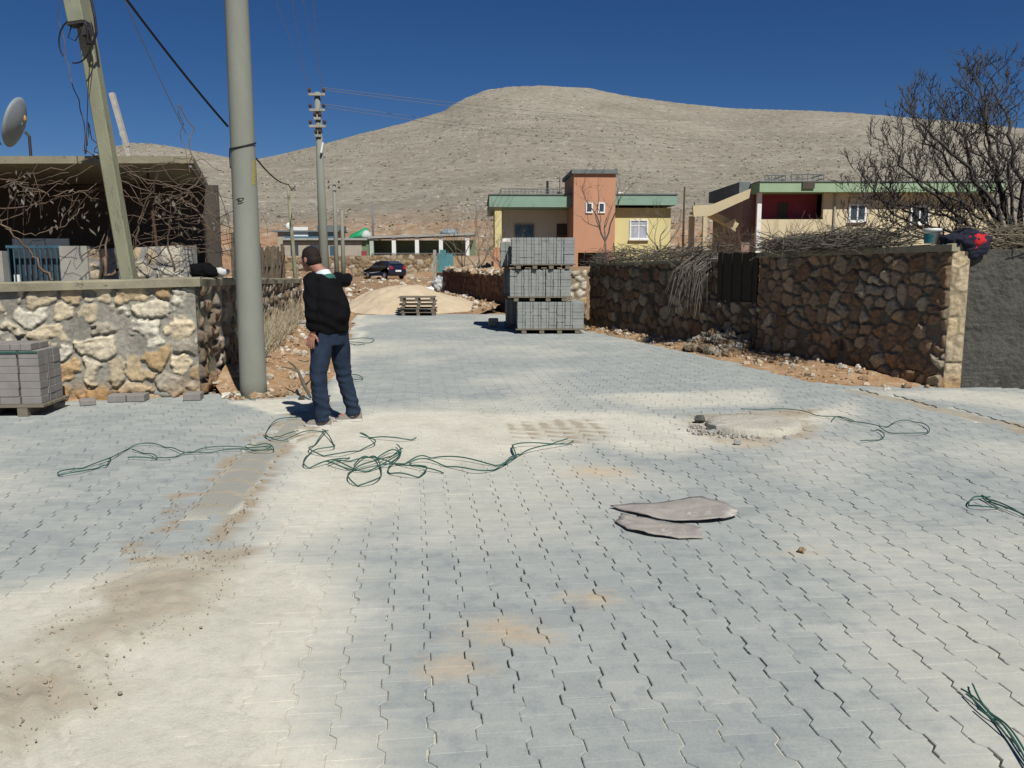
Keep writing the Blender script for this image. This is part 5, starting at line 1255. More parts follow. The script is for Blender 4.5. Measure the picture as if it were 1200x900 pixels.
mb = MB(); mb.box(sx_(936), sx_(950), -0.09, -0.052, sz(221), sz(213)); mb.build('solar_panel', MAT['dark_room'], rh)


# ================================================================== FAR HOUSES UP THE ROAD
gh_ = thing('village_house', 'long low house with pale green porch columns above the retaining wall', 'house', (P(436, 300, 86)[0], 86.0, 1.9))
def qx(px, Y=86.0): return P(px, 300, Y)[0] - gh_.location.x
def qz(py, Y=86.0): return P(600, py, Y)[2] - 1.9
mb = MB(); mb.box(-8.8, qx(556), 2.2, 2.5, -0.5, qz(281)); mb.box(-8.8, -0.2, 0.05, 2.2, -0.5, qz(281) - 0.004); mb.build('wall', simple('far_green', (0.16, 0.21, 0.12), (0.13, 0.17, 0.10), 1, 0.9, 0.1), gh_)
mb = MB(); mb.box(-8.85, -8.8 + 0.1, 0, 2.3, -0.5, qz(282)); mb.box(-8.7, -1.0, -0.02, 0.045, -0.5, qz(283)); mb.build('front_wall', MAT['drywall_far'], gh_)
mb = MB(); mb.hexa([(-0.3, -0.4, qz(279.5)), (qx(556), -0.4, qz(275.5)), (qx(556), 5, qz(275.5)), (-0.3, 5, qz(279.5)), (-0.3, -0.4, qz(277)), (qx(556), -0.4, qz(273)), (qx(556), 5, qz(273)), (-0.3, 5, qz(277))]); mb.box(-9, -0.4, -0.4, 5, qz(281.5), qz(279)); mb.build('roof', simple('far_slab', (0.34, 0.35, 0.32), None, 2, 0.9, 0.1), gh_)
for px in (436, 462, 489, 517, 548):
    mb = MB(); x = qx(px); mb.box(x - 0.19, x + 0.19, -0.2, 0.14, -0.4, qz(277.5 - (px - 436) * 0.032)); mb.build('column', simple('column_paint', (0.40, 0.48, 0.40), None, 3, 0.8, 0.1) if px < 440 else MAT['white_paint'], gh_)
mb = MB()
for zz in (qz(297), qz(304)): mb.tube([(0, -0.3, zz), (qx(545), -0.3, zz)], 0.03, 4)
for px in np.arange(438, 545, 1.6): mb.tube([(qx(px), -0.3, qz(305)), (qx(px), -0.3, qz(297))], 0.016, 4)
mb.build('railing', MAT['wire'], gh_)
for a_, b_ in ((341, 350), (364, 374)):
    mb = MB(); mb.box(qx(a_), qx(b_), -0.06, -0.022, qz(300), qz(287)); mb.build('window', MAT['glass_dark'], gh_)
mb = MB(); mb.box(qx(387), qx(395), -0.06, -0.022, qz(306), qz(288)); mb.build('door', MAT['blue_paint'], gh_)
mb = MB(); mb.box(qx(424), qx(430), -0.10, -0.03, qz(303), qz(294)); mb.build('door_curtain', MAT['maroon'], gh_)
hb2 = thing('village_house', 'small low house with white and blue walls behind the distant poles', 'house', (P(326, 300, 98)[0], 98.0, 2.0))
def q2(px): return P(px, 300, 98)[0] - hb2.location.x
def z2(py): return P(600, py, 98)[2] - 2.0
mb = MB(); mb.box(0, q2(395), 0.1, 5, -1, z2(272)); mb.build('wall', MAT['drywall_far'], hb2)
mb = MB(); mb.box(q2(342), q2(362), -0.05, 0.09, z2(277), z2(266)); mb.build('white_wall', MAT['white_paint'], hb2)
mb = MB(); mb.box(q2(336), q2(396), -0.6, -0.06, z2(284), z2(277)); mb.build('blue_wall', MAT['tarp_blue'], hb2)
mb = MB(); mb.box(-0.6, q2(398), -0.3, 5.4, z2(271.8), z2(270)); mb.box(q2(372), q2(399), 0.2, 4, z2(269.9), z2(264)); mb.build('roof', MAT['roof_edge'], hb2)
mb = MB(); mb.ball((q2(340), 0, z2(265)), (0.4, 0.12, 0.4), 12, 8); mb.tube([(q2(340), 0.1, z2(270)), (q2(340), 0.1, z2(265))], 0.05, 5); mb.build('satellite_dish', MAT['white_paint'], hb2, True)
tp_ = thing('tarp_heap', 'heap covered with bright green tarpaulin on the roof beside the distant poles', 'tarp', (P(420, 280, 88)[0], 88.0, P(420, 279, 88)[2]))
mb = MB(); mb.ball((0, 0, 0), (1.0, 1.2, 0.95), 20, 12); mb.v = [(x + 0.55 * z, y, max(z, 0) * (1 + 0.2 * math.sin(3 * x))) for x, y, z in mb.v]; mb.build('cover', MAT['tarp_green'], tp_, True)
mb = MB(); mb.ball((0.85, -0.5, 0), (0.6, 0.7, 0.8), 14, 8); mb.v = [(x, y, max(z, 0)) for x, y, z in mb.v]; mb.build('white_sheet', MAT['bag'], tp_, True)
tq = thing('tarp_heap', 'blue grey sheet covered heap on the roof above the right porch columns', 'tarp', (P(527, 276, 87.5)[0], 87.5, P(527, 274, 87.5)[2]))
mb = MB(); mb.ball((0, 0, 0), (1.0, 1.0, 0.5), 16, 10); mb.v = [(x, y, max(z, 0)) for x, y, z in mb.v]; mb.build('cover', simple('tarp_grey', (0.22, 0.28, 0.32), None, 3, 0.8, 0.2), tq, True)
rt = thing('retaining_wall', 'rough stone retaining wall behind the parked dark car', 'stone wall', (P(400, 300, 79)[0], 79.0, 0))
mb = MB(); Lr = P(522, 300, 79)[0] - rt.location.x; stone_face(mb, (-6, 0), (Lr, 0), -0.2, -0.2, 1.7, 2.15, 1, 120, (0.55, 0.4), 0.05, 0.1, 0.09, [(0.36, 0.29, 0.19), (0.30, 0.22, 0.13), (0.42, 0.36, 0.27), (0.25, 0.18, 0.11)], (0.17, 0.125, 0.08), 0.1, 0.12); mb.build('stone_front', MAT['stone'], rt, True)
mb = MB(); wall_core(mb, (-6, 0), (Lr, 0), -0.2, -0.2, 1.7, 2.15, 0.8, 1, None); mb.build('core', MAT['drywall_far'], rt)
tg = thing('metal_gate', 'teal sheet metal gate with pale post beyond the road wall', 'gate', (P(508, 318, 41)[0], 41.0, 0.0))
mb = MB(); mb.box(0.20, 0.95, 0, 0.04, 1.0, 1.85); mb.box(0.3, 0.6, -0.002, 0.042, 1.86, 2.05); mb.build('leaf', MAT['teal_gate'], tg)
mb = MB(); mb.box(0.0, 0.14, -0.05, 0.1, 0, 2.05); mb.build('gate_post', MAT['concrete'], tg)
mb = MB()
for i in range(5): mb.box(0.2 + i * 0.16, 0.22 + i * 0.16, 0.05, 0.07, 0, 1.5 + 0.5 * (i % 2))
mb.build('fence_bar', MAT['teal_gate'], tg)
mb = MB(); mb.box(0.1, 0.95, -0.02, 0.3, 0, 0.98); mb.build('gate_base', simple('dark_red_stone', (0.07, 0.04, 0.03), (0.045, 0.028, 0.02), 5, 0.95, 0.6), tg)
sb = thing('sack', 'grey and white plastic sacks dumped beside the teal gate', 'sack', (P(515, 333, 38)[0], 38.0, 0.1)); blobcloth('plastic', MAT['bag'], sb, (0.1, 0, 0.3), (0.4, 0.3, 0.42), 3, 0.4); blobcloth('torn_plastic', MAT['white_paint'], sb, (-0.45, -0.1, 0.14), (0.3, 0.2, 0.13), 5, 0.4)

# ================================================================== SAND HEAP AND EMPTY PALLETS
mx, my = P(478, 350, 27.9)[0], 27.9
xs = np.linspace(-3.6, 3.4, 110); ys = np.linspace(-3.0, 5.0, 110); X, Y_ = np.meshgrid(xs, ys)
q = np.sqrt((X / np.where(X < 0, 2.45, 2.7)) ** 2 + (Y_ / np.where(Y_ < 0, 2.75, 4.6)) ** 2) + 0.34 * (fbm(X * 0.8, Y_ * 0.8, 5) - 0.5)
Z = 1.0 * np.clip(1 - q, -0.1, 1) ** 1 * (0.9 + 0.2 * fbm(X * 1.1, Y_ * 1.1, 6)); Z = Z - 0.10 * sstep(0.75, 1.0, 1 - q) + 0.10 * (fbm(X * 2.6, Y_ * 2.6, 8) - 0.5) + 0.03 * (fbm(X * 9, Y_ * 9, 9) - 0.5) - 0.05
hs = Nodes('heap_sand'); v = hs.coord('Object'); c_ = hs.ramp(hs.noise(v, 1.5, 7, 0.7), [(0.3, (0.42, 0.335, 0.23)), (0.7, (0.53, 0.435, 0.315))]); hs.bump(hs.noise(v, 9, 6, 0.7), 0.6, 0.05); hs.done(c_, 0.98, 0.05)
sp_ = grid_mesh('sand_pile', X + mx, Y_ + my, Z, hs.m, kind='stuff')
def make_pallet(root, w=1.05, d=0.95, h=0.105, boards=6):
    p = MB()
    for i in range(boards): x0 = -d / 2 + i * (d - 0.11) / (boards - 1); p.box(-w / 2 + random.uniform(-.03, .03), w / 2 + random.uniform(-.03, .03), x0, x0 + 0.11, h - 0.02, h)
    b = p.build('deck_board', MAT['wood_grey'], root)
    for k in range(3):
        x = -w / 2 + 0.05 + k * (w - 0.1 - 0.09) / 2; f = MB(); f.box(x, x + 0.09, -d / 2 + 0.01, d / 2 - 0.01, 0.02, h - 0.021); f.box(x - 0.0, x + 0.09, -d / 2, d / 2, 0, 0.018)
        f.build('bearer', MAT['wood_grey'], root)
ep = []
EPL = ['bottom one of the five empty wooden pallets stacked in front of the sand heap', 'second empty wooden pallet from the bottom of the stack by the sand heap', 'middle one of the five empty pallets stacked by the sand heap', 'fourth empty wooden pallet from the bottom, by the sand heap', 'topmost of the five empty pallets stacked before the sand heap']
ex, ey = P(490, 368, 24.6)[0], 24.9
ep0 = thing('wooden_pallet', EPL[0], 'pallet', (ex, ey, 0.003), 0.05, 'empty pallets by the sand heap'); make_pallet(ep0)
for i in range(1, 5):
    o = copy_tree(ep0); o.location = (ex + random.uniform(-.04, .04), ey + random.uniform(-.02, .02), 0.003 + i * 0.1065); o.rotation_euler = (0, 0, 0.05 + random.uniform(-.05, .05)); o['label'] = EPL[i]

# ================================================================== PALLETS OF NEW GREY PAVERS
def paver_load(label, loc, rz, cols=8, rows=5, courses=8, w=1.44, d=1.02, h=0.60, group='pallets of grey pavers', seed=1, wide=True):
    rng = random.Random(seed); o = thing('paver_pallet', label, 'paver pallet', loc, rz, group)
    pb = MB(); hp_ = 0.10
    for i in range(6): y0 = -d / 2 - 0.04 + i * (d + 0.08 - 0.12) / 5; pb.box(-w / 2 - 0.03, w / 2 + 0.03, y0, y0 + 0.12, hp_ - 0.022, hp_)
    pl = pb.build('pallet', MAT['wood_grey'], o)
    for k in range(4):
        x = -w / 2 + 0.10 + k * (w - 0.2 - 0.10) / 3; f = MB(); f.box(x, x + 0.10, -d / 2 - 0.03, d / 2 + 0.03, 0, hp_ - 0.023); f.build('bearer', MAT['wood_grey'], pl)
    xs_ = []; x = -w / 2
    cw = [0.205] * (cols - 1) + [0.30] if wide else [0.2] * cols
    tot = sum(cw); cw = [c * w / tot for c in cw]
    for i, c in enumerate(cw):
        for j in range(rows):
            if 0 < i < cols - 1 and 0 < j < rows - 1: continue
            mb = MB(); hh = h / courses; y0 = -d / 2 + j * d / rows; dw_ = d / rows; jx, jy = rng.gauss(0, .004), rng.gauss(0, 0.006)
            for q in range(courses):
                a_, b_ = rng.gauss(0, .0025), rng.gauss(0, .004); z0 = hp_ + 0.001 + q * hh
                X0, X1 = x + 0.006 + jx + a_, x + c - 0.006 + jx + a_; Y0, Y1 = y0 + 0.004 + jy + b_, y0 + dw_ - 0.004 + jy + b_
                xm0, xm1 = X0 + 0.26 * (X1 - X0), X1 - 0.26 * (X1 - X0); n_ = 0.016   # I shaped outline: necked middle
                if i == cols - 1 and wide: out = [(X0, Y0), (X1, Y0), (X1, Y1), (X0, Y1)]
                else: out = [(X0, Y0), (xm0, Y0), (xm0 + .014, Y0 + n_), (xm1 - .014, Y0 + n_), (xm1, Y0), (X1, Y0), (X1, Y1), (X0, Y1)]
                z1 = z0 + hh - 0.0015; ins = 0.0025; cxm, cym = (X0 + X1) / 2, (Y0 + Y1) / 2
                sh = lambda p: (p[0] + (ins if p[0] < cxm else -ins), p[1] + (ins if p[1] < cym else -ins))
                k = len(out); V = [(*sh(p), z0) for p in out] + [(*p, z0 + 0.006) for p in out] + [(*p, z1 - 0.006) for p in out] + [(*sh(p), z1) for p in out]
                F = [tuple(range(k - 1, -1, -1)), tuple(range(3 * k, 4 * k))] + [(l * k + t, l * k + (t + 1) % k, (l + 1) * k + (t + 1) % k, (l + 1) * k + t) for l in range(3) for t in range(k)]
                mb.add(V, F)
            mb.build('paver_column', MAT['paver_new'], o)
        x += c
    return o
s0 = G(645, 391); sy = s0[1] + 0.52
T3 = 2.08 / 3
def sxp(px): return P(px, 350, s0[1])[0]
paver_load('bottom pallet of the three stacked grey paver loads in front', (sxp(645), sy, 0.004), 0.02, w=1.46, h=0.58, seed=1)
paver_load('middle pallet of grey pavers in the front stack', (sxp(633.5), sy + 0.05, 0.70), -0.015, w=1.34, h=0.585, seed=2)
paver_load('topmost pallet of grey pavers in the front stack, level with the porch', (sxp(636), sy + 0.03, 1.40), 0.01, w=1.36, h=0.565, seed=3)
paver_load('bottom pallet of the shaded rear stack of grey pavers', (sxp(630), sy + 1.32, 0.004), 0.03, w=1.42, h=0.58, seed=4)
paver_load('middle pallet of the shaded rear stack of grey pavers', (sxp(627), sy + 1.28, 0.70), 0.01, w=1.40, h=0.585, seed=5)
paver_load('topmost pallet of the rear paver stack, its sunlit edge showing left of the front stack', (sxp(623), sy + 1.18, 1.34), 0.02, w=1.40, h=0.56, seed=6)
lb = G(578, 383); mb = MB(); mb.box(-0.14, 0.10, 0, 0.2, 0, 0.2); o = mb.build('stone_block', MAT['drywall_far'], None, bevel=0.02); o.location = (lb[0] + 0.02, lb[1], 0.0); tag(o, 'small tan block on the paving left of the paver stack', 'block')

# ================================================================== PALLET OF PINKISH BRICKS AT THE LEFT EDGE
q0 = G(44, 489); bl = thing('brick_pallet', 'pallet of pinkish grey paving bricks with dark straps against the left wall', 'brick pallet', (q0[0] - 0.52, q0[1] + 0.30, 0.002), R(5))
rng = random.Random(9); W_, D_ = 1.0, 0.52
mb = MB()
for i in range(5): y0 = -D_ / 2 - 0.05 + i * (D_ + 0.10 - 0.11) / 4; mb.box(-W_ / 2 - 0.03, W_ / 2 + 0.045, y0, y0 + 0.11, 0.095, 0.12)
pl = mb.build('pallet', MAT['wood_grey'], bl)
for x in (-0.42, -0.06, 0.28):
    mb = MB(); mb.box(x, x + 0.10, -D_ / 2 - 0.045, D_ / 2 + 0.04, 0, 0.094); mb.build('bearer', MAT['wood_grey'], pl)
for i in range(5):
    for j in range(3):
        mb = MB()
        for k in range(7):
            x0 = -W_ / 2 + i * 0.2 + 0.003 + (0.008 if i >= 4 else 0) - (0.006 if i == 3 else 0) + rng.gauss(0, .002); y0 = -D_ / 2 + j * D_ / 3 + 0.002 + rng.gauss(0, .0025); z0 = 0.121 + k * 0.079
            mb.box(x0, x0 + 0.194, y0, y0 + D_ / 3 - 0.004, z0, z0 + 0.0775)
        mb.build('brick_column', MAT['brick_pink'], bl, bevel=0.0035)
mb = MB()
for i in range(9):
    for j in range(2): x0 = -W_ / 2 + 0.0 + i * 0.104; mb.box(x0, x0 + 0.100, -D_ / 2 + 0.02 + j * 0.21 + rng.gauss(0, .004), -D_ / 2 + 0.222 + j * 0.21, 0.676, 0.74 + rng.gauss(0, .002))
mb.build('top_course', MAT['brick_pink'], bl, bevel=0.004)
mb = MB(); mb.box(-W_ / 2 - 0.004, W_ / 2 + 0.006, -D_ / 2 - 0.012, -D_ / 2 - 0.008, 0.652, 0.672); mb.build('green_strap', MAT['strap'], bl)
mb = MB(); mb.box(W_ / 2 + 0.012, W_ / 2 + 0.016, -0.07, -0.05, 0.12, 0.678); mb.build('pale_strap', MAT['wire'], bl)
# loose bricks along the wall foot
LB = [((103, 474), 0.16, 0.5, 'lone grey paving brick lying flat nearest the brick pallet'), ((140, 470), 0.20, 0.1, 'pinkish paving brick pair lying flat below the pale stones'), ((184, 464), 0.0, 1.57, 'grey concrete lump leaning against the foot of the left wall'),
      ((227, 468), 0.19, 0.15, 'pinkish paving brick lying at the wall corner near the tall pole'), ((190, 456), 0.1, 0.0, 'small grey brick standing on the concrete lump')]
for n_, ((px, py), L_, rz, lab) in enumerate(LB):
    g = G(px, py)
    if n_ == 2:
        mb = MB(); mb.ball((0, 0, 0.05), (0.36, 0.14, 0.10), 18, 10); mb.v = [(x * (1 + 0.2 * mnoise.noise((x * 6, y * 6, z * 6))), y, max(0, z + 0.03 * mnoise.noise((x * 9, y * 9, 3)))) for x, y, z in mb.v]
        o = mb.build('concrete_lump', MAT['concrete'], None, True); o.location = (g[0], g[1], 0.0)
    elif n_ == 4:
        mb = MB(); mb.box(-0.10, 0.09, -0.05, 0.06, 0, 0.16); o = mb.build('paving_brick', MAT['brick_pink'], None, bevel=0.008); o.location = (g[0], g[1] + 0.1, 0.09); o.rotation_euler = (0, 0.1, 0.1)
    else:
        mb = MB(); mb.box(-L_ / 2, L_ / 2, -0.10, 0.10, 0, 0.078 if n_ else 0.06); 
        if n_ == 1: mb.box(L_ / 2 + 0.008, L_ * 1.5, -0.09, 0.11, 0, 0.08)
        o = mb.build('paving_brick', MAT['brick_pink'], None, bevel=0.006); o.location = (g[0], g[1], 0.002); o.rotation_euler = (0, 0, rz)
    tag(o, lab, 'brick' if n_ != 2 else 'concrete lump')

# stones and clods strewn over the open ground beyond the paving
mb = MB(); rng = random.Random(61)
for i in range(1500):
    y = 25.5 + 50 * rng.random() ** 1.4; x = rng.uniform(-0.42, 0.02) * y
    if abs(x - mx) < 3.2 and abs(y - my) < 4.5: continue
    r = 0.03 + 0.17 * rng.random() ** 3; k = STONE_COLS[rng.randrange(6)]; rock(mb, (x, y, gz(x, y) + r * 0.2), r, rng, k)
tag(mb.build('rubble', MAT['stone']), kind='stuff')

# ================================================================== MANHOLE, SACKS, STRAPS, BRANCH
mh = G(882, 500); mo = thing('manhole', 'raised round concrete manhole cover dusted with sand', 'manhole', (mh[0], mh[1], 0))
mb = MB(); n = 64; rg = []
for (r, z) in ((0.535, -0.06), (0.52, 0.01), (0.50, 0.042), (0.485, 0.054), (0.36, 0.054), (0.15, 0.055), (0.02, 0.055)):
    rg.append([(r * math.cos(2 * math.pi * j / n) * (1 + 0.03 * math.sin(3 * 2 * math.pi * j / n + 1) + 0.015 * mnoise.noise((j * .7, r * 5, 1))), r * math.sin(2 * math.pi * j / n) * (1 + 0.02 * mnoise.noise((j * .5, 3, r))), z + 0.012 * mnoise.noise((r * 6 * math.cos(j * .1), r * 6 * math.sin(j * .1), 4))) for j in range(n)])
mb.add([p for r_ in rg for p in r_], [(i * n + j, i * n + (j + 1) % n, (i + 1) * n + (j + 1) % n, (i + 1) * n + j) for i in range(len(rg) - 1) for j in range(n)] + [tuple((len(rg) - 1) * n + j for j in range(n))]); mb.build('cover', MAT['manhole'], mo, True)
mb = MB(); mb.box(-0.52, -0.34, -0.28, -0.14, 0.0, 0.068, rz=0.5); mb.build('broken_corner', MAT['concrete'], mo, bevel=0.01)
mb = MB(); rng = random.Random(2)
for i in range(130):
    t = rng.gauss(3.75, 0.45); r = 0.56 + abs(rng.gauss(0, 0.13)); rock(mb, (r * math.cos(t), r * math.sin(t), 0.004), 0.006 + 0.03 * rng.random() ** 3, rng, (0.40, 0.39, 0.36) if rng.random() < 0.7 else (0.28, 0.26, 0.22))
mb.v = mb.v; mo.scale = (0.87, 0.84, 1.0); rb_ = mb.build('gravel', MAT['stone']); rb_.location = mo.location; rb_.scale = mo.scale; tag(rb_, kind='stuff')
def chip(px, py, r, lab, col, seed):
    g = G(px, py); mb = MB(); rock(mb, (0, 0, r * 0.55), r, random.Random(seed), col); o = mb.build('stone', MAT['stone']); o.location = (g[0], g[1], 0); tag(o, lab, 'stone')
chip(820, 495, 0.055, 'dark rounded stone at the left edge of the manhole cover', (0.10, 0.10, 0.09), 1); chip(818, 508, 0.022, 'small dark stone chip in front of the manhole rubble', (0.13, 0.13, 0.12), 2)
chip(864, 521, 0.035, 'grey mortar crumb lying in front of the manhole cover', (0.32, 0.32, 0.30), 3); chip(940, 648, 0.028, 'small tan clod lying alone on the right paving', (0.34, 0.25, 0.15), 4)

def sheet(name, label, px, rz, seed, th=0.007, mat='sack', lift=0.0):
    W = [G(x, y) for x, y in px]; cx = sum(p[0] for p in W) / len(W); cy = sum(p[1] for p in W) / len(W)
    poly = []
    for (a_, b_) in zip(W, W[1:] + W[:1]):
        for t in (0, 0.25, 0.5, 0.75): poly.append((a_[0] + (b_[0] - a_[0]) * t - cx + 0.012 * mnoise.noise((t * 9 + a_[0] * 7, seed, a_[1] * 5)), a_[1] + (b_[1] - a_[1]) * t - cy + 0.012 * mnoise.noise((seed, t * 9 + a_[0] * 7, 2))))
    k = len(poly); mb = MB()
    rings = [1.0, 0.82, 0.6, 0.35, 0.12]; V = []; F = []
    def hz_(x, y): return lift + 0.018 + 0.022 * mnoise.noise((x * 3.1, y * 5, seed)) + 0.010 * mnoise.noise((x * 9, y * 14, seed + 3))
    for r in rings:
        for p in poly: V.append((p[0] * r, p[1] * r, max(lift + 0.006, hz_(p[0] * r, p[1] * r))))
    for i in range(len(rings) - 1):
        for j in range(k): F.append((i * k + j, i * k + (j + 1) % k, (i + 1) * k + (j + 1) % k, (i + 1) * k + j))
    F.append(tuple((len(rings) - 1) * k + j for j in range(k)))
    mb.add(V, F); o = mb.build(name, MAT[mat], None, True); o.location = (cx, cy, 0.0); m = o.modifiers.new('t', 'SOLIDIFY'); m.thickness = th; m.offset = 1
    tag(o, label, 'sack'); return o
sheet('paper_sack', 'larger flattened grey paper sack lying on the paving', [(716, 596), (770, 592), (822, 586), (848, 592), (865, 601), (862, 609), (836, 614), (800, 614), (765, 609), (738, 603)], 0, 3, lift=0.008)
sheet('paper_sack', 'smaller torn grey sack piece in front of the larger flattened sack', [(721, 614), (728, 606), (760, 611), (800, 615), (822, 622), (824, 632), (795, 633), (760, 629), (735, 623)], 0, 8)

def ropeline(label, strands, seed=1, r=0.0048, amp=0.02, group=None, name='plastic_strap', z0=0.008, cat='strap'):
    rng = random.Random(seed); p0 = G(*strands[0][0][:2]); o = None; mb = MB()
    for st_ in strands:
        pts = [Vector((*G(p[0], p[1], p[2] if len(p) > 2 else 0.0), (p[2] if len(p) > 2 else 0.0))) - Vector((p0[0], p0[1], 0)) for p in st_]
        k = len(pts); n_ = max(8, k * 6); out = []
        for i in range(n_ + 1):     # Catmull-Rom
            t = i / n_ * (k - 1); a_ = min(int(t), k - 2); f = t - a_
            P0, P1, P2, P3 = pts[max(a_ - 1, 0)], pts[a_], pts[a_ + 1], pts[min(a_ + 2, k - 1)]
            q = 0.5 * ((2 * P1) + (P2 - P0) * f + (2 * P0 - 5 * P1 + 4 * P2 - P3) * f * f + (3 * P1 - P0 - 3 * P2 + P3) * f ** 3)
            q.z = max(q.z, 0) + z0 + abs(math.sin(t * 1.7 + seed)) * amp; out.append(q)
        mb.tube(out, r, 5)
    o = mb.build(name, MAT['strap'], None, True); o.location = (p0[0], p0[1], 0); tag(o, label, cat, group); return o
ropeline('long green plastic strap lying folded in a loop on the left paving', [[(318, 526), (280, 526), (240, 528), (216, 533), (200, 527), (180, 523), (155, 525), (130, 540), (100, 549), (72, 556), (70, 559), (90, 557), (118, 549), (124, 549), (130, 540)],
    [(155, 530), (175, 534), (184, 539), (178, 540), (150, 539)], [(318, 527), (300, 530), (265, 530), (232, 533), (215, 534), (195, 540), (184, 539)], [(290, 524), (305, 523), (318, 525), (320, 530), (302, 531), (288, 527)]], 2)
ropeline('green plastic strap curled in a loop by the man\'s left shoe', [[(350, 490), (325, 495), (312, 508), (316, 516), (335, 517), (360, 508), (385, 507)], [(309, 511), (316, 516), (330, 512), (350, 508)]], 3)
ropeline('large tangle of green plastic straps in the middle of the paving', [
    [(382, 508), (372, 520), (362, 530), (375, 535), (400, 536), (420, 530), (440, 523), (432, 514), (422, 512), (440, 515), (470, 518), (488, 516)],
    [(378, 507), (388, 518), (391, 528), (365, 532), (356, 546), (362, 550), (385, 545), (410, 538)], [(382, 545), (405, 552), (440, 551), (470, 546), (490, 540), (505, 538), (540, 541), (585, 547), (600, 540), (615, 532), (650, 525), (672, 520)],
    [(415, 550), (428, 538), (440, 540), (447, 556), (440, 568), (420, 571), (408, 564), (415, 552), (440, 545), (465, 533), (472, 530)], [(465, 525), (470, 533), (462, 545), (455, 555), (470, 560), (490, 561), (500, 553), (480, 546), (500, 543), (530, 550), (560, 556), (590, 548), (608, 536)],
    [(600, 525), (605, 538), (602, 526), (640, 522), (665, 519)], [(385, 548), (400, 543), (430, 541), (460, 545), (490, 552), (520, 556)], [(395, 545), (420, 555), (450, 548), (468, 535), (460, 532), (440, 540)]], 4, 0.0055, 0.03)
ropeline('green plastic strap ending in a loop beside the manhole', [[(868, 482), (900, 481), (940, 484), (965, 490), (985, 492), (1010, 498), (1035, 502), (1050, 497), (1068, 495), (1085, 501), (1088, 508), (1070, 511), (1040, 508), (1030, 503)], [(1008, 520), (1035, 515), (1030, 507), (1020, 506)], [(976, 495), (980, 490), (1000, 496)]], 5)
ropeline('small green strap scrap at the right edge of the paving', [[(1215, 612), (1190, 604), (1165, 592), (1150, 585), (1158, 590), (1180, 601)], [(1160, 584), (1142, 587), (1135, 594), (1150, 598), (1170, 597)], [(1155, 586), (1172, 594), (1200, 606), (1220, 618)]], 6)
ropeline('frayed bundle of green strap ends at the bottom right corner', [[(1126, 812), (1150, 830), (1175, 855), (1200, 892), (1215, 920)], [(1139, 806), (1150, 828), (1180, 856), (1206, 895)], [(1132, 818), (1155, 840), (1172, 852), (1195, 885)], [(1145, 835), (1172, 858), (1190, 878), (1210, 912)]], 7, 0.0035, 0.012)
ropeline('short green strap folded on the road just behind the man', [[(405, 400), (420, 397), (438, 399), (430, 403), (408, 402)], [(408, 404), (420, 405), (428, 405)]], 8, 0.007)
ropeline('green strap loop on the road at the man\'s knee height', [[(400, 442), (415, 441), (425, 444), (420, 447), (408, 445)]], 9, 0.006)
ropeline('green strap lying over the dirt bank between pole and man', [[(338, 430, .05), (352, 436, .04), (368, 438, .03)], [(345, 422, .06), (358, 425, .05), (372, 420, .03)], [(268, 462), (285, 466), (300, 470)]], 10, 0.006)

dbr = thing('dead_branch', 'bent dead branch standing in the dirt bank left of the man', 'branch', (*G(366, 470), 0)); q = Vector(dbr.location)
def dp(px, py, Y): return Vector(P(px, py, Y)) - q
mb = MB(); mb.tube([dp(364, 466, 9.7), dp(356, 450, 9.85), dp(350, 436, 9.95), dp(344, 428, 10.1), dp(338, 424, 10.3)], [0.015, 0.024, 0.017, 0.012, 0.006], 7); mb.tube([dp(350, 436, 9.95), dp(342, 432, 10.0), dp(330, 430, 10.1)], [0.012, 0.008, 0.004], 5); mb.tube([dp(357, 452, 9.85), dp(362, 447, 9.8), dp(364, 443, 9.8)], [0.012, 0.01, 0.005], 5); mb.build('limb', MAT['bark'], dbr, True)
chip(354, 468, 0.05, 'dark clod at the foot of the dead branch', (0.06, 0.055, 0.045), 9)
st2 = thing('stone_slab', 'flat grey stone slab on the dirt at the end of the left wall', 'slab', (*P(356, 378, 18.5)[:2], 0.1)); mb = MB(); mb.box(-0.3, 0.3, -0.2, 0.2, 0, 0.12, rz=0.3); mb.box(-0.2, 0.25, -0.15, 0.15, 0.122, 0.2, rz=-0.2); mb.build('slab', MAT['concrete'], st2, bevel=0.02)

# ================================================================== PARKED CAR
car = thing('parked_car', 'dark blue hatchback parked before the stone retaining wall', 'car', (P(449, 327, 71)[0] + 0.15, 71.0, gz(-10.5, 71) + 0.01), R(-48))
# local x forward is -x ; length along x, rear at +x
prof = [(-2.0, 0.30), (-2.05, 0.55), (-1.95, 0.72), (-1.05, 0.90), (-0.35, 1.36), (0.2, 1.47), (1.1, 1.45), (1.62, 1.22), (1.85, 0.98), (1.93, 0.70), (1.95, 0.42), (1.85, 0.26), (-1.85, 0.24)]
def carsec(y, inset, zs=1.0):
    cx, cz = 0.0, 0.75
    return [(cx + (x - cx) * (1 - inset), y, cz + (z - cz) * (1 - inset * 1.4)) for x, z in prof]
mb = MB(); secs = [(-0.84, 0.09), (-0.80, 0.02), (-0.5, 0.0), (0.5, 0.0), (0.80, 0.02), (0.84, 0.09)]; V = []; k = len(prof)
for y, i_ in secs: V += [(x, y * (1 - 0.16 * max(0, (z - 0.95) / 0.5)), z) for x, _, z in carsec(y, i_)]
F = [(s_ * k + j, s_ * k + (j + 1) % k, (s_ + 1) * k + (j + 1) % k, (s_ + 1) * k + j) for s_ in range(len(secs) - 1) for j in range(k)] + [tuple(range(k)), tuple(range(6 * k - 1, 5 * k - 1, -1))]
mb.add(V, F); mb.build('body', MAT['car_paint'], car, True)
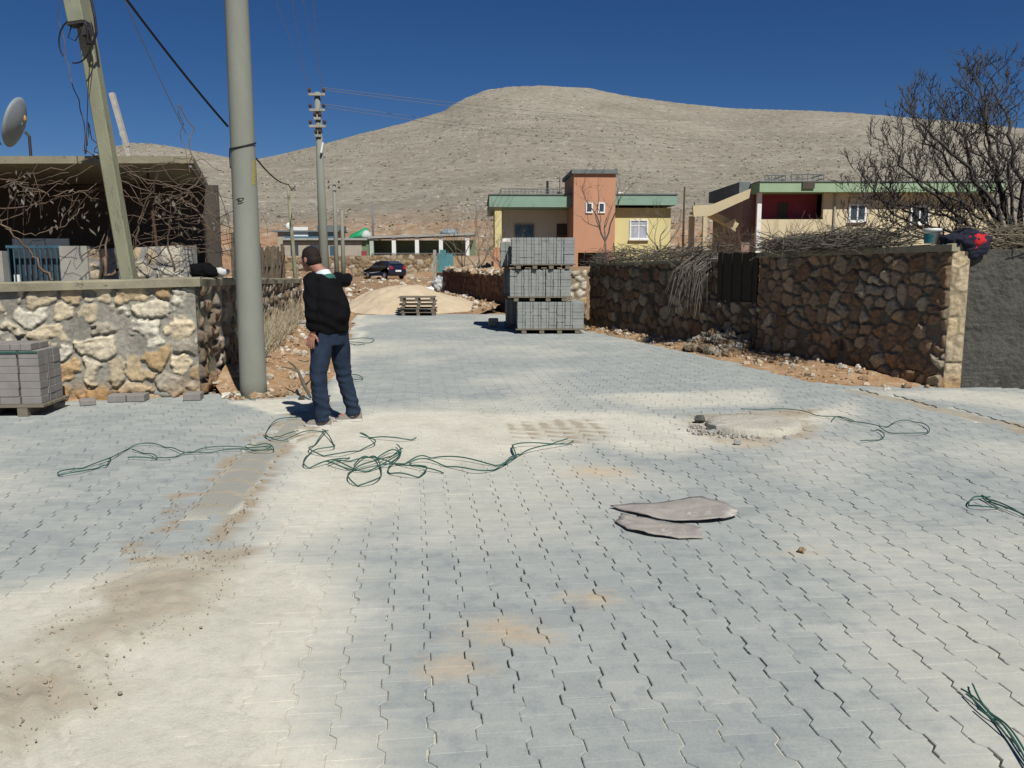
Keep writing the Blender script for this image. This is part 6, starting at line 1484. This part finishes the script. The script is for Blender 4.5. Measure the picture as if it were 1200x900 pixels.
for s_ in (-1, 1):
    for a_ in ([(-0.88, 0.93), (-0.32, 1.30), (0.28, 1.38), (0.28, 0.95)], [(0.36, 0.95), (0.36, 1.38), (1.05, 1.36), (1.42, 1.0)]):
        mb = MB(); mb.add([(x, s_ * (0.845 - 0.16 * 0.84 * max(0, (z - 0.95) / 0.5) - 0.012), z) for x, z in a_] + [(x, s_ * (0.80 - 0.13 * max(0, (z - 0.95) / 0.5) - 0.02), z) for x, z in a_], [(0, 1, 2, 3), (7, 6, 5, 4), (0, 1, 5, 4), (1, 2, 6, 5), (2, 3, 7, 6), (3, 0, 4, 7)]); mb.build('side_window', MAT['glass_dark'], car)
    mb = MB(); mb.box(1.78, 1.94, s_ * 0.62 - 0.12, s_ * 0.62 + 0.12, 0.80, 1.02); mb.build('tail_light', MAT['red_lamp'], car, bevel=0.02)
    mb = MB(); mb.box(-0.78, -0.62, s_ * 0.86 - 0.06, s_ * 0.86 + 0.06, 0.92, 1.02); mb.build('mirror', MAT['car_paint'], car, bevel=0.02)
    for x in (-1.25, 1.22):
        mb = MB(); mb.tube([(x, s_ * 0.70, 0.30), (x, s_ * 0.72, 0.30), (x, s_ * 0.85, 0.30), (x, s_ * 0.868, 0.30)], [0.27, 0.30, 0.30, 0.27], 20); wl = mb.build('tyre', MAT['tyre'], car); mb = MB(); mb.tube([(x, s_ * 0.869, 0.30), (x, s_ * 0.878, 0.30)], [0.19, 0.17], 14); mb.build('rim', MAT['rim'], wl)
mb = MB(); mb.add([(1.64, -0.58, 1.23), (1.64, 0.58, 1.23), (1.14, 0.54, 1.455), (1.14, -0.54, 1.455), (1.69, -0.58, 1.24), (1.69, 0.58, 1.24), (1.18, 0.54, 1.475), (1.18, -0.54, 1.475)], [(4, 5, 6, 7), (0, 1, 5, 4), (1, 2, 6, 5), (2, 3, 7, 6), (3, 0, 4, 7)]); mb.build('rear_window', MAT['glass_dark'], car)
mb = MB(); mb.box(1.945, 1.975, -0.27, 0.27, 0.60, 0.74); mb.build('number_plate', MAT['white_paint'], car)

# ================================================================== THE MAN
s0_ = G(394, 497); SC = 121.0
man = bpy.data.objects.new('tmp', None); base = (s0_[0], s0_[1], 0.0)
def mp(px, py, y=0.0): return Vector(((px - 394) / SC, y, (499 - py) / SC))
Fw = Vector((-0.8, 0.6, 0)); Lf = Vector((-0.6, -0.8, 0)); yaw = math.atan2(Lf.y, Lf.x)
SHC = Vector((-0.065, 0.0, 1.41)); shL = SHC + Lf * 0.158; shR = SHC - Lf * 0.158
HPC = Vector((-0.035, 0.02, 0.90)); hpL = HPC + Lf * 0.095; hpR = HPC - Lf * 0.095
elL = Vector((-0.155, -0.235, 1.13)); wrL = Vector((-0.150, -0.175, 0.925))
elR = Vector((0.045, 0.36, 1.385)); wrR = Vector((0.045, 0.58, 1.42))
knL = Vector((-0.135, -0.12, 0.47)); anL = Vector((-0.095, -0.13, 0.085)); knR = Vector((0.055, 0.15, 0.47)); anR = Vector((0.145, 0.17, 0.095))
HEAD = Vector((-0.205, 0.03, 1.60)); Fh = Vector((-0.86, 0.50, -0.12)).normalized(); Lh = Vector((-0.5, -0.86, 0)).normalized(); Uh = Fh.cross(-Lh).normalized()
if Uh.z < 0: Uh = -Uh
HM = Matrix((Fh, Lh, Uh)).transposed()            # head frame: x forward, y left, z up
# body: one continuous skin
mb = MB()
mb.ball(HEAD + HM @ Vector((-0.008, 0, 0.028)), (0.095, 0.074, 0.088), 20, 14, HM); mb.ball(HEAD + HM @ Vector((0.03, 0, -0.045)), (0.066, 0.054, 0.066), 16, 12, HM)
mb.ball(HEAD + HM @ Vector((0.062, 0, -0.088)), (0.03, 0.032, 0.024), 12, 8, HM)                  # chin
mb.tube([HEAD + HM @ Vector((0.085, 0, 0.02)), HEAD + HM @ Vector((0.105, 0, -0.012)), HEAD + HM @ Vector((0.108, 0, -0.026)), HEAD + HM @ Vector((0.088, 0, -0.034))], [0.010, 0.014, 0.018, 0.014], 8)   # nose
mb.ball(HEAD + HM @ Vector((0.084, 0, -0.058)), (0.014, 0.026, 0.010), 10, 8, HM); mb.ball(HEAD + HM @ Vector((0.083, 0, 0.028)), (0.016, 0.05, 0.010), 10, 8, HM)   # lips, brow
for s_ in (1, -1): mb.ball(HEAD + HM @ Vector((-0.004, s_ * 0.077, -0.008)), (0.020, 0.009, 0.033), 10, 8, HM); mb.ball(HEAD + HM @ Vector((0.055, s_ * 0.045, -0.018)), (0.03, 0.022, 0.028), 10, 8, HM)
nb = SHC + Vector((0, 0, 0.03)); mb.tube([nb + Vector((0.02, 0, -0.08)), nb + Vector((-0.02, 0, 0.02)), HEAD + HM @ Vector((-0.035, 0, -0.06)), HEAD + HM @ Vector((-0.015, 0, 0.0))], [0.08, 0.064, 0.058, 0.05], 14)
mb.loft([(*(HPC + Vector((0, 0, -.06))), 0.14, 0.10, yaw), (*(HPC + Vector((0, 0, .08))), 0.145, 0.105, yaw), (-0.03, 0, 1.12, 0.14, 0.10, yaw), (-0.045, 0, 1.28, 0.16, 0.11, yaw), (*SHC, 0.15, 0.08, yaw), (*(SHC + Vector((-.01, 0, .06))), 0.07, 0.06, yaw)], 18)
for sh, el, wr in ((shL, elL, wrL), (shR, elR, wrR)): mb.tube([sh, sh.lerp(el, 0.5), el, el.lerp(wr, 0.4), wr], [0.055, 0.048, 0.040, 0.039, 0.027], 10)
for hp, kn, an in ((hpL, knL, anL), (hpR, knR, anR)): mb.tube([hp, hp.lerp(kn, 0.5), kn, kn.lerp(an, 0.35), an, an + Vector((0, 0, -.05))], [0.085, 0.072, 0.052, 0.052, 0.036, 0.036], 10)
def hand(mb, wr, fwd, thumb_side, normal, curl=0.35, spread=0.25):
    fwd = fwd.normalized(); ts = (thumb_side - fwd * thumb_side.dot(fwd)).normalized(); nn = fwd.cross(ts).normalized()
    if nn.dot(normal) < 0: nn = -nn
    H = Matrix((fwd, ts, nn)).transposed()
    mb.ball(wr + fwd * 0.048, (0.052, 0.040, 0.016), 14, 8, H)
    mb.tube([wr - fwd * 0.015, wr + fwd * 0.03], [0.027, 0.026], 10)
    for i, (o_, l_) in enumerate(((0.030, 0.072), (0.010, 0.080), (-0.011, 0.074), (-0.031, 0.058))):
        b_ = wr + fwd * 0.082 + ts * o_; d1 = (fwd + ts * o_ * spread * 20 - nn * curl * 0.35).normalized(); d2 = (fwd + ts * o_ * spread * 14 - nn * curl * 1.1).normalized(); d3 = (fwd - nn * curl * 2.0).normalized()
        p1 = b_ + d1 * l_ * 0.45; p2 = p1 + d2 * l_ * 0.32; p3 = p2 + d3 * l_ * 0.23
        mb.tube([b_ - d1 * 0.02, b_, p1, p2, p3], [0.0105, 0.0105, 0.0098, 0.009, 0.0072], 8)
    t0 = wr + fwd * 0.022 + ts * 0.028; t1 = t0 + (fwd * 0.6 + ts * 0.8).normalized() * 0.038; t2 = t1 + (fwd * 0.85 + ts * 0.4 - nn * curl).normalized() * 0.034
    mb.tube([t0 - ts * 0.015, t0, t1, t2], [0.014, 0.0135, 0.0115, 0.009], 8)
hand(mb, wrL + Vector((-0.005, -0.015, -0.01)), Vector((-0.25, -0.05, -1)), Vector((1, -0.25, 0)), Vector((0.2, -1, 0)), 0.25, 0.28)
hand(mb, wrR, Vector((0.22, 1, 0.03)), Vector((0, 0, 1)), Vector((1, -.2, 0)), 0.3, 0.1)
for an, tip in ((anL, Vector((-0.95, 0.25, 0))), (anR, Vector((-0.93, -0.1, 0)))):
    tip = tip.normalized(); mb.tube([an + Vector((0, 0, -0.02)) - tip * 0.05, an + tip * 0.05 + Vector((0, 0, -0.04)), an + tip * 0.15 + Vector((0, 0, -0.055))], [0.035, 0.034, 0.025], 8)
body = remeshed(mb, 'person', MAT['skin'], None, 0.0062, 3); body.location = base
tag(body, 'man in black jacket and blue jeans on the sandy paving, one arm stretched away', 'person')
# hair
mb = MB(); mb.ball(HEAD + HM @ Vector((-0.010, 0, 0.032)), (0.1005, 0.0800, 0.094), 24, 18, HM); mb.ball(HEAD + HM @ Vector((-0.040, 0, -0.012)), (0.075, 0.077, 0.075), 20, 14, HM)
for s_ in (1, -1): mb.ball(HEAD + HM @ Vector((0.018, s_ * 0.068, -0.0)), (0.016, 0.012, 0.03), 8, 8, HM)
def inhair(v):
    q = HM.transposed() @ (Vector(v) - HEAD); return q
hv = []
for v in mb.v:
    q = inhair(v)
    if q.x > 0.055 and q.z < 0.075: q.x = 0.055 - 0.02 * (0.075 - q.z) / 0.075; q.y *= 0.8; q.z = max(q.z, 0.03)
    if q.z < -0.07: q.z = -0.07; q.x += 0.012
    q *= 1 + 0.04 * mnoise.noise(q * 45)
    hv.append(HEAD + HM @ q)
mb.v = [tuple(v) for v in hv]; remeshed(mb, 'hair', MAT['hair'], body, 0.006, 1)
for s_ in (1, -1):
    mb = MB(); mb.ball(HEAD + HM @ Vector((0.078, s_ * 0.031, 0.006)), (0.011, 0.014, 0.011), 10, 8, HM); mb.build('eye', MAT['shirt'], body, True)
# shirt collar and green vest edge
mb = MB()
def collar_ring(cz, r1, r2, tilt, off): return [tuple(nb + off + Vector((0.0, 0, cz)) + Fw * (r2 * math.cos(t)) + Lf * (r1 * math.sin(t)) + Vector((0, 0, -tilt * math.cos(t)))) for t in np.linspace(0, 2 * math.pi, 28, endpoint=False)]
a_ = collar_ring(-0.035, 0.088, 0.092, 0.035, Vector((-0.005, 0, 0))); b_ = collar_ring(0.036, 0.073, 0.078, 0.030, Vector((-0.03, 0, 0))); c_ = collar_ring(0.040, 0.066, 0.071, 0.03, Vector((-0.03, 0, 0)))
n = 28; mb.add(a_ + b_ + c_, [(i * n + j, i * n + (j + 1) % n, (i + 1) * n + (j + 1) % n, (i + 1) * n + j) for i in range(2) for j in range(n)]); mb.build('shirt_collar', MAT['shirt'], body, True)
mb = MB(); a_ = collar_ring(-0.06, 0.108, 0.106, 0.045, Vector((0.0, 0, 0))); b_ = collar_ring(-0.012, 0.094, 0.10, 0.040, Vector((-0.010, 0, 0))); c_ = collar_ring(-0.02, 0.085, 0.088, 0.04, Vector((-0.01, 0, 0)))
mb.add(a_ + b_ + c_, [(i * n + j, i * n + (j + 1) % n, (i + 1) * n + (j + 1) % n, (i + 1) * n + j) for i in range(2) for j in range(n)]); mb.build('vest_edge', MAT['green_cloth'], body, True)
# jacket
mb = MB()
mb.loft([(-0.045, 0.02, 0.895, 0.185, 0.145, yaw), (-0.040, 0.02, 0.93, 0.20, 0.158, yaw), (-0.035, 0.01, 1.02, 0.205, 0.17, yaw), (-0.030, 0.01, 1.13, 0.205, 0.185, yaw), (-0.045, 0, 1.24, 0.188, 0.168, yaw), (-0.06, 0, 1.33, 0.185, 0.14, yaw), (*(SHC + Vector((0.0, 0, 0.0))), 0.165, 0.105, yaw), (*(SHC + Vector((0.0, 0, 0.035))), 0.135, 0.085, yaw), (*(SHC + Vector((-0.01, 0, .055))), 0.085, 0.075, yaw)], 24)
bk_ = -Fw
mb.ball(Vector((0.075, -0.05, 1.10)), (0.075, 0.075, 0.13), 14, 10)                               # the back of the jacket stands off
mb.tube([Vector((0.07, -0.06, 1.1)), Vector((0.045, -0.03, 0.93))], [0.075, 0.065], 12)
for sh, el, wr in ((shL, elL, wrL), (shR, elR, wrR)):
    mb.tube([sh - (el - sh) * 0.05, sh.lerp(el, 0.25), sh.lerp(el, 0.6), el, el.lerp(wr, 0.35), el.lerp(wr, 0.8), wr.lerp(el, 0.03)], [0.078, 0.080, 0.072, 0.068, 0.064, 0.056, 0.054], 14)
mb.ball(shL, (0.082, 0.082, 0.075), 12, 10); mb.ball(shR, (0.082, 0.082, 0.075), 12, 10)
jacket = remeshed(mb, 'jacket', MAT['cloth_black'], body, 0.011, 3)
for v in jacket.data.vertices:
    q = v.co; f = 0.012 * mnoise.noise((q.x * 7, q.y * 7, q.z * 11)) + 0.006 * math.sin(q.z * 46 + q.x * 25 + 3 * mnoise.noise(q * 5)); v.co = q + v.normal * f
# trousers
mb = MB(); mb.loft([(*(HPC + Vector((0, 0, -0.12))), 0.165, 0.125, yaw), (*(HPC + Vector((0, 0, -0.02))), 0.172, 0.13, yaw), (*(HPC + Vector((0, 0, 0.09))), 0.158, 0.12, yaw)], 22)
mb.tube([hpL + Vector((0, 0, 0.02)), hpL.lerp(knL, 0.35), hpL.lerp(knL, 0.7), knL, knL.lerp(anL, 0.4), knL.lerp(anL, 0.8), anL + Vector((0, 0, -0.03))], [0.105, 0.104, 0.092, 0.083, 0.080, 0.076, 0.078], 16)
mb.tube([hpR + Vector((0, 0, 0.02)), hpR.lerp(knR, 0.35), hpR.lerp(knR, 0.7), knR, knR.lerp(anR, 0.4), knR.lerp(anR, 0.8), anR + Vector((-0.005, 0, -0.03))], [0.105, 0.102, 0.090, 0.080, 0.076, 0.072, 0.074], 16)
tr = remeshed(mb, 'trousers', MAT['jeans'], body, 0.011, 3)
for v in tr.data.vertices:
    q = v.co; low = max(0, 1 - abs(q.z - 0.16) / 0.22); kn_ = max(0, 1 - abs(q.z - 0.47) / 0.16)
    v.co = q + v.normal * (0.008 * mnoise.noise((q.x * 8, q.y * 8, q.z * 9)) + (0.007 * low + 0.005 * kn_) * math.sin(q.z * 75 + q.x * 20 + 4 * mnoise.noise(q * 6)))
def shoe(an, tip, heel_lift=0.0):
    tip = tip.normalized(); side = Vector((-tip.y, tip.x, 0)); mb = MB(); o_ = Vector((an.x, an.y, 0)) 
    def S(f, s, z): return o_ + tip * f + side * s + Vector((0, 0, z))
    outline = [(-0.085, 0.0), (-0.075, 0.028), (-0.03, 0.036), (0.05, 0.042), (0.11, 0.048), (0.165, 0.040), (0.195, 0.012), (0.195, -0.012), (0.165, -0.038), (0.11, -0.046), (0.05, -0.04), (-0.03, -0.034), (-0.075, -0.028)]
    k = len(outline); hts = [(0.0, 1.0), (0.022, 1.03), (0.024, 0.97)]
    V = [S(f * sc_, s * sc_, z) for z, sc_ in hts for f, s in outline]
    mb.add(V, [(i * k + j, i * k + (j + 1) % k, (i + 1) * k + (j + 1) % k, (i + 1) * k + j) for i in range(2) for j in range(k)] + [tuple(range(k - 1, -1, -1)), tuple(2 * k + j for j in range(k))])
    sole = mb
    up = MB()
    top = lambda f: 0.024 + (0.085 if f < -0.02 else 0.085 - 0.05 * min(1, (f + 0.02) / 0.15)) if f < 0.19 else 0.03
    V = []
    for lv in range(6):
        g = lv / 5; sc_ = 0.96 - 0.30 * g ** 2.2
        for f, s in outline: V.append(S(f * (0.97 - 0.12 * g), s * sc_, 0.024 + (top(f) - 0.024) * g))
    up.add(V, [(i * k + j, i * k + (j + 1) % k, (i + 1) * k + (j + 1) % k, (i + 1) * k + j) for i in range(5) for j in range(k)] + [tuple(5 * k + j for j in range(k))])
    u_ = up.build('shoe', MAT['shoe'], body, True); sole.build('sole', MAT['shoe_white'], u_)
    mb = MB(); mb.tube([S(0.02, 0.040, 0.05), S(0.0, 0.0, 0.098), S(0.02, -0.040, 0.05)], 0.012, 6); mb.tube([S(0.07, 0.036, 0.04), S(0.06, 0.0, 0.078), S(0.07, -0.036, 0.04)], 0.007, 6); mb.tube([S(0.10, 0.036, 0.04), S(0.09, 0.0, 0.066), S(0.10, -0.036, 0.04)], 0.006, 6); mb.build('laces', MAT['shoe_white'], u_, True)
shoe(anL + Vector((0, 0, 0)), Vector((-0.97, 0.12, 0))); shoe(anR, Vector((-0.95, -0.22, 0)))

# crumbs and clods lying in the dirt on the sand
mb = MB(); rng = random.Random(17); X = np.array([rng.uniform(-4.6, -1.2) for _ in range(45000)]); Y = np.array([rng.uniform(2.4, 5.6) for _ in range(45000)])
DI = dirt_fn(X, Y); ok_ = np.array([rng.random() for _ in range(45000)]) < DI * 0.42 - 0.07 + 0.002
for x, y in zip(X[ok_][:3200], Y[ok_][:3200]):
    r = 0.0025 + 0.006 * rng.random() ** 4; f = rng.uniform(0.7, 1.2); rock(mb, (x, y, 0.012 + r * 0.2), r, rng, (0.40 * f, 0.34 * f, 0.25 * f))
tag(mb.build('gravel', MAT['stone']), kind='stuff')
# smooth-shade angle fix for mixed meshes and finish
for o in bpy.data.objects:
    if o.type == 'MESH' and o.name.startswith(('verge', 'rubble')): tag(o, kind='structure' if o.name.startswith('verge') else 'stuff')
tag(bpy.data.objects['dry_weeds'], kind='stuff')
bpy.context.view_layer.update()
